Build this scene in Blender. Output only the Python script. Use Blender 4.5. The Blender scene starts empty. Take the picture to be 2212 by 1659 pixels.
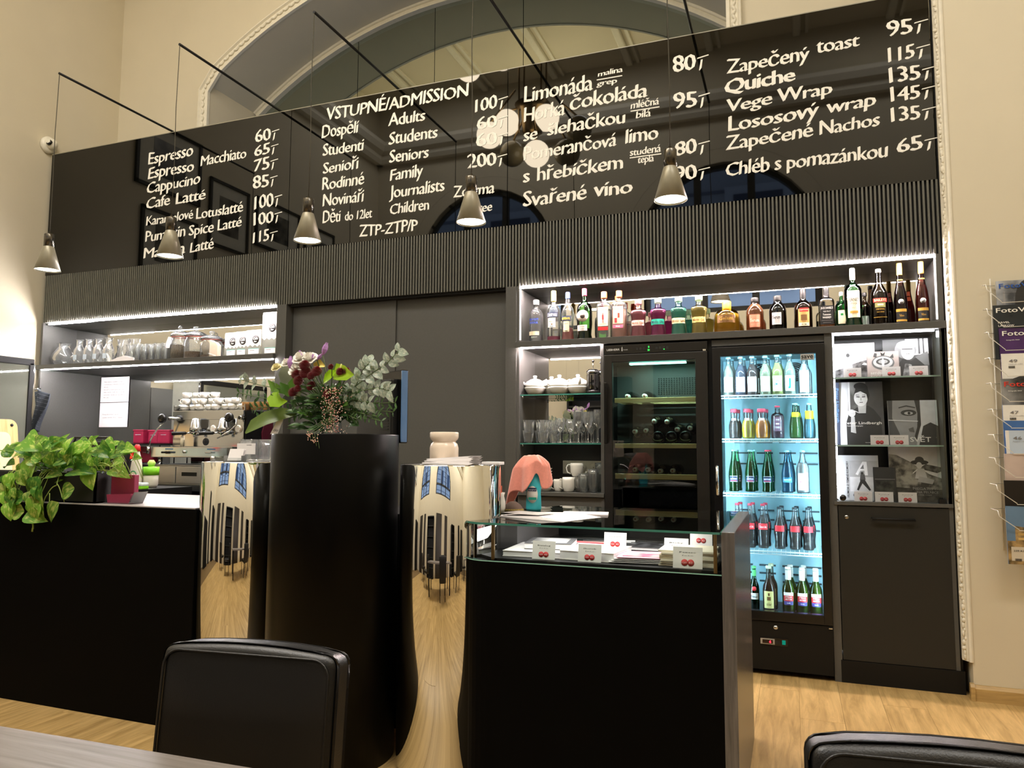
import bpy, bmesh, math, random
from mathutils import Vector, Matrix
PI = math.pi
random.seed(7)
S = bpy.context.scene
COL = S.collection

# ---------------------------------------------------------------- camera
cam_data = bpy.data.cameras.new('camera')
cam = bpy.data.objects.new('camera', cam_data); COL.objects.link(cam); S.camera = cam
YAW, PITCH, ROLL = math.radians(20.672), math.radians(4.943), math.radians(0.2445)
f_ = Vector((-math.sin(YAW)*math.cos(PITCH), math.cos(YAW)*math.cos(PITCH), math.sin(PITCH)))
r_ = Vector((math.cos(YAW), math.sin(YAW), 0)); u_ = r_.cross(f_)
r2 = r_*math.cos(ROLL)+u_*math.sin(ROLL); u2 = -r_*math.sin(ROLL)+u_*math.cos(ROLL)
cam.matrix_world = Matrix(((r2.x, u2.x, -f_.x, 0), (r2.y, u2.y, -f_.y, 0), (r2.z, u2.z, -f_.z, 1.3), (0, 0, 0, 1)))
cam_data.sensor_width = 36; cam_data.lens = 1601.17/2212*36; cam_data.clip_start = 0.02; cam_data.clip_end = 200

# ---------------------------------------------------------------- world, exposure
w = bpy.data.worlds.new('dusk'); S.world = w; w.use_nodes = True
wb = w.node_tree.nodes['Background']; wb.inputs[0].default_value = (0.48, 0.63, 0.88, 1); wb.inputs[1].default_value = 1.5
S.view_settings.view_transform = 'Standard'; S.view_settings.look = 'None'
S.view_settings.gamma = 1; S.view_settings.use_curve_mapping = False
S.view_settings.exposure = 0.0
S.cycles.use_denoising = True
S.cycles.max_bounces = 10; S.cycles.diffuse_bounces = 4; S.cycles.glossy_bounces = 5
S.cycles.transmission_bounces = 8; S.cycles.transparent_max_bounces = 40
S.cycles.caustics_reflective = False; S.cycles.caustics_refractive = False
S.cycles.sample_clamp_indirect = 4; S.cycles.blur_glossy = 0.5

def area(name, loc, size, power, color, rot=(0, 0, 0), size_y=None):
    l = bpy.data.lights.new(name, 'AREA'); l.energy = power; l.color = color; l.size = size
    if size_y: l.shape = 'RECTANGLE'; l.size_y = size_y
    o = bpy.data.objects.new(name, l); COL.objects.link(o); o.location = loc; o.rotation_euler = rot
    return o
WARM = (1.0, 0.96, 0.90)
area('room_fill', (-3.3, 0.3, 6.92), 4.6, 290, WARM, size_y=1.0)  # ceiling fill lights added without fixtures, kept out of the board reflections
area('room_fill', (1.9, 0.3, 6.92), 3.0, 140, WARM, size_y=1.0)
area('room_fill', (3.2, 2.8, 6.6), 1.2, 18, WARM)

# ---------------------------------------------------------------- materials
MATS = {}
def srgb(c):
    return tuple((x/12.92 if x <= 0.04045 else ((x+0.055)/1.055)**2.4) for x in [v/255 for v in c])
def mat(name, rgb, rough=0.5, metal=0.0, noise=0.06, nscale=18.0, bump=0.0, bscale=60.0, stretch=None, spec=0.5,
        coat=0.0, emit=None, estr=0.0, rnd=0.0, alpha=1.0, sheen=0.0):
    """procedural material; rgb in sRGB 0-255"""
    if name in MATS: return MATS[name]
    m = bpy.data.materials.new(name); m.use_nodes = True; n = m.node_tree.nodes; L = m.node_tree.links
    b = n['Principled BSDF']; c = srgb(rgb)
    b.inputs['Roughness'].default_value = rough; b.inputs['Metallic'].default_value = metal
    b.inputs['Specular IOR Level'].default_value = spec; b.inputs['Coat Weight'].default_value = coat
    b.inputs['Coat Roughness'].default_value = 0.05
    if sheen: b.inputs['Sheen Weight'].default_value = sheen
    b.inputs['Base Color'].default_value = (*c, 1)
    if emit:
        b.inputs['Emission Color'].default_value = (*srgb(emit), 1); b.inputs['Emission Strength'].default_value = estr
    if noise or bump or rnd:
        tc = n.new('ShaderNodeTexCoord'); mp = n.new('ShaderNodeMapping'); L.new(tc.outputs['Object'], mp.inputs[0])
        if stretch: mp.inputs['Scale'].default_value = stretch
        nz = n.new('ShaderNodeTexNoise'); nz.inputs['Scale'].default_value = nscale; nz.inputs['Detail'].default_value = 5
        L.new(mp.outputs[0], nz.inputs[0])
        mr = n.new('ShaderNodeMapRange'); mr.inputs[1].default_value = 0.25; mr.inputs[2].default_value = 0.75
        mr.inputs[3].default_value = 1-noise; mr.inputs[4].default_value = 1+noise
        L.new(nz.outputs[0], mr.inputs[0]); fac = mr.outputs[0]
        if rnd:
            oi = n.new('ShaderNodeObjectInfo'); m2 = n.new('ShaderNodeMapRange'); m2.inputs[3].default_value = 1-rnd; m2.inputs[4].default_value = 1+rnd
            L.new(oi.outputs['Random'], m2.inputs[0]); mu = n.new('ShaderNodeMath'); mu.operation = 'MULTIPLY'
            L.new(fac, mu.inputs[0]); L.new(m2.outputs[0], mu.inputs[1]); fac = mu.outputs[0]
        vm = n.new('ShaderNodeVectorMath'); vm.operation = 'SCALE'; vm.inputs[0].default_value = c
        L.new(fac, vm.inputs['Scale']); L.new(vm.outputs[0], b.inputs['Base Color'])
        if bump:
            n2 = n.new('ShaderNodeTexNoise'); n2.inputs['Scale'].default_value = bscale; n2.inputs['Detail'].default_value = 4
            L.new(mp.outputs[0], n2.inputs[0]); bp = n.new('ShaderNodeBump'); bp.inputs['Strength'].default_value = bump; bp.inputs['Distance'].default_value = 0.002
            L.new(n2.outputs[0], bp.inputs['Height']); L.new(bp.outputs[0], b.inputs['Normal'])
    MATS[name] = m; return m
def emis(name, rgb, strength):
    if name in MATS: return MATS[name]
    m = bpy.data.materials.new(name); m.use_nodes = True; n = m.node_tree.nodes; L = m.node_tree.links
    n.remove(n['Principled BSDF']); e = n.new('ShaderNodeEmission'); e.inputs[0].default_value = (*srgb(rgb), 1); e.inputs[1].default_value = strength
    L.new(e.outputs[0], n['Material Output'].inputs[0]); MATS[name] = m; return m
def glass(name, tint=(250, 252, 252), ior=1.5, edge=None, milky=0.0, rough=0.0, refl=1.0):
    """thin-walled glass: tinted transparency with fresnel reflection, darker and tinted at grazing edges"""
    if name in MATS: return MATS[name]
    m = bpy.data.materials.new(name); m.use_nodes = True; n = m.node_tree.nodes; L = m.node_tree.links
    n.remove(n['Principled BSDF'])
    tr = n.new('ShaderNodeBsdfTransparent'); gl = n.new('ShaderNodeBsdfGlossy'); gl.inputs['Roughness'].default_value = rough
    lw = n.new('ShaderNodeLayerWeight'); lw.inputs['Blend'].default_value = 0.35
    mx = n.new('ShaderNodeMix'); mx.data_type = 'RGBA'; c = srgb(tint); e = srgb(edge or tuple(int(v*0.72) for v in tint))
    mx.inputs['A'].default_value = (*c, 1); mx.inputs['B'].default_value = (*e, 1); L.new(lw.outputs['Facing'], mx.inputs['Factor'])
    L.new(mx.outputs['Result'], tr.inputs[0])
    fr = n.new('ShaderNodeFresnel'); fr.inputs['IOR'].default_value = ior
    mu = n.new('ShaderNodeMath'); mu.operation = 'MULTIPLY'; mu.inputs[1].default_value = refl; L.new(fr.outputs[0], mu.inputs[0])
    ms = n.new('ShaderNodeMixShader'); L.new(mu.outputs[0], ms.inputs[0]); L.new(tr.outputs[0], ms.inputs[1]); L.new(gl.outputs[0], ms.inputs[2])
    out = ms.outputs[0]
    if milky:
        df = n.new('ShaderNodeBsdfTranslucent'); df.inputs[0].default_value = (*c, 1)
        d2 = n.new('ShaderNodeBsdfDiffuse'); d2.inputs[0].default_value = (*c, 1)
        ma = n.new('ShaderNodeMixShader'); ma.inputs[0].default_value = 0.5; L.new(df.outputs[0], ma.inputs[1]); L.new(d2.outputs[0], ma.inputs[2])
        m2 = n.new('ShaderNodeMixShader'); m2.inputs[0].default_value = milky; L.new(out, m2.inputs[1]); L.new(ma.outputs[0], m2.inputs[2]); out = m2.outputs[0]
    L.new(out, n['Material Output'].inputs[0]); MATS[name] = m; return m
def wood(name, c1, c2, sc=(30, 1.6, 30), rough=0.4, rnd=0.12, coat=0.0):
    if name in MATS: return MATS[name]
    m = bpy.data.materials.new(name); m.use_nodes = True; n = m.node_tree.nodes; L = m.node_tree.links; b = n['Principled BSDF']
    tc = n.new('ShaderNodeTexCoord'); oi = n.new('ShaderNodeObjectInfo'); ad = n.new('ShaderNodeVectorMath'); ad.operation = 'MULTIPLY_ADD'
    cb = n.new('ShaderNodeCombineXYZ')
    for i in range(3): L.new(oi.outputs['Random'], cb.inputs[i])
    L.new(cb.outputs[0], ad.inputs[0]); ad.inputs[1].default_value = (37, 19, 11); L.new(tc.outputs['Object'], ad.inputs[2])
    mp = n.new('ShaderNodeMapping'); mp.inputs['Scale'].default_value = sc; L.new(ad.outputs[0], mp.inputs[0])
    nz = n.new('ShaderNodeTexNoise'); nz.inputs['Scale'].default_value = 1; nz.inputs['Detail'].default_value = 7; nz.inputs['Roughness'].default_value = 0.65; nz.inputs['Distortion'].default_value = 0.6
    L.new(mp.outputs[0], nz.inputs[0]); cr = n.new('ShaderNodeValToRGB'); cr.color_ramp.elements[0].position = 0.32; cr.color_ramp.elements[1].position = 0.66
    cr.color_ramp.elements[0].color = (*srgb(c1), 1); cr.color_ramp.elements[1].color = (*srgb(c2), 1); L.new(nz.outputs[0], cr.inputs[0])
    mr = n.new('ShaderNodeMapRange'); mr.inputs[3].default_value = 1-rnd; mr.inputs[4].default_value = 1+rnd; L.new(oi.outputs['Random'], mr.inputs[0])
    vm = n.new('ShaderNodeVectorMath'); vm.operation = 'SCALE'; L.new(cr.outputs[0], vm.inputs[0]); L.new(mr.outputs[0], vm.inputs['Scale']); L.new(vm.outputs[0], b.inputs['Base Color'])
    b.inputs['Roughness'].default_value = rough; b.inputs['Coat Weight'].default_value = coat
    MATS[name] = m; return m
def photo(name, seed, lo=(20, 20, 20), hi=(215, 213, 208), scale=5.0):
    """black and white photographic print: soft cloudy tones"""
    if name in MATS: return MATS[name]
    m = bpy.data.materials.new(name); m.use_nodes = True; n = m.node_tree.nodes; L = m.node_tree.links; b = n['Principled BSDF']
    tc = n.new('ShaderNodeTexCoord'); mp = n.new('ShaderNodeMapping'); mp.inputs['Location'].default_value = (seed*3.1, seed*1.7, seed); L.new(tc.outputs['Object'], mp.inputs[0])
    nz = n.new('ShaderNodeTexNoise'); nz.inputs['Scale'].default_value = scale; nz.inputs['Detail'].default_value = 6; L.new(mp.outputs[0], nz.inputs[0])
    cr = n.new('ShaderNodeValToRGB'); cr.color_ramp.elements[0].position = 0.38; cr.color_ramp.elements[1].position = 0.62
    cr.color_ramp.elements[0].color = (*srgb(lo), 1); cr.color_ramp.elements[1].color = (*srgb(hi), 1); L.new(nz.outputs[0], cr.inputs[0])
    L.new(cr.outputs[0], b.inputs['Base Color']); b.inputs['Roughness'].default_value = 0.3; MATS[name] = m; return m

WALL = mat('beige_plaster', (214, 205, 182), 0.85, noise=0.025, nscale=2.5, bump=0.12, bscale=40)
CEIL = mat('ceiling_plaster', (222, 212, 188), 0.9, noise=0.03, nscale=2)
STUCCO = mat('white_stucco', (232, 226, 208), 0.7, noise=0.04, nscale=25, bump=0.5, bscale=70)
ANTH = mat('anthracite_laminate', (82, 82, 80), 0.42, noise=0.05, nscale=90, spec=0.4)
ANTHD = mat('dark_laminate', (36, 36, 33), 0.5, noise=0.05, nscale=90, spec=0.35)
SLAT = mat('slat_laminate', (94, 94, 86), 0.5, noise=0.05, nscale=60, rnd=0.05)
BLACK = mat('matt_black', (9, 9, 9), 0.55, noise=0.05, spec=0.3)
BLKGLOSS = mat('gloss_black_plastic', (12, 12, 13), 0.18, noise=0.02)
COUNTER = mat('black_counter_front', (4, 4, 4), 0.6, noise=0.15, nscale=6, spec=0.06)
COLUMN = mat('satin_black_column', (4, 4, 4), 0.36, noise=0.04, spec=0.12)
MIRROR = mat('mirror', (232, 232, 228), 0.0, metal=1.0, noise=0)
CHROME = mat('chrome', (215, 217, 220), 0.08, metal=1.0, noise=0.02)
STEEL = mat('brushed_steel', (176, 180, 184), 0.28, metal=1.0, noise=0.08, nscale=6, stretch=(1, 40, 40))
WHITE = mat('white_ceramic', (240, 238, 232), 0.18, noise=0.01)
PAPER = mat('white_paper', (238, 234, 234), 0.8, noise=0.02)
INK = mat('black_ink', (30, 30, 30), 0.7, noise=0)
GREYINK = mat('grey_ink', (120, 118, 118), 0.7, noise=0)
REDINK = mat('red_ink', (196, 48, 52), 0.6, noise=0)
CHALK = mat('white_chalk_paint', (250, 248, 240), 0.8, noise=0.03, nscale=80, emit=(250, 248, 240), estr=0.0)
BOARD = mat('gloss_black_board_glass', (7, 7, 5), 0.02, noise=0, spec=0.5)
LED = emis('led_strip', (255, 248, 248), 330)
LEDW = emis('led_strip_warm', (255, 236, 232), 650)
LEDC = emis('fridge_led', (196, 238, 255), 120)
CLEAR = glass('clear_glass', (253, 254, 254), 1.45, edge=(225, 232, 232), milky=0.07, refl=1.6)
PANE = glass('glass_pane', (246, 252, 250), 1.5, edge=(220, 240, 234))
GEDGE = mat('green_glass_edge', (64, 128, 116), 0.1, noise=0.02, emit=(40, 150, 130), estr=0.0)
LEATHER = mat('black_leather', (13, 13, 14), 0.36, noise=0.08, nscale=30, bump=0.25, bscale=350, spec=0.6)
BRASS = mat('brass', (150, 125, 85), 0.3, metal=1.0, noise=0.03)

# ---------------------------------------------------------------- mesh building
class MB:
    def __init__(s): s.bm = bmesh.new(); s.mats = []
    def mi(s, m):
        if m not in s.mats: s.mats.append(m)
        return s.mats.index(m)
    def face(s, pts, m=None, smooth=False):
        vs = [s.bm.verts.new(p) for p in pts]
        try: f = s.bm.faces.new(vs)
        except ValueError: return None
        f.material_index = s.mi(m) if m else 0; f.smooth = smooth; return f
    def box(s, x0, x1, y0, y1, z0, z1, m=None, bevel=0.0, M=None):
        t = bmesh.new(); bmesh.ops.create_cube(t, size=1)
        bmesh.ops.scale(t, vec=(abs(x1-x0), abs(y1-y0), abs(z1-z0)), verts=t.verts)
        bmesh.ops.translate(t, vec=((x0+x1)/2, (y0+y1)/2, (z0+z1)/2), verts=t.verts)
        if bevel: bmesh.ops.bevel(t, geom=t.edges[:], offset=bevel, segments=2, affect='EDGES', profile=0.6)
        s.merge(t, m, M)
        return s
    def merge(s, t, m=None, M=None, smooth=False):
        if M: bmesh.ops.transform(t, matrix=M, verts=t.verts)
        k = s.mi(m) if m else 0
        vm = {v: s.bm.verts.new(v.co) for v in t.verts}
        for f in t.faces:
            try: g = s.bm.faces.new([vm[v] for v in f.verts])
            except ValueError: continue
            g.material_index = k; g.smooth = smooth
        t.free()
    def lathe(s, prof, c=(0, 0, 0), seg=24, m=None, axis='Z', sx=1.0, sy=1.0, a0=0.0, a1=2*PI, M=None, sq=0.0):
        """profile [(r, z)] revolved; sq > 0 squares the section"""
        full = abs(a1-a0-2*PI) < 1e-6; n = seg if full else seg+1; rings = []
        for r, z in prof:
            ring = []
            if r < 1e-6:
                p = Vector((0, 0, z)); ring = [p]
            else:
                for i in range(n):
                    a = a0+(a1-a0)*i/seg; ca, sa = math.cos(a), math.sin(a); k = 1.0
                    if sq: k = 1.0/((abs(ca)**(2+sq*8)+abs(sa)**(2+sq*8))**(1/(2+sq*8)))
                    ring.append(Vector((r*ca*k*sx, r*sa*k*sy, z)))
            rings.append(ring)
        if axis == 'Y': R = Matrix.Rotation(-PI/2, 4, 'X')
        elif axis == 'X': R = Matrix.Rotation(PI/2, 4, 'Y')
        else: R = Matrix.Identity(4)
        T = Matrix.Translation(c) @ R
        if M: T = M @ T
        V = [[s.bm.verts.new(T @ p) for p in ring] for ring in rings]; k = s.mi(m) if m else 0
        for a, b in zip(V, V[1:]):
            for i in range(seg):
                j = (i+1) % n
                if not full and i+1 >= n: continue
                if len(a) == 1 and len(b) == 1: continue
                if len(a) == 1: q = [a[0], b[i], b[j]][::-1]
                elif len(b) == 1: q = [a[i], a[j], b[0]]
                else: q = [a[i], a[j], b[j], b[i]]
                try: f = s.bm.faces.new(q)
                except ValueError: continue
                f.material_index = k; f.smooth = True
        return s
    def tube(s, pts, r, m=None, seg=8, cap=True, r1=None):
        pts = [Vector(p) for p in pts]; n = len(pts); rings = []; up = Vector((0, 0, 1)); prev = None
        for i, p in enumerate(pts):
            d = (pts[min(i+1, n-1)]-pts[max(i-1, 0)]).normalized()
            if prev is None:
                a = d.cross(up)
                if a.length < 1e-3: a = d.cross(Vector((1, 0, 0)))
                a.normalize()
            else:
                a = prev-d*prev.dot(d); a.normalize()
            prev = a; b = d.cross(a); rr = r if r1 is None else r+(r1-r)*i/(n-1)
            rings.append([s.bm.verts.new(p+(a*math.cos(2*PI*j/seg)+b*math.sin(2*PI*j/seg))*rr) for j in range(seg)])
        k = s.mi(m) if m else 0
        for A, B in zip(rings, rings[1:]):
            for j in range(seg):
                f = s.bm.faces.new([A[j], A[(j+1) % seg], B[(j+1) % seg], B[j]]); f.material_index = k; f.smooth = True
        if cap:
            for R in (rings[0][::-1], rings[-1]):
                f = s.bm.faces.new(R); f.material_index = k
        return s
    def prism(s, poly, axis, a, b, m=None, smooth=False):
        """extrude 2D polygon along axis between a and b. axis Y: poly is (x,z); X: (y,z); Z: (x,y)"""
        def P(u, v, t): return {'Y': (u, t, v), 'X': (t, u, v), 'Z': (u, v, t)}[axis]
        A = [s.bm.verts.new(P(u, v, a)) for u, v in poly]; B = [s.bm.verts.new(P(u, v, b)) for u, v in poly]; k = s.mi(m) if m else 0
        fs = [s.bm.faces.new(A), s.bm.faces.new(B[::-1])]
        for i in range(len(poly)):
            j = (i+1) % len(poly); fs.append(s.bm.faces.new([A[j], A[i], B[i], B[j]])); fs[-1].smooth = smooth
        for f in fs: f.material_index = k
        return s
    def sphere(s, c, r, m=None, seg=14, sx=1, sy=1, sz=1, M=None):
        n = seg//2
        return s.lathe([(r*math.sin(PI*i/n) if 0 < i < n else 0, -r*math.cos(PI*i/n)*sz) for i in range(n+1)], c, seg, m, sx=sx, sy=sy, M=M)
    def build(s, name, mats=None, parent=None, loc=None, rot=None, fix=True):
        if fix: bmesh.ops.recalc_face_normals(s.bm, faces=s.bm.faces[:])
        me = bpy.data.meshes.new(name); s.bm.to_mesh(me); s.bm.free()
        ml = s.mats if s.mats else ([mats] if not isinstance(mats, (list, tuple)) else list(mats))
        for m in ml: me.materials.append(m)
        return link(name, me, parent, loc, rot)
def link(name, me, parent=None, loc=None, rot=None):
    o = bpy.data.objects.new(name, me); COL.objects.link(o)
    if parent: o.parent = parent
    if loc: o.location = loc
    if rot: o.rotation_euler = rot
    return o
def tag(o, label=None, cat=None, group=None, kind=None):
    if label: o['label'] = label
    if cat: o['category'] = cat
    if group: o['group'] = group
    if kind: o['kind'] = kind
    return o
def thing(name, label, cat, loc=(0, 0, 0), rz=0.0, group=None):
    o = bpy.data.objects.new(name, None); o.empty_display_size = 0.05; COL.objects.link(o)
    o.location = loc; o.rotation_euler = (0, 0, rz); return tag(o, label, cat, group)
def kids(o): return [c for c in bpy.data.objects if c.parent == o]
TREE = {}
def tree(o):
    """children listing captured once for fast copying"""
    return [(c, tree(c)) for c in o.children]
def dup(o, loc, rz=0.0, label=None, scale=None):
    def cp(a, par):
        c = a.copy(); COL.objects.link(c); c.parent = par
        for k in a.children: cp(k, c)
        return c
    c = cp(o, None); c.location = loc; c.rotation_euler = (0, 0, rz)
    if scale: c.scale = scale
    if label: c['label'] = label
    return c
def box(name, x0, x1, y0, y1, z0, z1, m, parent=None, bevel=0.0):
    return MB().box(x0, x1, y0, y1, z0, z1, None, bevel).build(name, m, parent)

# ---------------------------------------------------------------- lettering
def text_bm(s, bold=0.0, nib=0.0, res=2, warp=0.0, shear=0.0, space=1.0):
    cu = bpy.data.curves.new('t', 'FONT'); cu.body = s; cu.size = 1; cu.resolution_u = res; cu.offset = bold
    cu.shear = shear; cu.space_character = space
    o = bpy.data.objects.new('t', cu); COL.objects.link(o)
    dg = bpy.context.evaluated_depsgraph_get(); me = bpy.data.meshes.new_from_object(o.evaluated_get(dg))
    bpy.data.objects.remove(o); bpy.data.curves.remove(cu)
    t = bmesh.new()
    copies = [(0, 0)] if not nib else [(0, 0), (nib*0.5, nib*0.22), (nib, nib*0.44)]
    for i, (dx, dy) in enumerate(copies):
        n0 = len(t.verts); t.from_mesh(me); t.verts.ensure_lookup_table()
        for v in t.verts[n0:]: v.co.x += dx; v.co.y += dy; v.co.z = 0.004*i
    bpy.data.meshes.remove(me)
    if warp:
        ph = random.random()*9
        for v in t.verts:
            x, y = v.co.x, v.co.y
            v.co.y = y*(1+0.07*math.sin(x*2.1+ph))+warp*math.sin(x*3.7+ph); v.co.x = x+warp*0.9*math.sin(y*4+x*1.7+ph)
    return t
def put_text(mb, s, x0, z0, width, height, y, m, base=0.73, slope=0.0, wrap=None, face='front', **kw):
    """write s on a wall-parallel plane at depth y; x0,z0 = left end of the baseline, height = cap height; wrap=(cx,cy,r) bends it on a cylinder"""
    t = text_bm(s, **kw)
    if not t.verts: t.free(); return
    xa = min(v.co.x for v in t.verts); xb = max(v.co.x for v in t.verts)
    sx = width/max(xb-xa, 1e-5); sz = height/base
    for v in t.verts:
        x = (v.co.x-xa)*sx; z = v.co.y*sz; q = v.co.z*min(sx, sz)
        X = x0+x; Z = z0+z+slope*x
        if wrap:
            cx, cy, r = wrap; a = (X-cx)/r; v.co = Vector((cx+(r+q)*math.sin(a), cy-(r+q)*math.cos(a), Z))
        else: v.co = Vector((X, y-q, Z))
    mb.merge(t, m)
def label_patch(mb, x0, x1, z0, z1, m, wrap, seg=6):
    cx, cy, r = wrap
    for i in range(seg):
        a, b = [(x0+(x1-x0)*k/seg-cx)/r for k in (i, i+1)]
        mb.face([(cx+r*math.sin(a), cy-r*math.cos(a), z0), (cx+r*math.sin(b), cy-r*math.cos(b), z0),
                 (cx+r*math.sin(b), cy-r*math.cos(b), z1), (cx+r*math.sin(a), cy-r*math.cos(a), z1)], m, True)
TXT = [
(1, 'Espresso', -5.105, 3.706, -4.612, 3.723, 0.107),
(1, 'Espresso', -5.101, 3.578, -4.596, 3.587, 0.107),
(1, 'Macchiato', -4.531, 3.617, -4.06, 3.628, 0.095),
(1, 'Cappucino', -5.107, 3.45, -4.524, 3.479, 0.098),
(1, 'Cafe', -5.105, 3.314, -4.84, 3.334, 0.095),
(1, 'Latté', -4.781, 3.319, -4.461, 3.335, 0.096),
(1, 'Karamelové', -5.096, 3.169, -4.584, 3.186, 0.081),
(1, 'Lotuslatté', -4.555, 3.168, -4.073, 3.187, 0.091),
(1, 'Pumpkin Spice', -5.097, 3.029, -4.363, 3.048, 0.097),
(1, 'Latté', -4.327, 3.049, -4.082, 3.068, 0.092),
(1, 'Matcha', -5.108, 2.887, -4.653, 2.896, 0.096),
(1, 'Latté', -4.606, 2.892, -4.357, 2.914, 0.094),
(1, '60', -3.981, 3.736, -3.824, 3.742, 0.104),
(1, '65', -3.985, 3.625, -3.828, 3.625, 0.099),
(1, '75', -3.984, 3.497, -3.827, 3.501, 0.103),
(1, '85', -3.988, 3.353, -3.827, 3.362, 0.106),
(1, '100', -3.967, 3.182, -3.777, 3.197, 0.112),
(1, '100', -3.97, 3.052, -3.772, 3.064, 0.105),
(1, '115', -3.969, 2.911, -3.809, 2.92, 0.096),
(2, 'VSTUPNÉ/ADMISSION', -3.306, 3.815, -2.101, 3.806, 0.101),
(2, 'Dospělí', -3.345, 3.679, -3.008, 3.677, 0.104),
(2, 'Adults', -2.758, 3.685, -2.448, 3.68, 0.097),
(2, 'Studenti', -3.332, 3.535, -2.962, 3.531, 0.094),
(2, 'Students', -2.752, 3.541, -2.345, 3.538, 0.1),
(2, 'Senioři', -3.325, 3.394, -3.006, 3.396, 0.094),
(2, 'Seniors', -2.744, 3.401, -2.415, 3.399, 0.095),
(2, 'Rodinné', -3.328, 3.265, -2.953, 3.269, 0.099),
(2, 'Family', -2.735, 3.265, -2.459, 3.265, 0.095),
(2, 'Novináři', -3.32, 3.135, -2.952, 3.133, 0.098),
(2, 'Journalists', -2.738, 3.132, -2.284, 3.135, 0.094),
(2, 'Děti', -3.316, 3.003, -3.153, 3.002, 0.098),
(2, 'do 12let', -3.117, 3.003, -2.879, 3.002, 0.074),
(2, 'Children', -2.73, 3.009, -2.406, 3.009, 0.087),
(2, 'ZTP-ZTP/P', -2.988, 2.865, -2.495, 2.864, 0.09),
(2, '100', -2.053, 3.681, -1.88, 3.683, 0.105),
(2, '60', -2.038, 3.547, -1.879, 3.546, 0.099),
(2, '60', -2.043, 3.423, -1.879, 3.422, 0.099),
(2, '200', -2.109, 3.274, -1.884, 3.269, 0.102),
(2, 'Zdarma', -2.215, 3.075, -1.898, 3.073, 0.084),
(2, 'Free', -2.059, 2.948, -1.914, 2.945, 0.075),
(3, 'Limonáda', -1.682, 3.692, -1.189, 3.7, 0.118),
(3, 'malina', -1.156, 3.784, -0.986, 3.791, 0.039),
(3, 'grep', -1.167, 3.718, -1.024, 3.72, 0.037),
(3, 'Horká', -1.684, 3.549, -1.385, 3.562, 0.111),
(3, 'čokoláda', -1.352, 3.582, -0.823, 3.595, 0.108),
(3, 'se', -1.686, 3.412, -1.581, 3.419, 0.101),
(3, 'šlehačkou', -1.513, 3.428, -0.971, 3.44, 0.099),
(3, 'mléčná', -0.937, 3.523, -0.75, 3.526, 0.053),
(3, 'bílá', -0.903, 3.454, -0.804, 3.454, 0.051),
(3, 'Pomerančová', -1.683, 3.275, -1.032, 3.295, 0.098),
(3, 'limo', -0.975, 3.292, -0.756, 3.297, 0.098),
(3, 's', -1.688, 3.118, -1.637, 3.117, 0.1),
(3, 'hřebíčkem', -1.586, 3.117, -0.989, 3.136, 0.098),
(3, 'studená', -0.945, 3.206, -0.742, 3.207, 0.052),
(3, 'teplá', -0.894, 3.149, -0.788, 3.151, 0.049),
(3, 'Svařené', -1.688, 2.948, -1.235, 2.955, 0.107),
(3, 'víno', -1.189, 2.958, -0.927, 2.955, 0.101),
(3, '80', -0.66, 3.721, -0.512, 3.72, 0.116),
(3, '95', -0.661, 3.475, -0.509, 3.471, 0.11),
(3, '80', -0.658, 3.164, -0.515, 3.164, 0.101),
(3, '90', -0.665, 3.0, -0.517, 2.997, 0.095),
(4, 'Zapečený', -0.326, 3.653, 0.162, 3.656, 0.094),
(4, 'toast', 0.198, 3.686, 0.439, 3.689, 0.089),
(4, 'Quiche', -0.341, 3.525, 0.078, 3.548, 0.092),
(4, 'Vege', -0.331, 3.403, -0.058, 3.419, 0.086),
(4, 'Wrap', -0.031, 3.417, 0.282, 3.419, 0.085),
(4, 'Lososový', -0.324, 3.277, 0.205, 3.3, 0.095),
(4, 'wrap', 0.244, 3.304, 0.514, 3.311, 0.087),
(4, 'Zapečené', -0.341, 3.158, 0.168, 3.183, 0.09),
(4, 'Nachos', 0.201, 3.175, 0.529, 3.192, 0.087),
(4, 'Chléb s pomazánkou', -0.344, 2.992, 0.566, 2.989, 0.095),
(4, '95', 0.581, 3.713, 0.72, 3.714, 0.095),
(4, '115', 0.584, 3.559, 0.724, 3.561, 0.095),
(4, '135', 0.584, 3.431, 0.749, 3.428, 0.092),
(4, '145', 0.588, 3.317, 0.743, 3.314, 0.09),
(4, '135', 0.586, 3.195, 0.739, 3.192, 0.086),
(4, '65', 0.609, 3.008, 0.745, 3.011, 0.086),
]
# ================================================================ SETTING
YF, YM, YL = 4.67, 5.0, 5.28      # cabinet front plane, mirror of the niches, mirror of the deep left niche
def struct(o, label=None):
    o['kind'] = 'structure'
    if label: o['label'] = label
    return o
# floor with its planks
fl = MB().box(-6.5, 4.2, -1.3, 5.5, -0.08, -0.012).build('floor', mat('floor_screed', (120, 96, 60), 0.7)); struct(fl, 'oak-look plank floor')
OAK = wood('oak_plank', (156, 126, 76), (206, 172, 114), sc=(26, 2.4, 26), rough=0.38, rnd=0.05)
pl_me = {}
PWD, PLN = 0.2, 1.22
for i in range(-24, 12):
    off = (i*0.43) % PLN
    for j in range(-1, 7):
        y0 = -0.9+j*PLN-off; y1 = y0+PLN; x0 = i*PWD; y0c, y1c = max(y0, -1.1), min(y1, 4.75)
        if y1c-y0c < 0.05: continue
        key = round(y1c-y0c, 3)
        if key not in pl_me:
            b = MB().box(0.0004, PWD-0.0004, 0, key-0.0008, -0.012, 0, None, 0.0006); o = b.build('plank', OAK, fl, (x0, y0c, 0)); pl_me[key] = o.data
        else: link('plank', pl_me[key], fl, (x0, y0c, 0))

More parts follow.
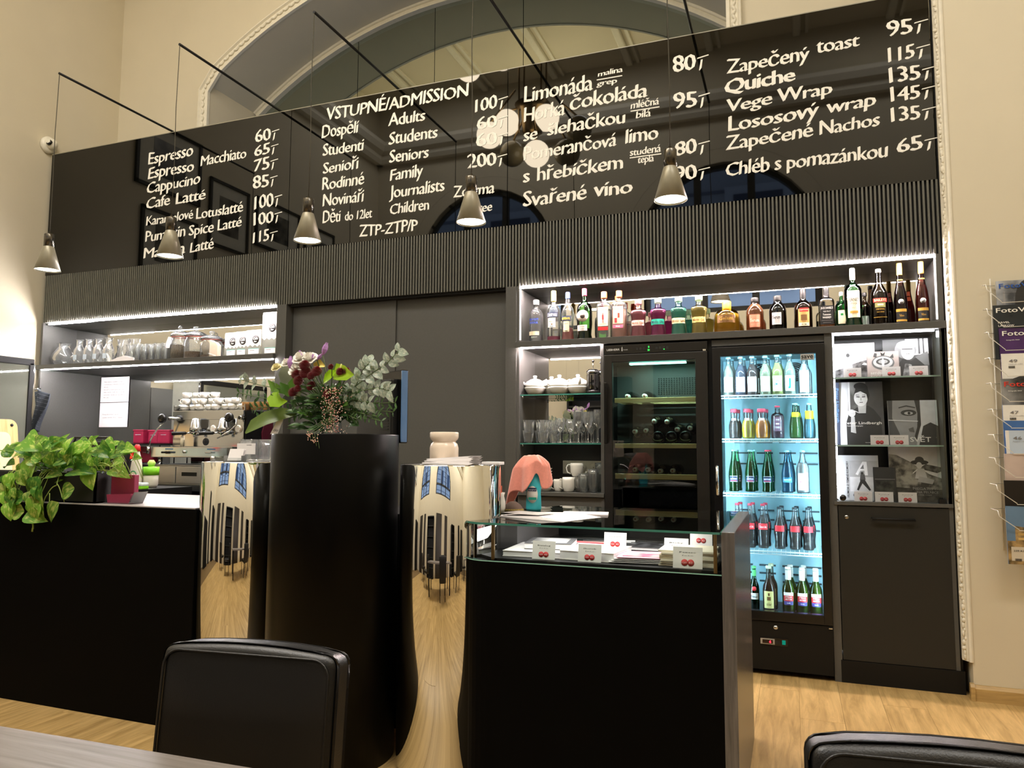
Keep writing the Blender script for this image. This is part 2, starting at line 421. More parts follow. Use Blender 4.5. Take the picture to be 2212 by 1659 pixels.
# walls
struct(box('wall_left', -6.45, -6.33, -1.3, 5.5, 0, 7.0, WALL))
b = MB()   # right wall: front plane at 4.6, from the jamb of the recess to the corner
b.box(0.856, 4.2, 4.60, 5.5, 0, 7.0); struct(b.build('wall_right', WALL))
struct(box('wall_side', 4.1, 4.2, -1.3, 4.6, 0, 7.0, WALL))
struct(box('ceiling', -6.5, 4.2, -1.3, 6.3, 7.0, 7.1, CEIL))
# back wall with an arched opening
AX, AZ, AR, HW = -2.765, 1.66, 3.93, 2.40
zj = AZ+math.sqrt(AR**2-HW**2)
arc = []
a0 = math.asin(HW/AR)
for i in range(33):
    a = -a0+2*a0*i/32; arc.append((AX+AR*math.sin(a), AZ+AR*math.cos(a)))
openp = [(AX-HW, 2.6)]+arc+[(AX+HW, 2.6)]
b = MB()
def wall_with_arch(b, xl, xr, zt, pts, y, zb):
    # strips above and beside the opening
    b.face([(xl, y, zb), (pts[0][0], y, zb), (pts[0][0], y, zt), (xl, y, zt)])
    b.face([(pts[-1][0], y, zb), (xr, y, zb), (xr, y, zt), (pts[-1][0], y, zt)])
    for (x1, z1), (x2, z2) in zip(pts, pts[1:]):
        if abs(x2-x1) > 1e-4: b.face([(x1, y, z1), (x2, y, z2), (x2, y, zt), (x1, y, zt)])
wall_with_arch(b, -6.33, 0.90, 7.0, openp, 5.4, 0.0)
for (x1, z1), (x2, z2) in zip(openp, openp[1:]):
    b.face([(x1, 5.4, z1), (x2, 5.4, z2), (x2, 6.12, z2), (x1, 6.12, z1)], None, True)
b.face([(AX-HW, 5.4, 0), (AX+HW, 5.4, 0), (AX+HW, 5.4, 2.6), (AX-HW, 5.4, 2.6)])
struct(b.build('wall_back', WALL, fix=False))
def sweep(pts, prof, yb, name, m, parent=None, closed=False):
    """moulding: prof [(outward, forward)] swept along a path in the XZ plane; outward = away from the opening"""
    b = MB(); rings = []
    n = len(pts)
    for i, (x, z) in enumerate(pts):
        xa, za = pts[max(i-1, 0)]; xb, zb = pts[min(i+1, n-1)]; d = Vector((xb-xa, 0, zb-za)).normalized(); nv = Vector((-d.z, 0, d.x))
        rings.append([b.bm.verts.new(Vector((x, yb-fw, z))+nv*ow) for ow, fw in prof])
    for A, B in zip(rings, rings[1:]):
        for j in range(len(prof)-1): b.bm.faces.new([A[j], A[j+1], B[j+1], B[j]]).smooth = False
    return b.build(name, m, parent)
path = [(AX-HW, 3.2)]+[(AX-HW, 3.2+k*0.3) for k in range(1, 6)]+arc[1:-1]+[(AX+HW, 4.7-k*0.3) for k in range(0, 6)]
t1 = struct(sweep(path, [(-0.005, 0), (-0.005, 0.03), (0.02, 0.035), (0.025, 0.02), (0.075, 0.03), (0.085, 0.05), (0.10, 0.045), (0.105, 0)], 5.4, 'trim_1', STUCCO), 'ornate white stucco moulding framing the arch')
def ornament(path, off, y, r, step, parent, m, ax='XZ'):
    """leaf-and-bead relief along a moulding: too fine to count"""
    b = MB(); acc = 0.0; k = 0
    for (x1, z1), (x2, z2) in zip(path, path[1:]):
        L = math.hypot(x2-x1, z2-z1); d = Vector((x2-x1, 0, z2-z1))/max(L, 1e-6); nv = Vector((-d.z, 0, d.x))
        while acc < L:
            p = Vector((x1, y, z1))+d*acc+nv*off; k += 1
            R = Matrix.Translation(p) @ Matrix.Rotation(math.atan2(d.x, d.z)+(0.5 if k % 2 else -0.5), 4, 'Y')
            b.sphere((0, 0, 0), r, seg=6, sx=0.55, sy=0.6, sz=1.25, M=R)
            acc += step
        acc -= L
    o = b.build('relief', m, parent); o['kind'] = 'stuff'; return o
ornament(path, 0.05, 5.37, 0.024, 0.034, t1, STUCCO)
t2 = struct(sweep(arc, [(-0.06, -0.03), (-0.06, 0.03), (-0.045, 0.035), (-0.04, 0.02), (-0.02, 0.025), (-0.015, 0.04), (0.0, 0.045)], 6.06, 'trim_2', STUCCO), 'plain white arch trim around the dark glass')
# glass of the arch: dark reflective panes with fine seams
gl = thing('window_1', 'dark arched glass above the menu boards', None); gl['kind'] = 'structure'
AGL = mat('dark_arch_glass', (30, 31, 26), 0.03, noise=0.0, spec=1.0, coat=0.6)
def glossy_glass(name, base, f0, rgh):
    m = bpy.data.materials.new(name); m.use_nodes = True; n = m.node_tree.nodes; L = m.node_tree.links; n.remove(n['Principled BSDF'])
    d = n.new('ShaderNodeBsdfDiffuse'); d.inputs[0].default_value = (*srgb(base), 1); g = n.new('ShaderNodeBsdfGlossy'); g.inputs['Roughness'].default_value = rgh
    g.inputs[0].default_value = (0.93, 1.0, 0.88, 1)
    fr = n.new('ShaderNodeFresnel'); fr.inputs[0].default_value = 1.5; ma = n.new('ShaderNodeMath'); ma.operation = 'ADD'; ma.inputs[1].default_value = f0; L.new(fr.outputs[0], ma.inputs[0])
    x = n.new('ShaderNodeMixShader'); L.new(ma.outputs[0], x.inputs[0]); L.new(d.outputs[0], x.inputs[1]); L.new(g.outputs[0], x.inputs[2]); L.new(x.outputs[0], n['Material Output'].inputs[0]); return m
AGL = glossy_glass('dark_arch_glass2', (50, 52, 42), 0.42, 0.01)
xs = [-5.2, -3.95, -3.1, -2.2, -0.9, -0.33]
for xa, xb in zip(xs, xs[1:]):
    p = [(xa+0.003, 2.8)]
    for k in range(13):
        x = xa+0.003+(xb-xa-0.006)*k/12; p.append((x, AZ+math.sqrt(max(AR**2-(x-AX)**2, 0))))
    p.append((xb-0.003, 2.8)); MB().prism(p, 'Y', 6.085, 6.095).build('pane', AGL, gl)
struct(box('wall_back', -6.3, 0.9, 6.12, 6.2, 2.5, 7, mat('dark_back', (20, 20, 18), 0.9)))
# right jamb moulding of the recess
jp = [(0.855, 0.16), (0.855, 6.9)]
b = MB(); b.prism([(0.822, 4.70), (0.816, 4.64), (0.838, 4.608), (0.842, 4.594), (0.852, 4.590), (0.860, 4.594), (0.862, 4.603), (0.858, 4.70)], 'Z', 0.19, 6.99)
t3 = struct(b.build('trim_3', STUCCO), 'white relief moulding on the jamb right of the cabinets')
b = MB()
for k in range(290):
    z = 0.21+k*0.0233
    b.sphere((0.828+random.uniform(-.006, .006), 4.620+random.uniform(-.003, .004), z+random.uniform(-.006, .006)), 0.013, seg=6, sx=random.uniform(.5, 1.1), sy=0.6, sz=random.uniform(.8, 1.9))
o = b.build('relief', STUCCO, t3); o['kind'] = 'stuff'
# baseboard of the right wall
b = MB(); b.prism([(4.6, 0), (4.575, 0), (4.575, 0.062), (4.585, 0.078), (4.6, 0.078)], 'X', 0.85, 4.1)
b.prism([(4.602, 0), (4.568, 0), (4.568, 0.07), (4.58, 0.085), (4.602, 0.085)], 'X', 0.836, 0.856)
struct(b.build('baseboard_right', wood('skirting_oak', (150, 122, 74), (196, 164, 106), sc=(2, 30, 30), rough=0.4)), 'oak skirting board of the right wall')
# stucco box ornament high on the back wall
b = MB(); b.box(-6.12, -5.78, 5.36, 5.4, 5.86, 6.2); b.box(-6.07, -5.83, 5.34, 5.4, 5.9, 6.2); struct(b.build('trim_4', STUCCO), 'small stepped stucco bracket at the top left')

# rear wall behind the camera, with two tall arched windows to the dusk (seen mirrored in the boards)
RY = -1.1
wins = [(-4.40, 1.12, 4.22), (-0.80, 1.25, 4.05)]
b = MB(); x = -6.33
for cx, hw, zs in wins:
    b.box(x, cx-hw, RY-0.12, RY, 0, 7.0)
    for i in range(16):
        a, c = PI-PI*i/16, PI-PI*(i+1)/16
        xa, xb = cx+hw*math.cos(a), cx+hw*math.cos(c); za, zb = zs+hw*math.sin(a), zs+hw*math.sin(c)
        b.prism([(xa, za), (xb, zb), (xb, 7.0), (xa, 7.0)], 'Y', RY-0.12, RY)
    x = cx+hw
b.box(x, 4.2, RY-0.12, RY, 0, 7.0); struct(b.build('wall_rear', WALL))
WFR = mat('window_frame_dark', (28, 27, 26), 0.4)
for k, (cx, hw, zs) in enumerate(wins):
    wn = thing('window_%d' % (k+2), 'tall arched window behind the seating, '+['left', 'right'][k], None); wn['kind'] = 'structure'
    arcw = [(cx+hw*math.cos(PI-PI*i/24), zs+hw*math.sin(PI-PI*i/24)) for i in range(25)]
    sweep([(cx-hw, 3.3)]+arcw+[(cx+hw, 3.3)], [(0.0, 0), (-0.0, 0.1), (-0.09, 0.1), (-0.09, 0.0)], RY, 'window_frame', WFR, wn)
    sweep([(cx-hw, 0.0)]+arcw+[(cx+hw, 0.0)], [(0.0, 0), (0.0, 0.05), (0.14, 0.07), (0.2, 0.03), (0.2, 0)], RY+0.002, 'window_surround', mat('dark_surround', (60, 54, 42), 0.6), wn)
    mu = MB()
    for dx in (-0.32*hw/1.1, 0.32*hw/1.1): mu.box(cx+dx-0.05, cx+dx+0.05, RY-0.09, RY-0.03, 3.3, zs+hw*0.93)
    for zz in (3.34, zs-0.25): mu.box(cx-hw, cx+hw, RY-0.09, RY-0.03, zz-0.035, zz+0.035)
    mu.build('mullion', WFR, wn)
    struct(box('wall_rear', cx-hw, cx+hw, RY-0.12, RY, 0, 3.3, WALL)); struct(box('trim_8', cx-hw*.8, cx-hw*.1, RY, RY+.04, 0, 2.5, mat('dark_panelling', (40, 34, 28), .4)), 'dark timber panel under the arched window'); struct(box('trim_8', cx+hw*.25, cx+hw*.6, RY, RY+.04, 0, 2.5, MATS['dark_panelling']), 'narrow added dark panel under the arched window')  # dark panels added below the windows to darken the cylinder reflections
# facade across the street
fac = thing('street_facade', 'pale building facade across the street, mirrored beside the blue dusk', 'building', (0, 0, 0))
FM = mat('facade_render', (176, 182, 192), 0.9, noise=0.08, nscale=1.2)
b = MB(); b.box(-16, 12, -9.0, -8.6, -2, 16); b.build('wall', FM, fac)
b = MB()
for k in range(24): b.box(-16, 12, -8.62, -8.57, -1+k*0.7, -0.93+k*0.7)
o = b.build('course', mat('facade_joint', (110, 120, 140), 0.9), fac); o['kind'] = 'stuff'
for k in range(8):
    x = -13+k*3.1
    for z in (1.6, 5.2, 8.8):
        f = MB().box(x-0.75, x+0.75, -8.6, -8.5, z-0.1, z+2.3).build('window', mat('facade_window', (190, 195, 205), 0.6), fac)
        MB().box(x-0.55, x+0.55, -8.52, -8.48, z+0.1, z+2.1).build('pane', mat('facade_pane', (40, 60, 90), 0.1), f)
# cornice along the left and rear walls, ceiling ribs
CP = [(0, 0), (0.10, 0), (0.14, 0.06), (0.14, 0.12), (0.22, 0.16), (0.26, 0.24), (0.26, 0.3), (0, 0.3)]
struct(MB().prism([(-6.33+u, 5.95+v) for u, v in CP], 'Y', RY, 5.4).build('trim_5', STUCCO), 'stucco cornice of the left wall')
struct(MB().prism([(RY+u, 5.95+v) for u, v in CP], 'X', -6.33, 4.1).build('trim_6', STUCCO), 'stucco cornice of the rear wall')
b = MB()
for k in range(9):
    x = -5.6+k*1.15; b.box(x, x+0.10, RY, 5.4, 6.93, 7.0, None, 0.02); b.box(x+0.16, x+0.2, RY, 5.4, 6.96, 7.0)
struct(b.build('trim_7', STUCCO), 'stucco ribs of the ceiling')

# baseboard-level dark wainscot on the left wall
tag(box('wainscot_panel', -6.326, -6.30, 3.0, 4.62, 0.95, 1.92, ANTH, bevel=0.002), 'dark grey panel on the left wall behind the striped towel', 'wall panel')

# framed photographs on the left wall (mirrored in the first menu board)
FR = [(3.72, 2.82, 4.05, 4.78), (2.67, 2.0, 3.66, 4.47), (1.87, 0.98, 3.86, 4.50), (3.62, 2.84, 3.12, 3.84), (0.86, 0.15, 3.62, 4.44), (1.87, 0.98, 3.05, 3.68)]
for k, (ya, yb, za, zb) in enumerate(FR):
    t = thing('framed_photograph', '%s framed photograph with white mount, high on the left wall' % ['large landscape', 'upright portrait', 'second landscape', 'lower nearest', 'farthest small', 'lower middle'][k], 'picture', (-6.33, 0, 0))
    b = MB(); w_ = 0.035
    b.box(0, 0.03, yb, ya, za, za+w_); b.box(0, 0.03, yb, ya, zb-w_, zb); b.box(0, 0.03, yb, yb+w_, za, zb); b.box(0, 0.03, ya-w_, ya, za, zb); b.build('frame', BLACK, t)
    MB().box(0, 0.012, yb+w_, ya-w_, za+w_, zb-w_).build('mount', mat('mount_board', (205, 203, 190), 0.6), t)
    h, l = (zb-za), (ya-yb); MB().box(0.012, 0.014, yb+0.25*l, ya-0.25*l, za+0.22*h, zb-0.22*h).build('print', photo('bw_print%d' % k, k, (12, 12, 12), (120, 118, 110), 6), t)

# chandelier of glass globes hung from the ceiling in front of the boards
gl_on = emis('globe_glow', (255, 236, 205), 22.0); gl_ghost = mat('ghost_globe_grey', (150, 140, 110), 0.12, noise=0.02)  # grey globes imitate ghost second reflections of the lit ones
ch = thing('globe_chandelier', 'brass chandelier of glass globes mirrored in the black menu boards', 'chandelier', (-2.6, 1.84, 7.0))
G = [(-2.904, 4.942, 1), (-3.072, 4.778, 1), (-2.875, 4.616, 0), (-2.44, 4.922, 1), (-2.52, 4.487, 1), (-2.098, 4.79, 0), (-2.203, 4.494, 0)]
for k, (x, z, on) in enumerate(G):
    yy = 0.12*math.sin(k*2.1)
    g = MB().sphere((x+2.6, yy, z-7.0), 0.145, seg=24).build('globe' if on else 'ghost_globe', gl_on if on else gl_ghost, ch)
    MB().tube([(x+2.6, yy, z-7.0+0.13), ((x+2.6)*0.35, yy, -1.75 if k % 2 else -1.9)], 0.012, BRASS, 8).build('arm', None, ch)
for dx in (-0.16, -0.1, 0.1, 0.16): MB().tube([(dx, 0, 0), (dx, 0, -2.2)], 0.011, BRASS, 8).build('rod', None, ch)
MB().lathe([(0, -0.06), (0.14, -0.05), (0.15, 0)], seg=24).build('canopy', BRASS, ch)
MB().lathe([(0, -2.25), (0.11, -2.22), (0.13, -1.95), (0.2, -1.9), (0.02, -1.85)], seg=20).build('hub', BRASS, ch)
ch2 = thing('globe_chandelier', 'second chandelier with two lit globes, nearer the window wall', 'chandelier', (-3.17, 1.84, 7.0))
for x, z in ((-3.383, 5.66), (-2.964, 5.72)):
    MB().sphere((x+3.17, 0, z-7.0), 0.145, seg=24).build('globe', gl_on, ch2); MB().tube([(x+3.17, 0, z-7.0+0.13), (x+3.17, 0, -0.02)], 0.012, BRASS, 8).build('rod', None, ch2)
MB().lathe([(0, -0.06), (0.26, -0.05), (0.27, 0)], seg=24).build('canopy', BRASS, ch2)

# security camera on the left wall
t = thing('security_camera', 'small white dome security camera on the left wall above the menu board', 'camera', (-6.33, 4.66, 4.05))
MB().lathe([(0, 0), (0.075, 0), (0.078, 0.03), (0.06, 0.05), (0, 0.055)], axis='X', seg=24).build('mount_plate', mat('white_plastic', (228, 224, 208), 0.35), t)
MB().sphere((0.065, -0.005, 0), 0.05, seg=20).build('dome', MATS['white_plastic'], t)
R = Matrix.Translation((0.085, -0.035, -0.006)) @ Matrix.Rotation(math.radians(62), 4, 'X')
MB().lathe([(0, 0), (0.026, 0), (0.026, 0.02), (0.018, 0.02), (0.016, 0.008), (0, 0.008)], seg=20, M=R).build('lens', BLKGLOSS, t)
# ================================================================ MENU BOARDS
SEAM = [(-6.27, -3.635), (-3.63, -1.805), (-1.80, 0.805)]
BL = ['black glass menu board with the coffee prices, leftmost of the three', 'black glass menu board with the admission prices, middle of the three', 'black glass menu board with lemonades, toasts and wraps, rightmost of the three']
boards = []
for k, (xa, xb) in enumerate(SEAM):
    t = thing('menu_board', BL[k], 'menu board', ((xa+xb)/2, YF, 2.83), group='black glass menu boards'); boards.append(t); cx = (xa+xb)/2
    MB().box(xa-cx, xb-cx, 0, 0.012, 0, 1.125).build('glass_panel', BOARD, t)
    MB().box(xa-cx, xb-cx, 0.0, 0.02, 1.125, 1.131).build('top_edge', mat('pale_edge', (150, 146, 128), 0.4), t)
    MB().box(xa-cx, xb-cx, 0.014, 0.32, 0, 1.12).build('carcass', BLACK, t)
random.seed(3)
GRP = {1: 0, 2: 1, 3: 2, 4: 2}
def price_mark(mb, x, z, h, m):
    mb.prism([(x+0.018, z+h*0.48), (x+0.030, z+h*0.50), (x+0.022, z+h*0.02), (x+0.010, z-h*0.12), (x+0.006, z-h*0.1)], 'Y', -0.0025, -0.0015, m)
    mb.prism([(x-0.006, z+h*0.56), (x-0.002, z+h*0.63), (x+0.066, z+h*0.72), (x+0.068, z+h*0.66)], 'Y', -0.0028, -0.0018, m)
for (pn, s, xa, za, xb, zb, h) in TXT:
    t = boards[GRP[pn]]; cx = t.location.x; mb = MB(); digits = s[0].isdigit()
    big = not digits and pn in (1, 2, 3, 4)
    put_text(mb, s, xa-cx, za-2.83, xb-xa, h, -0.001, CHALK, nib=0.068, bold=0.0 if 'Q' in s else -0.011, warp=0.012, shear=0.0 if digits else 0.06, slope=(zb-za)/(xb-xa)*0.6, space=0.92)
    if digits: price_mark(mb, xb-cx+0.012, zb-2.83, h, CHALK)
    mb.build('lettering', None, t, fix=False)
mb = MB(); cx = boards[2].location.x
for x0, x1, z in [(-1.163, -0.99, 3.759), (-0.937, -0.748, 3.505), (-0.945, -0.74, 3.19)]:
    mb.box(x0-cx, x1-cx, -0.002, -0.001, z-2.83, z-2.83+0.007)
mb.build('lettering', CHALK, boards[2])
# slatted band
sb = thing('slatted_panel', 'band of narrow vertical dark slats running under the menu boards', 'wall panel', (-2.73, YF, 2.4))
MB().box(-3.55, 3.54, 0.018, 0.03, 0, 0.43).build('backing', mat('slat_backing', (4, 4, 4), 0.8), sb)
pitch = 7.085/315
sm = MB().box(0.001, 0.0118, 0.0, 0.018, 0, 0.43, None, 0.001).build('slat', SLAT, sb, (3.54-0.0125, 0, 0)).data
for k in range(1, 300): link('slat', sm, sb, (3.54-0.0125-k*pitch, 0, 0))
b = MB()
for k in range(300, 315): b.box(3.54-0.0125-k*pitch, 3.54-k*pitch, 0, 0.018, 0, 0.43)
o = b.build('slat', SLAT, sb); o['kind'] = 'stuff'

# ================================================================ CABINETS
def led(par, x0, x1, y, z, m=LED, vert=None):
    """strip in a profile along the shelf underside: visible diffuser"""
    return MB().box(x0, x1, y, y+0.010, z-0.008, z, None, 0.001).build('led_strip', m, par)
def panel(par, name, x0, x1, y0, y1, z0, z1, m=ANTH, bev=0.0012): return MB().box(x0, x1, y0, y1, z0, z1, None, bev).build(name, m, par)
L_ = thing('shelf_unit', 'dark grey wall unit with lit niches at the left, glasses above and coffee machine below', 'cabinet', (0, 0, 0))
panel(L_, 'side_panel', -6.28, -6.255, YF, 5.32, 0.0, 2.4)
panel(L_, 'side_panel', -3.715, -3.625, YF, 5.32, 0.0, 2.4)
panel(L_, 'top_panel', -6.255, -3.715, YF+0.02, 5.03, 2.385, 2.4)
panel(L_, 'shelf', -6.30, -3.715, YF-0.03, 5.3, 1.978, 2.018)
panel(L_, 'back_mirror', -6.255, -3.715, 5.005, 5.015, 2.018, 2.385, MIRROR, 0)
panel(L_, 'back_mirror', -6.255, -3.715, YL, YL+0.01, 1.0, 1.978, MIRROR, 0)
led(L_, -6.2, -5.66, YF+0.006, 2.388); led(L_, -5.66, -3.72, YF+0.008, 2.392)
led(L_, -6.22, -3.72, YF-0.025, 1.978)
# back worktop with black front underneath
panel(L_, 'worktop', -6.25, -3.72, 4.56, YL, 0.955, 1.0, mat('worktop_black', (40, 42, 44), 0.3))
panel(L_, 'worktop_front', -6.25, -3.72, 4.85, 4.87, 0.0, 0.955, BLACK)
for x in (-5.6, -5.15, -4.35): panel(L_, 'support', x-0.02, x+0.02, 4.62, 4.66, 0, 0.955, ANTHD)
# sliding doors in the centre
for k, (xa, xb, y) in enumerate([(-3.62, -2.71, 4.75), (-2.72, -1.81, 4.765)]):
    tag(box('sliding_door', xa, xb, y, y+0.02, 0.02, 2.385, ANTH, bevel=0.0015), ['tall plain dark grey door panel behind the flowers, left half', 'tall plain dark grey door panel behind the ceramic jar, right half'][k], 'door', 'sliding door panels')
tag(box('door_head', -3.62, -1.81, YF+0.03, 4.8, 2.385, 2.4, BLACK), 'black head rail above the two plain door panels', 'rail')
# right unit
R_ = thing('shelf_unit', 'dark grey wall unit with long lit bottle shelf and crockery niches at the right', 'cabinet', (0, 0, 0))
panel(R_, 'side_panel', -1.81, -1.732, YF, 5.32, 0, 2.4)
panel(R_, 'side_panel', 0.782, 0.81, YF, 5.05, 1.0, 2.4)
panel(R_, 'side_panel', -1.732, -1.712, YF+0.004, 5.05, 1.0, 2.4)
panel(R_, 'top_panel', -1.72, 0.79, YF+0.02, 5.03, 2.385, 2.4)
panel(R_, 'shelf', -1.735, 0.825, YF-0.02, 5.03, 1.975, 2.016)
panel(R_, 'back_mirror', -1.712, 0.782, YM, YM+0.01, 2.016, 2.385, MIRROR, 0)
led(R_, -1.70, 0.78, YF+0.008, 2.392, LEDW); led(R_, -1.70, -1.15, YF-0.012, 1.975, LEDW)
MB().box(-1.712, -1.704, YF+0.008, YF+0.016, 2.03, 2.385).build('led_strip', emis('led_side', (255, 244, 240), 3), R_)
MB().box(0.774, 0.782, YF+0.008, YF+0.016, 2.03, 2.385).build('led_strip', MATS['led_side'], R_)
panel(R_, 'side_panel', -1.15, -1.128, YF, 5.03, 0.0, 1.975)
panel(R_, 'back_panel', -1.712, -1.15, YM+0.012, YM+0.02, 0.0, 1.4, BLACK)
panel(R_, 'back_mirror', -1.712, -1.15, YM, YM+0.01, 1.34, 1.975, MIRROR, 0)
panel(R_, 'back_panel', -1.712, -1.15, YM-0.004, YM, 1.0, 1.328, mat('niche_back', (38, 37, 33), 0.6))
panel(R_, 'shelf', -1.72, -1.128, YF-0.02, 5.02, 0.99, 1.014)
panel(R_, 'base_front', -1.72, -1.14, YF+0.005, YF+0.025, 0.12, 0.985)
panel(R_, 'plinth', -1.72, -1.14, YF+0.04, YF+0.06, 0.0, 0.12, BLACK)
for z in (1.655, 1.33):
    g = MB().box(-1.708, -1.152, YF+0.015, 4.99, z-0.004, z+0.004).build('glass_shelf', PANE, R_)
    MB().box(-1.708, -1.152, YF+0.0125, YF+0.015, z-0.004, z+0.004).build('glass_edge', GEDGE, g)
    for x in (-1.703, -1.157): MB().lathe([(0, 0), (0.006, 0), (0.006, 0.012), (0, 0.012)], (x, YF+0.05, z-0.016), 10).build('shelf_pin', CHROME, g)
panel(R_, 'divider', 0.19, 0.232, YF-0.004, 5.03, 0.0, 1.975)
panel(R_, 'divider', -0.472, -0.45, YF+0.02, 5.03, 0.0, 1.975, BLACK)
panel(R_, 'filler', -0.45, 0.19, YF+0.01, YF+0.03, 1.93, 1.968)
# book showcase
SH = thing('display_cabinet', 'dark cabinet with glass-fronted book shelves above a single door, rightmost', 'cabinet', (0, 0, 0))
panel(SH, 'side_panel', 0.79, 0.812, YF, 5.05, 0.0, 1.975)
panel(SH, 'back_panel', 0.232, 0.79, 4.985, 4.995, 1.0, 1.975, mat('case_back', (40, 42, 44), 0.25))
panel(SH, 'worktop', 0.215, 0.812, YF-0.012, 5.0, 0.985, 1.006)
LEDK = emis('led_case', (250, 248, 255), 40)
MB().box(0.235, 0.76, YF+0.004, YF+0.012, 1.963, 1.971).build('led_strip', LEDK, SH)
MB().box(0.236, 0.243, YF+0.02, YF+0.026, 1.02, 1.96).build('led_strip', emis('led_side2', (240, 244, 255), 45), SH)
area('case_strip_light', (.5, 4.688, 1.955), .5, .9, (1, .98, 1), rot=(.10, 0, 0), size_y=.012)
MB().box(0.772, 0.778, YF+0.02, YF+0.026, 1.93, 1.965).build('led_strip', LEDK, SH)
for z in (1.712, 1.322):
    g = MB().box(0.235, 0.786, YF+0.012, 4.98, z-0.004, z+0.004).build('glass_shelf', PANE, SH)
    MB().box(0.235, 0.786, YF+0.009, YF+0.012, z-0.004, z+0.004).build('glass_edge', mat('bright_glass_edge', (190, 225, 220), 0.2), g)
MB().box(0.745, 0.792, YF-0.012, YF-0.007, 1.04, 1.955).build('sliding_glass', PANE, SH)
MB().box(0.236, 0.745, YF-0.003, YF+0.001, 1.01, 1.96).build('sliding_glass', glass('case_pane', (253, 254, 254), 1.35, edge=(240, 245, 245), refl=.6), SH)
MB().lathe([(0, 0), (0.016, 0), (0.018, 0.008), (0.01, 0.014), (0, 0.014)], (0.262, YF-0.02, 1.026), 20, axis='Y').build('glass_lock', BLKGLOSS, SH)
MB().box(0.745, 0.775, YF-0.012, YF+0.02, 1.006, 1.03).build('glass_guide', BLACK, SH)
d = panel(SH, 'door', 0.236, 0.79, YF-0.004, YF+0.014, 0.125, 0.98, ANTHD)
MB().tube([(0.41, YF-0.004, 0.915), (0.41, YF-0.03, 0.915), (0.62, YF-0.03, 0.915), (0.62, YF-0.004, 0.915)], 0.006, BLACK, 8).build('handle', None, d)
MB().box(0.405, 0.625, YF-0.034, YF-0.026, 0.905, 0.917).build('handle', BLACK, d)
MB().lathe([(0, 0), (0.012, 0), (0.012, 0.005), (0, 0.006)], (0.278, YF-0.004, 0.918), 20, axis='Y').build('lock', CHROME, d)
panel(SH, 'plinth', 0.225, 0.832, YF-0.006, YF+0.02, 0.0, 0.122, BLACK)
panel(SH, 'filler', 0.812, 0.826, YF+0.01, YF+0.03, 0.0, 3.96, BLACK)

# ================================================================ WINE COOLER
WC = thing('wine_cooler', 'black built-in wine cooler with wooden shelf fronts behind glass', 'refrigerator', (0, 0, 0))
panel(WC, 'body', -1.128, -1.11, YF+0.02, 5.0, 0.1, 1.96, BLACK); panel(WC, 'body', -0.49, -0.472, YF+0.02, 5.0, 0.1, 1.96, BLACK)
panel(WC, 'body', -1.11, -0.49, 4.98, 5.0, 0.1, 1.96, mat('cooler_liner', (60, 62, 60), 0.4)); panel(WC, 'body', -1.11, -0.49, YF+0.02, 5.0, 1.86, 1.96, BLACK)
panel(WC, 'body', -1.11, -0.49, YF+0.02, 5.0, 0.1, 0.5, BLACK); panel(WC, 'vent_grille', -1.128, -0.472, YF+0.01, YF+0.03, 0.0, 0.1, BLACK)
cp = panel(WC, 'control_panel', -1.122, -0.474, YF-0.012, YF+0.02, 1.905, 1.962, BLKGLOSS)
mb = MB(); put_text(mb, 'LIEBHERR', -1.105, 1.927, 0.085, 0.013, YF-0.0125, mat('silver_print', (205, 205, 205), 0.5), bold=0.02); mb.build('lettering', None, cp, fix=False)
mb = MB(); mb.prism([(-1.008, 1.922), (-1.002, 1.922), (-1.002, 1.94), (-1.0035, 1.944), (-1.0035, 1.95), (-1.0065, 1.95), (-1.0065, 1.944), (-1.008, 1.94)], 'Y', YF-0.0135, YF-0.0125, MATS['silver_print'])
put_text(mb, 'Vinothek', -0.998, 1.927, 0.03, 0.008, YF-0.0125, MATS['silver_print']); mb.build('lettering', None, cp, fix=False)
for k in range(7):
    x = -0.915+k*0.022+(0.058 if k > 2 else 0); MB().box(x, x+0.015, YF-0.0145, YF-0.012, 1.925, 1.940).build('button', ANTHD, cp)
mb = MB(); put_text(mb, '8', -0.838, 1.936, 0.008, 0.013, YF-0.0125, emis('green_digits', (60, 230, 90), 2.5), bold=0.01); put_text(mb, '20', -0.842, 1.917, 0.014, 0.012, YF-0.0125, MATS['green_digits'], bold=0.01)
mb.box(-0.742, -0.734, YF-0.0135, YF-0.0125, 1.921, 1.927, MATS['green_digits']); mb.build('display_digits', None, cp, fix=False)
def frame(name, x0, x1, z0, z1, gx0, gx1, gz0, gz1, ya, yb, m, par, bev=0.003):
    b = MB(); b.box(x0, gx0, ya, yb, z0, z1, None, bev); b.box(gx1, x1, ya, yb, z0, z1, None, bev); b.box(gx0-0.004, gx1+0.004, ya+0.0005, yb, z0, gz0, None, bev); b.box(gx0-0.004, gx1+0.004, ya+0.0005, yb, gz1, z1, None, bev)
    return b.build(name, m, par)
dr = frame('door', -1.122, -0.474, 0.12, 1.9, -1.07, -0.548, 0.90, 1.852, YF-0.02, YF+0.02, mat('cooler_frame', (30, 29, 27), 0.3), WC)
DG = glass('cooler_glass', (236, 242, 240), 1.5, edge=(210, 225, 220), refl=1.0)
MB().box(-1.07, -0.548, YF-0.012, YF-0.006, 0.90, 1.852).build('glass', DG, dr)
MB().box(-1.07, -0.548, YF-0.005, YF+0.004, 0.90, 1.072).build('lower_mask', glass('mask_glass', (150, 150, 150), 1.5), dr)
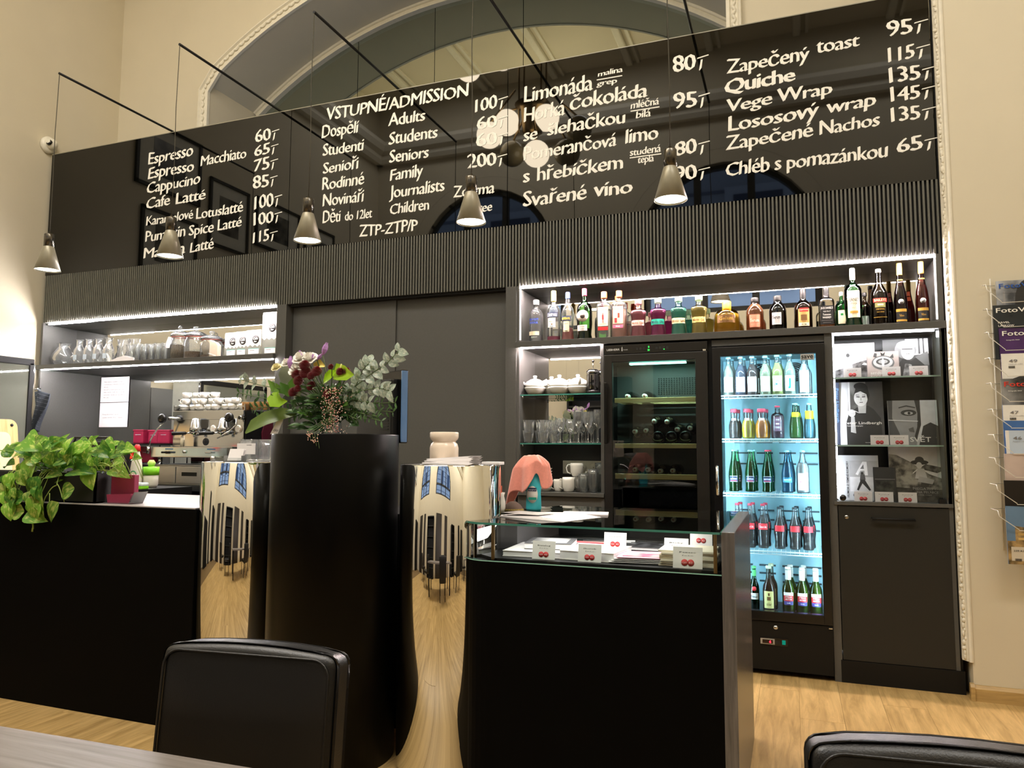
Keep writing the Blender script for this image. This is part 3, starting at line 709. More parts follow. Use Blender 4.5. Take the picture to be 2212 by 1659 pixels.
b = MB(); b.tube([(-1.105, YF-0.02, 1.68), (-1.105, YF-0.05, 1.68)], 0.006, seg=8); b.tube([(-1.105, YF-0.02, 1.38), (-1.105, YF-0.05, 1.38)], 0.006, seg=8); b.box(-1.115, -1.095, YF-0.06, YF-0.045, 1.33, 1.72, None, 0.004); b.build('handle', BLKGLOSS, dr)
MB().box(-0.50, -0.482, YF-0.022, YF+0.01, 1.90, 1.912, None, 0.002).build('hinge', CHROME, dr)
WOODF = wood('beech_front', (236, 196, 120), (252, 226, 166), sc=(3, 40, 40), rough=0.5, rnd=0.04)
for z0, z1 in ((1.592, 1.622), (1.303, 1.332), (1.108, 1.142)):
    s = MB().box(-1.062, -0.552, YF+0.012, YF+0.03, z0, z1, None, 0.002).build('shelf_front', WOODF, WC)
    for k in range(7): MB().box(-1.06, -0.555, YF+0.045+k*0.04, YF+0.065+k*0.04, z0+0.005, z0+0.017).build('slat', WOODF, s)
MB().box(-0.98, -0.62, 4.76, 4.80, 1.845, 1.855).build('interior_lamp', emis('cooler_lamp', (150, 255, 230), 9), WC)
area('cooler_fill', (-.8, 4.673, 1.846), .45, 5.0, (.6, 1, .9), size_y=.012)  # fill light added behind the door glass to brighten the shelf fronts
b = MB()
for r in range(9):
    for c in range(16): b.box(-0.83+c*0.017, -0.823+c*0.017, 4.974, 4.98, 1.66+r*0.013, 1.666+r*0.013)
o = b.build('vent_holes', BLACK, WC); o['kind'] = 'stuff'
# bottles lying in the cooler
def lathe_obj(name, prof, m, par=None, seg=24, **kw): return MB().lathe(prof, seg=seg, **kw).build(name, m, par)
GB = glass('dark_bottle', (52, 66, 52), 1.5, edge=(20, 28, 20), refl=1.5)
WDK = mat('dark_green_bottle', (10, 14, 12), 0.08, noise=0.0)
def lying(x, y, z, label, flip=False):
    t = thing('wine_bottle', label, 'bottle', (x, y, z), rz=0 if not flip else PI, group='wine bottles lying in the cooler')
    lathe_obj('body', [(0, 0.3), (0.036, 0.298), (0.038, 0.285), (0.038, 0.11), (0.03, 0.08), (0.015, 0.055), (0.0135, 0.01)], WDK, t, axis='Y', seg=20)
    lathe_obj('capsule', [(0, 0), (0.0145, 0.0), (0.0148, 0.05), (0.0135, 0.05)], mat('cream_capsule', (225, 220, 205), 0.4), t, axis='Y', seg=16)
    lathe_obj('emblem', [(0, -0.001), (0.006, -0.001), (0.006, 0.0)], mat('capsule_red', (160, 90, 70), 0.5), t, axis='Y', seg=12)
    return t
wp = [(-0.988, 1.636, 'on the top wooden shelf, left'), (-0.878, 1.636, 'on the top wooden shelf, right'), (-0.943, 1.167, 'on the bottom wooden shelf, first from the left'), (-0.863, 1.168, 'on the bottom wooden shelf, second from the left'), (-0.784, 1.160, 'on the bottom wooden shelf, third from the left'), (-0.706, 1.163, 'on the bottom wooden shelf, fourth from the left'),
 (-0.901, 1.022, 'below the bottom shelf, alone at the upper left'), (-0.681, 1.015, 'below the bottom shelf, upper right pair, left'), (-0.603, 1.016, 'below the bottom shelf, upper right pair, right'), (-0.948, 0.960, 'in the lowest row, first'), (-0.871, 0.955, 'in the lowest row, second'), (-0.795, 0.955, 'in the lowest row, third'), (-0.722, 0.952, 'in the lowest row, fourth'), (-0.640, 0.952, 'in the lowest row, fifth'), (-0.562, 0.954, 'in the lowest row, sixth'),
 (-0.943, 1.409, 'in the middle pile, far left'), (-0.871, 1.415, 'in the middle pile, second from the left'), (-0.818, 1.474, 'in the middle pile, upper left'), (-0.738, 1.470, 'in the middle pile, upper right'), (-0.675, 1.421, 'in the middle pile, second from the right'), (-0.596, 1.430, 'in the middle pile, far right')]
w0 = None
for x, z, d_ in wp:
    lab = 'wine bottle lying neck out '+d_
    yy = YF+0.02 if z < 1.06 else 4.72
    if w0 is None: w0 = lying(x, yy, z, lab)
    else: dup(w0, (x, yy, z), 0, lab)
for k, (x, z) in enumerate([(-0.795, 1.372), (-0.710, 1.372), (-0.622, 1.374)]):
    dup(w0, (x, 5.0, z+0.002), PI, 'wine bottle lying base out on the middle shelf, %s of three' % ['left', 'centre', 'right'][k])
panel(WC, 'rack', -1.07, -0.55, 4.73, 4.74, 1.34, 1.342, BLACK)

# ================================================================ DRINKS FRIDGE
DF = thing('drinks_fridge', 'tall black glass-door fridge glowing cyan, full of soft drinks and beers', 'refrigerator', (0, 0, 0))
LIN = mat('liner_cyan_light', (172, 220, 232), 0.35, noise=0.03)  # cyan of the fridge light is put into the liner colour
panel(DF, 'body', -0.45, -0.43, YF+0.02, 5.2, 0.02, 1.925, BLACK); panel(DF, 'body', 0.17, 0.19, YF+0.02, 5.2, 0.02, 1.925, BLACK)
panel(DF, 'body', -0.45, 0.19, YF+0.02, 5.2, 1.90, 1.925, BLACK); panel(DF, 'body', -0.45, 0.19, YF+0.02, 5.2, 0.02, 0.32, BLACK)
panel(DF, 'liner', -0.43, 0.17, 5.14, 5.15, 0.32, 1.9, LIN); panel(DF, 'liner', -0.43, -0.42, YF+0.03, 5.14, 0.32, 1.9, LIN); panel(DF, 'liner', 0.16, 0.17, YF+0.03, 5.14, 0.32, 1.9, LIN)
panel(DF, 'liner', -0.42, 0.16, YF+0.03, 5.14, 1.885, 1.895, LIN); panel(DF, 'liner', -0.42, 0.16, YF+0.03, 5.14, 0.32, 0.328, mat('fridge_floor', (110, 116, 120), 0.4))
for x in (-0.417, 0.149): MB().box(x-.002, x+0.010, YF+0.020, YF+0.030, 0.36, 1.87).build('led_tube', LEDC, DF)
MB().box(-0.40, 0.14, YF+0.024, YF+0.034, 1.872, 1.882).build('led_tube', LEDC, DF)
for x in (-0.19, 0.03):
    f = lathe_obj('fan', [(0, 0), (0.062, 0), (0.062, -0.012), (0.056, -0.014)], mat('fan_dark', (30, 50, 56), 0.5), DF, axis='Y', M=Matrix.Translation((x, 5.13, 1.80)))
    for r in (0.016, 0.028, 0.04, 0.052): MB().tube([(x+r*math.cos(a*PI/8), 5.112, 1.80+r*math.sin(a*PI/8)) for a in range(17)], 0.0016, CHROME, 5).build('guard_ring', None, f)
b = MB()
for z in (1.20, 1.27, 1.34, 0.90, 0.84, 0.78, 0.55, 0.50, 0.45):
    for x in (-0.36, -0.22, -0.08, 0.05): b.box(x, x+0.10, 5.125, 5.138, z, z+0.01)
b.build('air_slots', mat('slot_dark', (50, 70, 78), 0.5), DF)
frame('door_frame', -0.445, 0.188, 0.31, 1.918, -0.397, 0.142, 0.362, 1.862, YF-0.03, YF+0.018, mat('fridge_frame', (14, 15, 18), 0.25), DF)
MB().box(-0.397, 0.142, YF-0.02, YF-0.016, 0.362, 1.862).build('door_glass', glass('fridge_glass', (252, 254, 254), 1.4, edge=(235, 245, 245), refl=0.6), DF)
mb = MB(); mb.box(0.058, 0.132, YF-0.0225, YF-0.0205, 1.822, 1.858, mat('sticker_grey', (196, 198, 196), 0.5)); put_text(mb, 'save', 0.062, 1.832, 0.066, 0.027, YF-0.023, INK, bold=0.03, base=0.73)
mb.box(0.062, 0.128, YF-0.0235, YF-0.0225, 1.825, 1.8275, INK); mb.build('sticker', None, DF, fix=False)
b = MB(); b.tube([(-0.425, YF-0.03, 1.20), (-0.425, YF-0.062, 1.195), (-0.425, YF-0.062, 1.03), (-0.425, YF-0.03, 1.025)], 0.010, CHROME, 10); b.build('handle', None, DF)
panel(DF, 'lower_panel', -0.445, 0.188, YF-0.02, YF+0.02, 0.03, 0.305, BLACK, 0.003)
lathe_obj('lock', [(0, -0.005), (0.013, -0.004), (0.013, 0.0)], CHROME, DF, axis='Y', M=Matrix.Translation((-0.118, YF-0.02, 0.272)))
MB().box(0.165, 0.185, YF-0.032, YF-0.02, 0.29, 0.297, None, 0.001).build('hinge', CHROME, DF)
c_ = MB().box(-0.205, -0.052, YF-0.024, YF-0.019, 0.17, 0.215, None, 0.002).build('thermostat', BLKGLOSS, DF)
MB().box(-0.203, -0.125, YF-0.027, YF-0.023, 0.176, 0.208, None, 0.002).build('bezel', mat('bezel_grey', (168, 160, 150), 0.4), c_)
MB().box(-0.192, -0.135, YF-0.0285, YF-0.0268, 0.182, 0.202).build('screen', mat('screen_dark', (30, 10, 10), 0.2), c_)
mb = MB(); put_text(mb, '6', -0.155, 0.185, 0.011, 0.015, YF-0.029, emis('red_digit', (255, 40, 60), 4), bold=0.03); mb.build('digit', None, c_, fix=False)
MB().box(-0.118, -0.10, YF-0.027, YF-0.023, 0.183, 0.198, None, 0.001).build('button', ANTHD, c_)
MB().box(-0.085, -0.066, YF-0.027, YF-0.023, 0.180, 0.205, None, 0.002).build('switch', emis('green_switch', (30, 170, 140), 0.6), c_)
ROWZ = [1.632, 1.366, 1.038, 0.700]
for z in ROWZ:
    b = MB(); b.tube([(-0.415, YF+0.06, z-0.006), (0.155, YF+0.06, z-0.006)], 0.004, seg=6); b.tube([(-0.415, YF+0.06, z-0.022), (0.155, YF+0.06, z-0.022)], 0.003, seg=6)
    for k in range(23):
        x = -0.41+k*0.0255; b.tube([(x, YF+0.06, z-0.022), (x, YF+0.06, z-0.004), (x, 5.12, z-0.004)], 0.0016, seg=4, cap=False)
    b.build('wire_shelf', mat('wire_white', (215, 225, 228), 0.3), DF)
# ================================================================ BOTTLES
PR = {
 'vodka': [(0, .0), (.92, 0), (1, .03), (1, .60), (.93, .68), (.72, .745), (.42, .785), (.33, .81), (.33, .9), (.38, .905), (.38, .93)],
 'tall': [(0, 0), (.94, 0), (1, .02), (1, .55), (.95, .62), (.75, .68), (.45, .73), (.32, .78), (.30, .93)],
 'flare': [(0, 0), (.98, 0), (1, .03), (.86, .22), (.88, .34), (1, .52), (1.0, .58), (.86, .66), (.5, .74), (.36, .80), (.34, .94)],
 'vermouth': [(0, 0), (1, 0), (1.02, .03), (.86, .12), (.9, .2), (1, .3), (1, .55), (.95, .64), (.72, .70), (.36, .74), (.29, .78), (.27, .95)],
 'square': [(0, 0), (.96, 0), (1, .03), (1, .68), (.9, .74), (.55, .77), (.34, .80), (.34, .90)],
 'gin': [(0, 0), (.98, 0), (1, .03), (.86, .30), (.84, .38), (1.0, .58), (1.04, .66), (.9, .71), (.5, .74), (.38, .78), (.38, .9)],
 'round': [(0, 0), (.9, 0), (1, .05), (1, .42), (.95, .58), (.78, .70), (.5, .76), (.3, .78), (.28, .84), (.28, .97)],
 'serum': [(0, 0), (.92, 0), (1, .05), (1, .58), (.9, .68), (.6, .78), (.44, .83), (.42, .92)],
 'rum': [(0, 0), (.94, 0), (1, .03), (1, .52), (.93, .60), (.6, .67), (.36, .72), (.30, .78), (.28, .95)],
 'jack': [(0, 0), (.96, 0), (1, .03), (1, .62), (.9, .68), (.45, .73), (.32, .78), (.34, .93)],
 'liqueur': [(0, 0), (.93, 0), (1, .03), (1, .48), (.92, .58), (.66, .66), (.42, .73), (.30, .80), (.27, .97)],
 'slim': [(0, 0), (.95, 0), (1, .02), (1, .38), (.86, .52), (.6, .64), (.42, .76), (.36, .97)],
 'soda': [(0, 0), (.92, 0), (1, .03), (1, .56), (.86, .64), (.55, .74), (.40, .82), (.37, .94), (.42, .945), (.42, .96)],
 'juice': [(0, 0), (.8, 0), (.92, .04), (1, .25), (.98, .45), (.78, .58), (.60, .64), (.58, .72), (.64, .74), (.64, .92)],
 'flask': [(0, 0), (.95, 0), (1, .03), (1, .66), (.85, .74), (.45, .78), (.36, .82), (.36, .93)],
 'mineral': [(0, 0), (.9, 0), (.96, .03), (.88, .08), (.92, .2), (1, .34), (.98, .45), (.76, .62), (.5, .78), (.38, .9), (.38, .96)],
 'tonic': [(0, 0), (.9, 0), (1, .06), (1, .34), (.92, .44), (.8, .58), (.5, .74), (.40, .88), (.40, .96)],
 'cola': [(0, 0), (.85, 0), (.92, .04), (.84, .12), (.86, .22), (1, .36), (1, .46), (.94, .54), (.72, .66), (.45, .78), (.36, .9), (.38, .95)],
 'beer': [(0, 0), (.94, 0), (1, .02), (1, .48), (.9, .57), (.55, .67), (.40, .76), (.36, .93), (.40, .935), (.40, .955)],
}
def gmat(name, tint, milky=0.0): return glass(name, tuple(int((v/255)**.28*255) for v in tint), 1.5, milky=milky, refl=1.3)
def liquid(name, rgb, milky=0.55): return glass('liquid_'+name, tuple(int((v/255)**.4*255) for v in rgb), 1.33, edge=tuple(int(v*0.6) for v in rgb), milky=min(.92, milky*1.8), refl=0.6)
def bottle(name, label, loc, h, wd, kind, gm, liq=None, level=0.6, cap=None, labels=(), group=None, rz=0.0, sq=0.0, sy=1.0, cat='bottle', under=None):
    t = thing(name, label, cat, loc, rz, group); r = wd/2; P = [(a*r, z*h) for a, z in PR[kind]]
    MB().lathe(P, seg=22, sq=sq, sy=sy).build('glass_body', gm, t)
    if liq:
        Q = [(max(a-0.0016, 0), max(z, 0.004)) for a, z in P if z < level*h]
        if len(Q) > 1:
            # interpolate the radius at the level
            for (a0_, z0_), (a1_, z1_) in zip(P, P[1:]):
                if z0_ <= level*h < z1_: ra = a0_+(a1_-a0_)*(level*h-z0_)/(z1_-z0_)-0.0016; Q += [(ra, level*h), (0, level*h)]; break
            MB().lathe(Q, seg=20, sq=sq, sy=sy).build('liquid', liq, t)
    if cap:
        cm, cr, ch_ = cap; z1 = h; z0 = h-ch_*h; c = cr*r
        MB().lathe([(0, z0), (c, z0), (c*1.03, z0+0.003), (c, z1-0.003), (c*0.9, z1), (0, z1)], seg=18).build('cap', cm, t)
    for L in labels:
        mb = MB()
        for it in L[1]:
            if it[0] == 'patch':
                _, m, x0, x1, z0, z1 = it; q = (0, 0, r*L[2]+0.0008+0.0003*L[1].index(it))
                if sq: mb.box(x0*r, x1*r, -r*sy*L[2]-0.0012-0.0003*L[1].index(it), -r*sy*L[2]-0.0004, z0*h, z1*h, m)
                else: label_patch(mb, x0*r, x1*r, z0*h, z1*h, m, q)
            elif it[0] == 'disc':
                _, m, rr, zc = it; mb.lathe([(0, 0), (rr*r, 0), (rr*r, 0.001), (0, 0.0012)], (0, -r*sy*L[2]-0.0006-0.0006*L[1].index(it), zc*h), 24, m, axis='Y', M=None)
            else:
                _, s, m, x0, wt, z0, hh = it; yy = -r*sy*L[2]-0.0034
                put_text(mb, s, x0*r, z0*h, wt*r, hh*h, yy, m, bold=0.015, res=1, wrap=None if sq else (0, 0, r*L[2]+0.0024))
        mb.build(L[0], None, t, fix=False)
    return t
CG = CLEAR
M_ = lambda n, c, **k: mat('print_'+n, c, 0.5, noise=0.0, **k)
white_, navy_, black_, gold_, blue_, red_, cream_, green_ = M_('white', (242, 240, 234)), M_('navy', (34, 44, 78)), M_('black', (22, 20, 20)), M_('gold', (196, 152, 60)), M_('blue', (40, 80, 214)), M_('red', (206, 36, 40)), M_('cream', (236, 226, 190)), M_('green', (24, 120, 60))
orange_, pink_, teal_, grey_, silver_, brownL = M_('orange', (232, 96, 50)), M_('pink', (228, 110, 140)), M_('teal', (30, 160, 140)), M_('grey', (140, 140, 140)), M_('silver', (190, 190, 186)), M_('brown', (120, 84, 40))
ZB = 2.017
def B(*a, **k): return bottle(*a, **k)
B('vodka_bottle', 'clear vodka bottle with blue lettering, first on the long lit shelf', (-1.621, 4.76, ZB), .296, .098, 'vodka', CG, liquid('clear', (245, 248, 250), .04), .55, (M_('capwhite', (225, 225, 225)), .40, .11),
  labels=[('lettering', [('t', 'ABSOLUT', blue_, -.78, 1.45, .50, .055), ('t', 'VODKA', blue_, -.72, 1.3, .425, .055)], 1.0), ('label', [('patch', cream_, -.9, .75, .16, .25), ('t', 'KURANT', silver_, -.4, .9, .10, .03)], 1.0)])
B('aperitif_bottle', 'clear bottle with navy band, yellow cap and a little red liqueur left', (-1.494, 4.76, ZB), .352, .09, 'tall', CG, liquid('ruby', (180, 20, 60)), .10, (M_('capyellow', (240, 196, 90)), .38, .21),
  labels=[('band', [('patch', navy_, -1.0, .9, .47, .56), ('t', 'CAMPARI', white_, -.9, 1.7, .482, .062)], 1.0), ('label', [('patch', M_('pale', (238, 240, 214)), -.75, .55, .27, .45), ('t', 'Milano', green_, -.45, .7, .37, .025), ('disc', brownL, .13, .33), ('patch', black_, -.4, .25, .285, .295)], 1.0)])
B('aperitif_bottle', 'flared clear bottle with slanted blue and yellow label, half full of orange-red liqueur', (-1.395, 4.76, ZB), .335, .085, 'flare', CG, liquid('scarlet', (235, 50, 40)), .27, (M_('capblue', (60, 80, 150)), .36, .13),
  labels=[('band', [('patch', navy_, -.85, .85, .40, .50), ('t', 'APEROL', M_('yellow', (240, 210, 60)), -.75, 1.45, .425, .05)], 1.03), ('label', [('patch', cream_, -.5, .5, .18, .39), ('patch', gold_, -.45, .45, .20, .205), ('t', 'APERITIVO', red_, -.38, .75, .33, .02), ('patch', black_, -.25, .25, .188, .2)], 1.02)])
B('vermouth_bottle', 'green vermouth bottle with a round pale seal and red cap on the lit shelf', (-1.279, 4.76, ZB), .352, .102, 'vermouth', gmat('bright_green_glass', (70, 215, 60)), liquid('darkgreen', (10, 20, 10), .3), .22, (M_('capred', (214, 60, 90)), .32, .14),
  labels=[('seal', [('disc', silver_, .78, .45), ('disc', M_('sealcream', (238, 222, 208)), .72, .45), ('disc', M_('brownseal', (70, 52, 42)), .34, .45), ('t', 'MARTINI', black_, -.62, 1.24, .435, .036)], 1.0), ('label', [('patch', M_('palepink', (232, 214, 204)), -.85, .6, .17, .28), ('t', 'EXTRA DRY', black_, -.6, .9, .235, .018), ('t', 'Torino', black_, -.5, .75, .19, .025)], 1.02)])
B('gin_bottle', 'square clear gin bottle with cream label and orange-red cap', (-1.145, 4.76, ZB), .32, .094, 'square', CG, liquid('clear', (245, 248, 250), .04), .62, (orange_, .42, .14), sq=.5, sy=.75,
  labels=[('label', [('patch', M_('cream2', (240, 222, 186)), -.72, .72, .27, .66), ('t', 'BEEFEATER', red_, -.65, 1.3, .60, .045), ('patch', red_, -.12, .12, .40, .50), ('patch', red_, -.05, .05, .33, .54), ('t', 'LONDON DRY GIN', brownL, -.5, 1.0, .30, .018), ('patch', red_, -.72, .72, .18, .25)], 1.0)])
B('gin_bottle', 'square gin bottle with strawberry label and pink-orange gin', (-1.044, 4.76, ZB), .32, .094, 'square', CG, liquid('coral', (255, 140, 100), .3), .60, (orange_, .42, .14), sq=.5, sy=.75,
  labels=[('label', [('patch', M_('cream3', (244, 206, 172)), -.7, .7, .30, .66), ('t', 'BEEFEATER', red_, -.65, 1.3, .60, .045), ('patch', red_, -.5, -.15, .32, .42), ('patch', M_('brick', (150, 60, 40)), -.05, .22, .42, .52), ('patch', pink_, -.7, .7, .21, .28), ('t', 'PINK', white_, -.3, .6, .23, .03)], 1.0)])
for i, (x, c, capc, lab, nm) in enumerate([(-.917, (255, 150, 175), (238, 190, 196), (244, 190, 180), 'pale pink'), (-.789, (226, 60, 160), (210, 225, 205), (30, 170, 140), 'magenta'), (-.658, (90, 226, 200), (200, 225, 205), (236, 220, 170), 'mint green'), (-.531, (250, 225, 110), (214, 232, 200), (226, 200, 120), 'pale yellow')]):
    lm = M_('mint%d' % i, lab)
    B('gin_bottle', 'waisted %s flavoured gin bottle with a slanted band' % nm, (x, 4.76, ZB), .252, .1, 'gin', gmat('tint%d' % i, tuple(min(255, int(v*.55+115)) for v in c)), liquid('mint%d' % i, c, .52), .70, (glass('cap_glass%d' % i, capc, 1.5, milky=.4), .46, .13),
      labels=[('band', [('patch', lm, -1.0, 1.0, .30, .44), ('t', 'Mintis Gin', navy_ if i == 1 else brownL, -.8, 1.6, .335, .07)], .92)], group=None)
B('rum_bottle', 'wide round bottle of amber liqueur with dark label band', (-.363, 4.77, ZB), .205, .158, 'round', gmat('amber_glass', (250, 205, 90)), liquid('amber', (255, 200, 40), .5), .60, (M_('capamber', (206, 160, 40)), .34, .3),
  labels=[('label', [('patch', brownL, -.72, .72, .30, .53), ('t', 'Golem', gold_, -.55, 1.1, .37, .12)], 1.0)])
B('spirit_bottle', 'short round-shouldered bottle of copper spirit with black cap', (-.195, 4.76, ZB), .215, .104, 'serum', gmat('pale_copper', (255, 215, 190)), liquid('copper', (215, 110, 60), .35), .80, (black_, .44, .13),
  labels=[('label', [('patch', M_('coppery', (214, 140, 110)), -.62, .62, .12, .48), ('t', 'Serum', M_('copperw', (255, 225, 205)), -.5, 1.0, .27, .1), ('patch', M_('copperw', (255, 225, 205)), -.45, .45, .20, .205)], 1.0)])
B('spirit_bottle', 'short round-shouldered bottle of black spirit with pale label', (-.062, 4.76, ZB), .218, .1, 'serum', gmat('smoke', (150, 140, 140)), liquid('blacki', (6, 5, 5), .15), .80, (black_, .46, .16),
  labels=[('label', [('patch', M_('greylab', (200, 198, 196)), -.72, .42, .16, .50), ('t', 'Serum', black_, -.62, .95, .32, .1)], 1.0)])
B('rum_bottle', 'dark bottle with black wax neck, red tab and parchment label', (.083, 4.76, ZB), .254, .102, 'rum', gmat('smoke2', (90, 70, 62)), liquid('brown', (60, 26, 10), .5), .60, (black_, .34, .33),
  labels=[('label', [('patch', M_('parch', (206, 160, 90)), -.6, .7, .07, .48), ('patch', red_, -.45, .6, .41, .50), ('t', 'PLANTATION', cream_, -.38, .9, .44, .03), ('patch', brownL, -.3, .4, .2, .34), ('patch', cream_, -.55, .65, .07, .15), ('t', 'RUM', black_, -.2, .5, .09, .03)], 1.0)])
B('whiskey_bottle', 'square whiskey bottle with black and white label', (.212, 4.76, ZB), .256, .088, 'jack', gmat('clear_smoke', (225, 215, 205)), liquid('whisky', (150, 70, 20), .4), .10, (black_, .38, .30), sq=.45,
  labels=[('label', [('patch', black_, -.84, .84, .08, .52), ('t', 'JACK DANIEL\'S', white_, -.75, 1.5, .44, .05), ('t', 'OLD No.7', white_, -.45, .9, .37, .03), ('t', 'Tennessee', white_, -.5, 1.0, .29, .045), ('t', 'WHISKEY', white_, -.55, 1.1, .22, .045), ('patch', grey_, -.7, .7, .17, .175), ('patch', grey_, -.5, .5, .12, .125)], 1.0)])
B('bitters_bottle', 'green herbal bitters bottle with tall parchment label', (.359, 4.76, ZB), .355, .098, 'vermouth', gmat('green2', (60, 190, 90)), liquid('greendark', (14, 50, 24), .4), .30, (M_('capsilver', (205, 225, 205)), .30, .20),
  labels=[('label', [('patch', cream_, -.72, .72, .15, .60), ('t', 'FERNET', black_, -.62, 1.24, .42, .055), ('t', 'STOCK', black_, -.4, .8, .365, .03), ('t', '1927', brownL, -.2, .4, .30, .02), ('patch', gold_, -.45, .45, .22, .26)], 1.0)])
B('liqueur_bottle', 'dark brown cream liqueur bottle with arched red label', (.498, 4.76, ZB), .338, .096, 'liqueur', gmat('darkbrown', (52, 36, 28)), liquid('choc', (34, 18, 10), .6), .60, (M_('capsm', (190, 186, 176)), .32, .06),
  labels=[('label', [('patch', M_('brick2', (170, 50, 36)), -.85, .85, .40, .47), ('t', 'BAILEYS', cream_, -.68, 1.36, .415, .045), ('patch', M_('olive', (140, 140, 80)), -.6, .6, .31, .39), ('patch', cream_, -.3, .35, .34, .37), ('t', 'ORIGINAL', gold_, -.5, 1.0, .265, .028), ('t', 'IRISH CREAM', gold_, -.4, .8, .22, .016), ('patch', gold_, -.8, .8, .135, .142)], 1.0)])
for i, (x, lbl) in enumerate([(.607, 'slender dark wine bottle with gold neck foil, second from the shelf end'), (.718, 'slender dark red wine bottle with gold neck foil at the shelf end')]):
    B('wine_bottle', lbl, (x, 4.75, ZB), .362, .072, 'slim', gmat('winered%d' % i, [(60, 26, 30), (150, 50, 40)][i]), liquid('wine%d' % i, [(30, 6, 10), (110, 20, 16)][i], .5), .62, (gold_, .40, .20),
      labels=[('medal', [('disc', silver_, .42, .36), ('disc', grey_, .28, .36)], .96), ('label', [('patch', black_, -.85, .85, .02, .22), ('patch', gold_, -.85, .85, .20, .245), ('patch', gold_, -.85, .85, .045, .075), ('t', 'Vino', gold_, -.35, .7, .12, .04)], 1.01), ('neck_ring', [('patch', gold_, -.5, .5, .71, .73)], .5)])
# second row bottles on the shelf
bottle('gin_bottle', 'gin bottle in the second row behind the two square gin bottles', (-1.08, 4.88, ZB), .31, .088, 'square', CG, liquid('clear', (245, 248, 250), .04), .5, (orange_, .42, .14), sq=.5, sy=.75)
bottle('bitters_bottle', 'small green bottle half hidden behind the herbal bitters', (.300, 4.85, ZB), .235, .075, 'vermouth', MATS['green2'], MATS['liquid_greendark'], .5, (MATS['print_capsilver'], .30, .1), labels=[('label', [('patch', cream_, -.6, .6, .15, .5), ('patch', green_, -.2, .2, .36, .42)], 1.0)])
bottle('liqueur_bottle', 'small black bottle behind the cream liqueur, left', (.430, 4.87, ZB), .225, .066, 'tall', MATS['darkbrown'], None, .5, (black_, .4, .1), labels=[('label', [('patch', grey_, -.6, .6, .08, .35)], 1.0)])

# ---------------- fridge rows
FG = 'drinks inside the glowing fridge'
def fridge(name, label, x, row, h, wd, kind, gm, lq, lvl, cap, labels=(), y=4.85, back=0):
    z = {1: 1.633, 2: 1.367, 3: 1.039, 4: .701, 5: .329}[row]
    t = bottle(name, label, (x, y, z), h, wd, kind, gm, lq, lvl, cap, labels, group=FG+', row %d from the top' % row)
    for k in range(back): dup(t, (x+0.012+0.004*k, y+0.1+0.085*k, z), 0, label.replace(' in the front row', '').replace(' in the bottom row', '')+', second row')
    return t
wl = lambda txt, col: [('label', [('patch', white_, -.86, .86, .09, .47)]+([('t', 'ON', col, -.32, .62, .32, .062), ('t', 'LEMON', col, -.62, 1.24, .235, .062)] if txt == 1 else [('t', 'LIMONADA', col, -.3, .6, .27, .018)] if txt == 0 else [('patch', col, -.12, .16, .16, .40), ('patch', col, -.25, .0, .15, .2)])+[('patch', grey_, -.5, .5, .15, .154)], 1.0)]
capg = M_('crown', (150, 205, 215)); capr = M_('crownred', (200, 60, 80))
Rw = [(-.366, .246, (200, 205, 170), 0, grey_, 'pale straw lemonade with plain white label'), (-.293, .246, (80, 80, 120), 1, grey_, 'dark violet lemonade with white label, second'), (-.224, .246, (70, 26, 20), 0, grey_, 'dark cola-brown lemonade with plain white label'), (-.146, .246, (210, 220, 130), 1, M_('tan', (190, 170, 150)), 'light yellow lemonade with white label'),
      (-.076, .25, (225, 235, 60), 1, M_('tealtext', (60, 140, 140)), 'bright yellow lemonade with white label'), (-.004, .252, (190, 235, 190), 2, teal_, 'pale green lemonade with blue figure on the label'), (.079, .235, (215, 235, 240), 3, grey_, 'clear bottle with tall white paper label, top row right')]
for i, (x, h, c, tp, col, d_) in enumerate(Rw):
    lb = wl(tp, col) if tp < 3 else [('label', [('patch', white_, -.86, .86, .06, .62), ('patch', grey_, -.05, .0, .2, .55), ('patch', red_, .25, .29, .12, .5)], 1.0)]
    fridge('lemonade_bottle', d_, x, 1, h, .069, 'soda', CG, liquid('lem%d' % i, c, .5 if i not in (1, 2) else .2), .80, (capg, .44, .05), lb, back=1 if i not in (5,) else 0)
for i, (x, w_, c, d_) in enumerate([(-.339, .063, (60, 40, 30), 'juice bottle with dark blackcurrant juice'), (-.26, .066, (245, 225, 30), 'juice bottle with bright yellow juice'), (-.174, .078, (255, 160, 20), 'juice bottle with orange juice')]):
    fridge('juice_bottle', 'small '+d_+' and red lid', x, 2, .184, w_, 'juice', CG, mat('juice_%d' % i, c, .3, noise=.03), .62, (M_('lidpink', (206, 70, 90)), .66, .12), [('neck_label', [('patch', white_, -.5, .5, .60, .68)], .66)], back=1)
fridge('tonic_bottle', 'flat clear flask-shaped bottle with dark lettering, second row', -.081, 2, .2, .076, 'flask', gmat('lilac_glass', (225, 205, 220)), liquid('tonic', (190, 150, 165), .2), .70, (M_('lidpink', (206, 70, 90)), .42, .05), [('label', [('patch', M_('plumlab', (120, 90, 110)), -.5, .5, .22, .64), ('t', 'THE', white_, -.3, .6, .54, .05), ('t', 'TONIC', white_, -.4, .8, .30, .06), ('patch', white_, -.25, .25, .42, .46)], 1.0)])
fridge('mineral_bottle', 'greenish bottle with yellow neck label, second row', .021, 2, .214, .07, 'tonic', gmat('aqua_green', (150, 220, 170)), liquid('ag', (170, 215, 130), .2), .75, (capg, .45, .05), [('neck_label', [('patch', M_('lime', (225, 230, 40)), -.7, .7, .60, .74)], .72)], back=1)
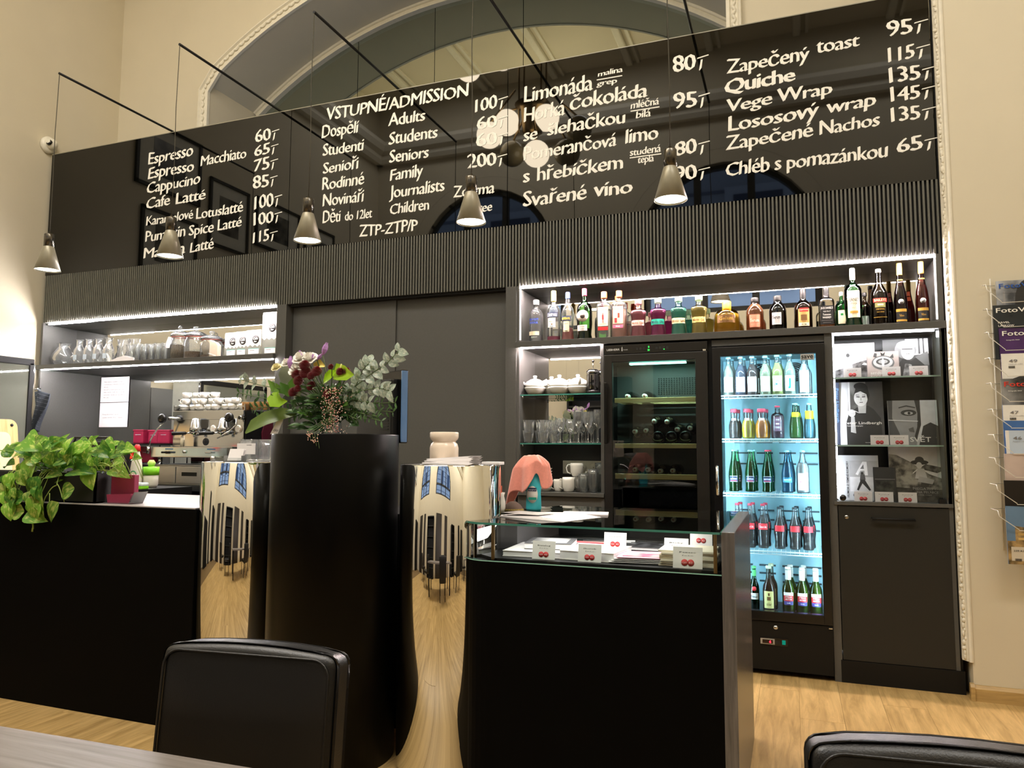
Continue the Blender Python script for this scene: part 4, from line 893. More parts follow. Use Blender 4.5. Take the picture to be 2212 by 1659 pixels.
fridge('mineral_bottle', 'clear ribbed bottle with wide yellow neck label at the right of the second row', .101, 2, .213, .065, 'tonic', gmat('aqua', (170, 225, 240)), liquid('aq', (190, 230, 240), .15), .75, (capg, .45, .05), [('neck_label', [('patch', MATS['print_lime'], -.9, .9, .54, .78)], .80)])
for i, x in enumerate((-.346, -.248, -.149)):
    fridge('mineral_bottle', 'tall green water bottle with blue-red label, %s of three' % ['left', 'middle', 'right'][i], x, 3, .257, .064, 'mineral', gmat('emerald', (60, 190, 90)), liquid('em', (20, 90, 50), .25), .72, (capr if i == 2 else capg, .42, .04), [('label', [('patch', M_('bluelab', (60, 80, 130)), -.82, .82, .24, .36), ('patch', silver_, -.82, .82, .23, .24), ('patch', silver_, -.82, .82, .36, .37), ('t', 'MATTONI', white_, -.6, 1.2, .285, .035), ('patch', red_, -.6, .6, .25, .265)], .97)], back=1)
fridge('mineral_bottle', 'tall pale blue water bottle with light blue label', -.033, 3, .254, .07, 'mineral', gmat('paleblue', (120, 205, 245)), liquid('pb', (140, 210, 245), .2), .72, (capg, .42, .04), [('label', [('patch', M_('skyl', (90, 180, 230)), -.82, .82, .24, .36), ('t', 'MATTONI', white_, -.6, 1.2, .285, .035)], .97)], back=1)
fridge('lemonade_bottle', 'clear bottle with tall white label at the right of the third row', .055, 3, .256, .074, 'soda', CG, liquid('lem6', (215, 235, 240), .4), .7, (capg, .44, .05), [('label', [('patch', white_, -.86, .86, .06, .46), ('t', 'SEMANTHA', pink_, -.6, 1.1, .24, .04)], 1.0)])
for i, x in enumerate((-.33, -.255, -.18, -.085, .001, .076)):
    red_lab = [('label', [('patch', M_('colared', (214, 40, 50)), -.86, .86, .42, .56)]+([('t', 'Coca-Cola', white_, -.6, 1.2, .46, .055)] if i < 3 else []), 1.0)]
    fridge('cola_bottle', 'cola bottle with %s, %s from the left' % (['red cap and white script', 'dark cap and plain red band'][i > 2], ['first', 'second', 'third', 'fourth', 'fifth', 'sixth'][i]), x, 4, .266 if i < 3 else .25, .068, 'cola', CG, liquid('cola', (12, 5, 3), .12), .74, (capr if i < 3 else M_('crownblack', (30, 40, 46)), .40, .05), red_lab, y=4.84, back=1)
for i, x in enumerate((-.29, -.239)):
    fridge('beer_bottle', 'green beer bottle with white label and red seal, %s of two at the lower left' % ['left', 'right'][i], x, 5, .262, .058, 'beer', gmat('beergreen', (50, 130, 60)), liquid('bg', (10, 40, 16), .2), .7, (M_('crowngreen', (90, 190, 110)), .44, .05), [('label', [('patch', white_, -.9, .9, .26, .40), ('disc', red_, .45, .50), ('t', 'Pilsner', black_, -.7, 1.4, .30, .05)], 1.0), ('neck_foil', [('patch', MATS['print_crowngreen'], -.9, .9, .78, .92)], .42)], y=4.82)
fridge('cider_bottle', 'clear brown cider bottle with yellow label in the bottom row', -.155, 5, .27, .072, 'beer', gmat('cidertint', (190, 165, 150)), liquid('cider', (120, 80, 70), .25), .72, (M_('crowncream', (220, 225, 190)), .44, .06), [('label', [('patch', M_('yellowlab', (240, 225, 150)), -.82, .82, .09, .46), ('t', 'cider', brownL, -.4, .8, .15, .07), ('patch', brownL, -.3, .3, .26, .34), ('patch', brownL, -.15, .15, .36, .42)], 1.0)], y=4.81, back=1)
for i, x in enumerate((-.045, .032, .108)):
    fridge('beer_bottle', 'pale green beer bottle with white neck foil, %s of three lower right' % ['left', 'middle', 'right'][i], x, 5, .268, .070, 'beer', gmat('beergreen2', (110, 170, 70)), liquid('bg2', (90, 110, 30), .3), .7, (white_, .46, .05), [('label', [('patch', white_, -.86, .86, .33, .46), ('patch', red_, -.86, .86, .27, .39), ('patch', M_('violet', (70, 60, 130)), -.8, .8, .19, .27), ('t', 'STELLA', white_, -.55, 1.1, .345, .035), ('t', 'ARTOIS', white_, -.55, 1.1, .295, .035), ('t', '0.0%', white_, -.3, .6, .215, .03)], 1.0), ('neck_foil', [('patch', white_, -1.2, 1.2, .72, .94)], .46)], y=4.82, back=1 if i < 2 else 0)

# ================================================================ GLASSWARE, LEFT NICHE
def vessel(name, label, cat, loc, prof, m=CLEAR, group=None, seg=24, rim=None, sq=0.0):
    t = thing(name, label, cat, loc, group=group); MB().lathe(prof, seg=seg, sq=sq).build('glass', m, t)
    return t
GM = glass('glassware', (250, 252, 252), 1.5, edge=(215, 222, 222), milky=0.10, refl=2.2)
ZL = 2.019
t = vessel('pitcher', 'round-bellied clear glass pitcher at the left end of the upper niche', 'pitcher', (-6.15, 4.80, ZL), [(0, .005), (.045, .002), (.05, 0), (.085, .03), (.098, .065), (.09, .105), (.06, .15), (.048, .175), (.052, .195), (.062, .205)], GM)
for i, x in enumerate((-5.945, -5.825, -5.71, -5.59)):
    t = thing('carafe', 'clear glass carafe with flat rim, %s in the upper left niche' % ['first from the left', 'second from the left', 'third from the left', 'fourth from the left'][i], 'carafe', (x, 4.79, ZL), group='carafes in the upper left niche')
    MB().lathe([(0, .004), (.04, .002), (.046, .01), (.047, .115), (.044, .135), (.03, .165), (.026, .175), (.027, .222), (.036, .228)], seg=24).build('glass', GM, t)
    mb = MB(); label_patch(mb, -.022, .022, .045, .09, M_('etched', (150, 160, 165)), (0, 0, .0476)); mb.build('emblem', None, t, fix=False)
for i, x in enumerate((-5.45, -5.33)):
    vessel('jug', 'wide-mouthed clear glass jug, %s of two beside the carafes' % ['left', 'right'][i], 'jug', (x, 4.82, ZL), [(0, .004), (.045, .002), (.05, .01), (.048, .1), (.04, .14), (.05, .19), (.054, .215)], GM, 'wide glass jugs in the upper left niche')
n0 = None
for i in range(12):
    for j in range(2):
        x = -5.27+i*0.038; y = 4.74+j*0.09+(i % 2)*0.02
        if i % 2 and j == 1: continue
        lab = 'clear tall drinking glass in the upper left niche, %s row, %s' % (['front', 'back'][j], ['1st', '2nd', '3rd', '4th', '5th', '6th', '7th', '8th', '9th', '10th', '11th', '12th'][i]+' from the left')
        if n0 is None: n0 = vessel('drinking_glass', lab, 'glass', (x, y, ZL), [(0, .012), (.024, .010), (.026, 0), (.028, .01), (.034, .14), (.036, .15)], GM, 'tall drinking glasses beside the jars', seg=16)
        else: dup(n0, (x, y, ZL), 0, lab, scale=(1, 1, 1 if i % 3 else .93))
# folded napkin pile in front of the jugs
b = MB(); b.prism([(-.14, 0), (.16, 0), (.16, .03), (.06, .052), (-.02, .04), (-.09, .018)], 'Y', 0, .05); tag(b.build('paper_cone', PAPER, None, (-5.36, 4.70, ZL)), 'white paper piece lying in front of the glass jugs', 'paper')
# storage jars
def jar(x, r, h, label, fill, fm, tagw=False):
    t = thing('storage_jar', label, 'jar', (x, 4.80, ZL), group='glass storage jars in the upper left niche')
    MB().lathe([(0, .004), (r*.92, .002), (r, .012), (r, h*.52), (r*.86, h*.60), (r*.84, h*.66)], seg=24).build('glass', GM, t)
    MB().lathe([(0, .006), (r*.93, .006), (r*.96, .015), (r*.96, fill*h), (r*.5, fill*h*1.05), (0, fill*h)], seg=20).build('contents', fm, t)
    MB().lathe([(r*.84, h*.66), (r*1.0, h*.68), (r*1.02, h*.72), (r*.9, h*.76), (r*.6, h*.82), (r*.18, h*.85), (r*.14, h*.88), (r*.26, h*.93), (r*.22, h*.98), (0, h)], seg=24).build('lid', GM, t)
    MB().lathe([(r*.86, h*.645), (r*.90, h*.65), (r*.90, h*.67), (r*.86, h*.675)], seg=24).build('seal_ring', mat('rubber_pink', (226, 130, 120), 0.5), t)
    if tagw: MB().prism([(-.085, .10), (-.03, .10), (-.01, .185), (-.045, .195)], 'Y', -r-.006, -r-.004).build('paper_tag', PAPER, t)
    return t
HERB = mat('dried_herbs', (106, 84, 44), 0.9, noise=0.6, nscale=160, bump=0.8, bscale=200); SEED = mat('brown_seeds', (150, 112, 70), 0.9, noise=0.6, nscale=200, bump=.8, bscale=240)
jar(-4.80, .075, .30, 'tall glass jar half full of dried herbs with a white tag', .42, HERB, True)
jar(-4.63, .092, .285, 'broad glass jar with brown seeds at the bottom', .22, SEED)
jar(-4.46, .09, .235, 'lower glass jar behind the open paper bag', .12, SEED)
# paper bag lying, coffee bags
t = thing('paper_bag', 'beige paper bag with a jagged top edge lying open beside the jars', 'bag', (-4.43, 4.735, ZL))
b = MB(); b.prism([(-.085, .125), (-.045, .15), (-.03, .14), (-.015, .15), (0, .14), (.02, .148), (.04, .138), (.075, .125), (.10, .10), (.10, .0), (.0, 0), (-.03, 0)], 'Y', -.01, .03); b.build('bag', mat('kraft_pale', (214, 200, 178), 0.8, bump=.3), t)
MB().prism([(0, .045), (.085, .02), (.085, .01), (0, .038)], 'Y', -.014, -.011).build('label', PAPER, t)
def coffee_bag(x, y, w_, h, label):
    t = thing('coffee_bag', label, 'bag', (x, y, ZL), group='coffee bags in the upper left niche')
    KP = mat('coffee_bag_paper', (232, 228, 214), 0.6, bump=.2)
    b = MB(); b.prism([(-w_/2, 0), (w_/2, 0), (w_/2, h*.93), (w_/2-.004, h), (-w_/2+.006, h), (-w_/2, h*.93)], 'Y', -.02, .03); b.build('bag', KP, t)
    z = h*.36; p = [(-w_/2, 0), (w_/2, 0), (w_/2, z)]
    for k in range(6, -1, -1): p.append((-w_/2+w_*k/6.5, z+(.0 if k % 2 else .016)))
    MB().prism(p, 'Y', -.022, -.02).build('grey_base', mat('bag_grey', (128, 128, 118), 0.6), t)
    mb = MB(); mb.box(-w_*.3, w_*.38, -.024, -.022, .02, .06, PAPER); mb.box(-w_*.3, w_*.38, -.024, -.0225, .06, .0635, teal_); mb.box(-w_*.2, w_*.1, -.0245, -.024, .046, .05, GREYINK); mb.build('label', None, t)
    mb = MB(); mb.lathe([(0, 0), (.034, 0), (.034, .001), (0, .0012)], (w_*.15, -.0215, h*.64), 24, mat('badge_dark', (50, 44, 44), .6), axis='Y'); put_text(mb, 'Cafe', w_*.15-.024, h*.64-.002, .046, .018, -.0235, white_, shear=.2, bold=.02); put_text(mb, 'Bar', w_*.15-.014, h*.64-.022, .03, .012, -.0235, white_, shear=.2, bold=.02); mb.build('badge', None, t, fix=False)
coffee_bag(-4.236, 4.79, .125, .205, 'small white and grey coffee bag, first of four from the left')
coffee_bag(-4.13, 4.785, .115, .208, 'small white and grey coffee bag, second of four from the left')
coffee_bag(-4.0, 4.775, .15, .212, 'small white and grey coffee bag, third from the left, fully visible badge')
coffee_bag(-3.845, 4.78, .15, .348, 'tall white and grey coffee bag at the right end of the niche')

# ================================================================ CROCKERY NICHES (RIGHT)
ZT = 1.660
def teapot(x, y, rz, label):
    t = thing('teapot_set', label, 'teapot', (x, y, ZT), rz, group='white tea-for-one sets')
    MB().lathe([(0, .002), (.035, 0), (.055, .015), (.072, .045), (.074, .052), (.068, .052)], seg=24).build('cup', WHITE, t)
    MB().lathe([(0, .05), (.066, .052), (.068, .07), (.058, .092), (.03, .108), (.012, .112), (.010, .118), (.015, .126), (.011, .134), (0, .136)], seg=24).build('pot', WHITE, t)
    MB().tube([(-.055, 0, .065), (-.08, 0, .082), (-.093, 0, .105)], .012, WHITE, 10, r1=.006).build('spout', None, t)
    MB().tube([(.058, 0, .06), (.085, 0, .07), (.09, 0, .09), (.07, 0, .10), (.055, 0, .092)], .006, WHITE, 8).build('handle', None, t)
    return t
teapot(-1.635, 4.78, .15, 'white teapot set on its cup, leftmost on the glass shelf')
teapot(-1.545, 4.87, -.2, 'white teapot set in the second row between the left and middle ones')
teapot(-1.462, 4.78, .1, 'white teapot set on its cup, middle of the front row')
teapot(-1.335, 4.79, 2.0, 'white teapot set with handle to the front, right one')
def french_press(x, y, label):
    t = thing('french_press', label, 'coffee press', (x, y, ZT), group='french presses on the glass shelf')
    MB().lathe([(0, .012), (.038, .012), (.038, .13), (.042, .14)], seg=20).build('beaker', glass('press_glass', (190, 190, 190), 1.5, refl=1.6), t)
    b = MB(); b.lathe([(0, 0), (.042, 0), (.044, .02), (.040, .022)], seg=20)
    for a in range(6): b.box(.038*math.cos(a*PI/3)-.004, .038*math.cos(a*PI/3)+.004, .04*math.sin(a*PI/3)-.002, .04*math.sin(a*PI/3)+.002, .02, .13)
    b.build('frame', mat('press_black', (30, 28, 30), .25), t)
    MB().lathe([(.03, .138), (.044, .138), (.045, .15), (.03, .162), (.01, .165), (0, .166)], seg=20).build('lid', CHROME, t)
    b = MB(); b.tube([(0, 0, .16), (0, 0, .215)], .0025, CHROME, 6); b.sphere((0, 0, .218), .009, MATS['press_black'], 10); b.build('plunger', None, t)
french_press(-1.225, 4.77, 'glass and black french press, front one beside the teapots'); french_press(-1.195, 4.86, 'french press behind the front one, at the divider')
# tumblers, stacked
ZG = 1.335
def tumbler(x, y, z, s, label):
    t = thing('tumbler', label, 'glass', (x, y, z), group='tumblers on the lower glass shelf')
    b = MB(); b.lathe([(0, .014), (.028*s, .012), (.030*s, 0), (.031*s, .01), (.042*s, .085*s)], seg=20)
    b.build('glass', GM, t); return t
k = 0
for (x, y) in ((-1.668, 4.74), (-1.60, 4.80), (-1.56, 4.73), (-1.53, 4.85), (-1.49, 4.76)):
    for lv in range(2):
        k += 1; tumbler(x+.003*lv, y, ZG+lv*.07, 1.0, 'clear ribbed tumbler, %s, %s stack from the left' % (['lower', 'upper'][lv], ['first', 'second', 'third', 'fourth', 'fifth'][(k-1)//2]))
def wineglass(x, y, h, r, label, stemh=None):
    t = thing('wine_glass', label, 'glass', (x, y, ZG), group='wine glasses on the lower glass shelf'); st = stemh or h*.45
    MB().lathe([(0, 0), (r*.8, .0), (r*.8, .003), (.006, .008), (.004, st*.5), (.006, st), (r*.6, st+.015), (r, st+.06), (r*.95, h*.85), (r*.8, h)], seg=20).build('glass', GM, t); return t
for i, (x, y, h, r) in enumerate([(-1.44, 4.73, .165, .035), (-1.40, 4.82, .16, .033), (-1.37, 4.73, .155, .033), (-1.32, 4.75, .22, .036), (-1.30, 4.86, .22, .034), (-1.25, 4.73, .205, .034), (-1.24, 4.83, .215, .034), (-1.19, 4.76, .22, .034), (-1.18, 4.88, .22, .033)]):
    wineglass(x, y, h, r, 'stemmed clear wine glass, %s' % ['low one right of the tumblers', 'low one in the second row', 'low one beside the tall glasses', 'tall one, first', 'tall one in the back, first', 'tall one, second', 'tall one in the back, second', 'tall one next to the divider', 'tall one in the back corner'][i])
# bottom niche: bowls, cups, mugs, glass mugs, socket
ZC = 1.015
for i in range(8):
    t = MB().lathe([(0, .004), (.03, 0), (.034, .004), (.052, .020), (.054, .024), (.05, .024), (.032, .008), (0, .008)], seg=6, sq=0).build('ramekin', WHITE, None, (-1.553, 4.74, ZC+i*.0185)); tag(t, 'small white faceted bowl, %s in the stack' % ['lowest', 'second from below', 'third from below', 'fourth from below', 'fourth from the top', 'third from the top', 'second from the top', 'topmost'][i], 'bowl', 'stack of small white bowls')
def mug(x, y, z, r, h, rz, label, m=WHITE, cat='cup', nm='mug', group='white mugs in the bottom niche'):
    t = thing(nm, label, cat, (x, y, z), rz, group)
    MB().lathe([(0, .003), (r*.6, 0), (r*.72, .006), (r*.95, h*.35), (r, h*.8), (r*.98, h), (r*.92, h), (r*.93, h*.8), (r*.85, h*.3), (r*.6, .008), (0, .008)], seg=22).build('body', m, t)
    MB().tube([(-r*.9, 0, h*.85), (-r*1.3, 0, h*.88), (-r*1.6, 0, h*.65), (-r*1.45, 0, h*.3), (-r*.9, 0, h*.18)], .0045, m, 8).build('handle', None, t); return t
mug(-1.462, 4.76, ZC, .034, .08, .1, 'small white cup, left in the bottom niche'); mug(-1.385, 4.74, ZC, .044, .095, .1, 'white mug, front centre of the bottom niche')
mug(-1.33, 4.82, ZC, .042, .095, 1.0, 'white mug behind the front one'); mug(-1.345, 4.79, ZC+.1, .044, .088, .1, 'white mug stacked on top of the others')
for i, (x, y, h) in enumerate([(-1.285, 4.74, .12), (-1.22, 4.74, .15), (-1.2, 4.85, .19)]):
    mug(x, y, ZC, .036, h, PI if i == 2 else .2, 'clear glass mug with handle, %s' % ['low one', 'tall one at the front', 'tallest one at the back'][i], GM, 'glass', 'glass_mug', 'glass mugs in the bottom niche')
t = thing('power_socket', 'white triple power socket on the dark back of the bottom niche', 'socket', (-1.36, 4.995, 1.17))
MB().box(-.14, .14, -.012, 0, -.045, .045, None, .003).build('plate', MATS['white_plastic'], t)
for x in (-.092, 0, .092):
    s = MB().lathe([(0, -.014), (.006, -.014), (.03, -.020), (.031, -.012)], (x, 0, 0), 20, axis='Y').build('outlet', MATS['white_plastic'], t)
    for dx in (-.01, .01): MB().box(x+dx-.0025, x+dx+.0025, -.0225, -.0205, -.003, .003).build('hole', BLACK, s)
# ================================================================ PENDANT LAMPS
SHADE = mat('lamp_shade_metal', (150, 145, 126), 0.36, metal=0.25, noise=0.03)
for i, x in enumerate((-4.862, -3.75, -2.685, -1.616, -.533)):
    t = thing('pendant_lamp', 'conical pendant lamp on a rod, %s' % ['leftmost, at the left wall', 'second from the left, before the coffee prices', 'third from the left, left of the admission prices', 'fourth from the left, above the ceramic jar', 'rightmost, in front of the lemonade prices'][i], 'lamp', (x, 3.635, 2.53), group='conical lamps in a row over the bar')
    MB().tube([(0, 0, 1.441), (0, YF-3.635+.06, 1.441)], .009, BLACK, 8).build('rod', None, t)
    MB().tube([(0, .004, 1.438), (-.004, .0, 1.0), (0.003, 0, .6), (0, 0, .27)], .0028, mat('lamp_cord', (58, 54, 40), .7), 6).build('cord', None, t)
    MB().lathe([(0, .275), (.008, .275), (.009, .262), (.031, .258), (.033, .254), (.033, .165), (0, .165)], seg=28).build('socket', mat('socket_metal', (96, 92, 84), .22, metal=.9, noise=.02), t)
    MB().lathe([(.033, .168), (.036, .160), (.082, .0), (.080, 0), (.034, .160)], seg=32).build('shade', SHADE, t)
    MB().lathe([(0, .012), (.076, .012), (.0775, .008), (0, .008)], seg=28).build('bulb', emis('lamp_disc', (255, 250, 225), 6), t)
    l = bpy.data.lights.new('lamp_light', 'SPOT'); l.energy = 9; l.color = (1, .93, .78); l.spot_size = 2.3; l.spot_blend = .5; l.shadow_soft_size = .06
    o = bpy.data.objects.new('lamp_light', l); COL.objects.link(o); o.parent = t; o.location = (0, 0, -.01)

# ================================================================ COUNTER
CT = mat('counter_top', (178, 172, 170), 0.35, noise=0.05, nscale=12)
t = thing('bar_counter', 'black bar counter with a pale worktop running to the left', 'counter', (0, 0, 0))
MB().box(-6.2, -2.63, 2.775, 2.80, .0, 1.006, None, .003).build('front_panel', COUNTER, t)
MB().box(-6.2, -2.64, 2.778, 3.52, .985, 1.012, None, .002).build('worktop', CT, t)
MB().box(-6.2, -2.5, 3.40, 3.5, .0, .985).build('inner_panel', BLACK, t)
for x, y, lab in ((-2.465, 2.93, 'polished mirror steel cylinder in the bar front, left of the black column'), (-1.372, 2.90, 'polished mirror steel cylinder in the bar front, between black column and glass case')):
    r = .215
    t = thing('mirror_cylinder', lab, 'column', (x, y, 0), group='mirror steel cylinders of the bar')
    MB().lathe([(r-.004, .02), (r, .02), (r, 1.226), (r-.004, 1.23)], seg=96).build('shell', MIRROR, t)
    MB().lathe([(0, 1.222), (r-.004, 1.222), (r-.004, 1.229), (0, 1.229)], seg=64).build('top', mat('pillar_top', (150, 148, 144), .25, noise=.02), t)
    MB().lathe([(0, 0), (r-.02, 0), (r-.02, .02), (0, .02)], seg=48).build('foot', BLACK, t)
cc = thing('black_column', 'tall matt black round column of the bar carrying the flowers', 'column', (-1.885, 2.80, 0))
MB().lathe([(0, 0), (.274, 0), (.274, 1.352), (.272, 1.356), (.264, 1.356), (.262, 1.335), (0, 1.335)], seg=96).build('body', COLUMN, cc)
# right part with the glass display case
dc = thing('display_counter', 'black counter block with a glass display case let into its top', 'counter', (0, 0, 0))
WS = wood('stained_side', (74, 72, 72), (112, 108, 106), sc=(40, 40, 2.0), rough=.24, rnd=.02)
poly = [(-.238, 2.70), (-.238, 3.62), (-1.24, 3.62), (-1.24, 2.82)]
for k in range(9): a = PI+PI/2*k/8; poly.append((-1.12+.12*math.cos(a), 2.82+.12*math.sin(a)))
MB().prism(poly, 'Z', 0.0, .862).build('body', COUNTER, dc)
MB().box(-.240, -.195, 2.698, 3.64, 0, 1.012, None, .002).build('side_panel', WS, dc)
MB().prism([(-.245, 2.72), (-.245, 3.60), (-1.22, 3.60), (-1.22, 2.83), (-1.1, 2.72)], 'Z', .862, .874).build('case_floor', BLACK, dc)
MB().box(-1.235, -.24, 3.60, 3.62, .862, 1.0).build('case_back', BLACK, dc)
MB().box(-1.24, -1.105, 3.0, 3.62, .862, 1.0).build('inner_box', mat('grey_block', (90, 88, 88), .4), dc)
MB().box(-1.24, -1.02, 3.25, 3.62, 1.0, 1.004).build('inner_top', mat('grey_top', (84, 84, 84), .35), dc)
def curved_pane(z0, z1, thick, name, par, m):
    pts = [(-.24, 2.70), (-1.12, 2.70)]
    for k in range(1, 9): a = -PI/2-PI/2*k/8; pts.append((-1.12+.12*math.cos(a), 2.82+.12*math.sin(a)))
    b = MB()
    for (xa, ya), (xb, yb) in zip(pts, pts[1:]): b.face([(xa, ya, z0), (xb, yb, z0), (xb, yb, z1), (xa, ya, z1)], None, True)
    return b.build(name, m, par)
curved_pane(.866, 1.004, .006, 'front_glass', dc, glass('case_glass', (250, 254, 253), 1.5, edge=(235, 248, 244)))
top = [(-.242, 2.692), (-.242, 3.64), (-1.10, 3.64), (-1.245, 3.3), (-1.25, 2.82)]
for k in range(9): a = PI+PI/2*k/8; top.append((-1.12+.13*math.cos(a), 2.82+.13*math.sin(a)))
MB().prism(top, 'Z', 1.004, 1.011).build('top_glass', glass('top_pane', (246, 252, 250), 1.5, edge=(215, 238, 232), refl=1.2), dc)
def edge_strip(z, zt, name, m):
    pts = [Vector((-.24, 2.690, 0)), Vector((-1.12, 2.690, 0))]
    for k in range(1, 9): a = -PI/2-PI/2*k/8; pts.append(Vector((-1.12+.132*math.cos(a), 2.82+.132*math.sin(a), 0)))
    b = MB()
    for p, q in zip(pts, pts[1:]): b.face([(p.x, p.y, z), (q.x, q.y, z), (q.x, q.y, zt), (p.x, p.y, zt)], None, True)
    return b.build(name, m, dc)
edge_strip(1.0035, 1.0115, 'glass_edge', GEDGE); edge_strip(.864, .8675, 'glass_edge', mat('pale_green_edge', (150, 205, 190), .2))
MB().box(-.243, -.238, 2.69, 3.64, 1.0035, 1.0115).build('glass_edge', GEDGE, dc)
for x in (-1.10, -.262): MB().box(x-.006, x+.006, 2.71, 2.72, .868, 1.003).build('corner_post', BRASS, dc)
MB().box(-.262, -.246, 2.73, 3.6, .868, .874).build('rail', CHROME, dc)
# light inside the case
area('case_light', (-.72, 3.0, .998), .7, 3.2, (1, .96, .93), size_y=.5)
ZK = .874
# price cards
def price_card(x, y, z, w_, h, label, tilt=.2, rz=0.0, txt='Katalog', group='price cards'):
    t = thing('price_card', label, 'price card', (x, y, z), rz, group)
    R = Matrix.Rotation(-tilt, 4, 'X'); b = MB(); b.box(-w_/2, w_/2, 0, .0012, 0, h, None, 0, R); b.build('card', PAPER, t)
    mb = MB()
    tt = MB(); put_text(tt, txt, -w_*.28, h*.72, w_*.56, h*.07, -.0006, INK, res=1); put_text(tt, 'foto', -w_*.2, h*.58, w_*.4, h*.05, -.0006, GREYINK, res=1)
    for dx in (-.105, .105): tt.lathe([(0, -.0014), (w_*.115, -.0014), (w_*.115, -.0004), (0, -.0004)], (dx*w_, 0, h*.27), 16, REDINK, axis='Y')
    put_text(tt, '120', -w_*.19, h*.23, w_*.16, h*.07, -.0016, PAPER, res=1); put_text(tt, 'Kč', w_*.05, h*.23, w_*.12, h*.07, -.0016, PAPER, res=1)
    bmesh.ops.transform(tt.bm, matrix=R, verts=tt.bm.verts); tt.build('print', None, t, fix=False); return t
price_card(-.908, 2.755, ZK, .092, .07, 'price card at the left in the glass case, before the black-and-white books')
price_card(-.726, 2.755, ZK, .09, .066, 'price card in the middle front of the glass case', txt='Sborník')
price_card(-.672, 2.95, ZK+.03, .09, .062, 'price card standing behind the middle one in the glass case', txt='Katalog výstavy')
price_card(-.362, 2.745, ZK, .104, .075, 'price card at the right front of the glass case, on the stack of cards', txt='Pexeso')
price_card(-.42, 2.87, ZK+.022, .09, .068, 'price card second from the right in the glass case, half hidden', txt='Bloky')
price_card(-.345, 3.02, ZK+.045, .085, .085, 'tall price card at the right back of the glass case', txt='Pohlednice')
def book(name, label, x, y, z, w_, d, h, m, rz=0.0, cat='book', cover=None, group=None):
    t = thing(name, label, cat, (x, y, z), rz, group)
    MB().box(-w_/2+.002, w_/2-.002, -d/2+.002, d/2-.002, .0015, h-.0015).build('pages', PAPER, t)
    MB().box(-w_/2, w_/2, -d/2, d/2, h-.002, h, None, .0005).build('cover', m, t); MB().box(-w_/2, w_/2, -d/2, d/2, 0, .002, None, .0005).build('cover', m, t)
    if cover: MB().box(-w_*.38, w_*.38, -d*.38, d*.38, h, h+.0006).build('picture', cover, t)
    return t
book('book', 'large dark book lying at the bottom left of the glass case', -.965, 2.93, ZK, .26, .28, .022, mat('bookwhite', (225, 220, 216), .5), .05)
book('book', 'smaller dark grey book on top of the large one in the glass case', -.94, 2.96, ZK+.023, .19, .2, .024, mat('bookdark', (48, 46, 48), .4), .15, cover=photo('cov_a', 3))
book('booklet', 'pink booklet between the left and the middle books', -.83, 3.05, ZK+.01, .14, .12, .008, mat('bookpink', (236, 90, 150), .5), -.2)
book('book', 'thick pale book in the middle of the glass case', -.735, 2.90, ZK, .22, .24, .034, mat('bookcream', (220, 214, 204), .5), -.08)
t = thing('magazine', 'glossy pink magazine fanned open in the glass case', 'magazine', (-.555, 2.86, ZK), .12)
for k in range(4): MB().box(-.11+.01*k, .11+.008*k, -.09, .12-.01*k, .004+k*.006, .006+k*.006).build('page', mat('pagepink', (240, 170, 190), .4) if k == 3 else PAPER, t)
MB().box(-.06, .10, -.06, .06, .0245, .0255).build('picture', photo('pinkpic', 5, (200, 60, 110), (250, 200, 190), 14), t)
for k in range(7): tag(MB().box(-.1, .1, -.09, .09, 0, .0075, None, .001).build('card_box', mat('card_cream', (232, 222, 200), .5), None, (-.372+.003*(k % 2), 2.87, ZK+k*.0082), (0, 0, .05*(k % 3))), 'flat cream card pack in the right stack of the glass case, %s' % ['lowest', 'second from below', 'third from below', 'fourth from below', 'fifth from below', 'sixth from below', 'topmost'][k], 'card pack', 'stack of cream card packs')
book('notebook', 'black patterned notebook at the back of the glass case', -.575, 3.14, ZK+.012, .26, .17, .014, photo('cov_b', 8, (16, 16, 18), (70, 70, 74), 26), 0)
PENC = [(240, 90, 90), (238, 236, 232), (235, 110, 110), (238, 236, 232), (240, 160, 150), (60, 60, 60), (238, 236, 232), (238, 236, 232)]
for k in range(8):
    t = MB().tube([(0, 0, 0), (.19, 0, .004)], .0042, mat('pencil%d' % PENC[k][1], PENC[k], .5), 6, r1=.004); o = t.build('pencil', None, None, (-.93+.014*k, 3.08+.016*k, ZK+.02+.004*(k % 3)), (0, 0, -.35+.07*k))
    tag(o, '%s pencil in the fan of pencils at the back of the glass case, %s' % ({90: 'red', 236: 'white', 110: 'pale red', 160: 'salmon', 60: 'black'}[PENC[k][1]], ['first', 'second', 'third', 'fourth', 'fifth', 'sixth', 'seventh', 'eighth'][k]), 'pencil', 'pencils in the glass case')
# things on the display counter
t = thing('magazine', 'open newspaper-like magazine lying on the glass case top', 'magazine', (-.98, 3.02, 1.0115), -.35)
for k in range(4):
    MB().prism([(-.19, 0), (.19, .0), (.19, .0012), (.05, .004+.003*k), (-.19, .0012)], 'Y', -.14+.006*k, .13).build('page', PAPER, t)
MB().box(-.15, .05, -.12, .0, .0165, .0172).build('picture', photo('magpic', 2), t)
o = MB().box(-.1, .1, -.07, .07, 0, .006).build('envelope', PAPER, None, (-.86, 3.2, 1.0115), (0, 0, .2)); tag(o, 'thin white paper under the magazine on the glass case', 'paper')
t = thing('spray_bottle', 'turquoise spray bottle with white label on the right counter', 'bottle', (-1.135, 3.30, 1.0115), .1)
b = MB(); b.lathe([(0, 0), (.034, 0), (.037, .01), (.034, .08), (.038, .12), (.032, .155), (.016, .175), (.014, .19), (0, .19)], seg=24, sy=.7); b.build('body', mat('turquoise_plastic', (70, 200, 214), .3), t)
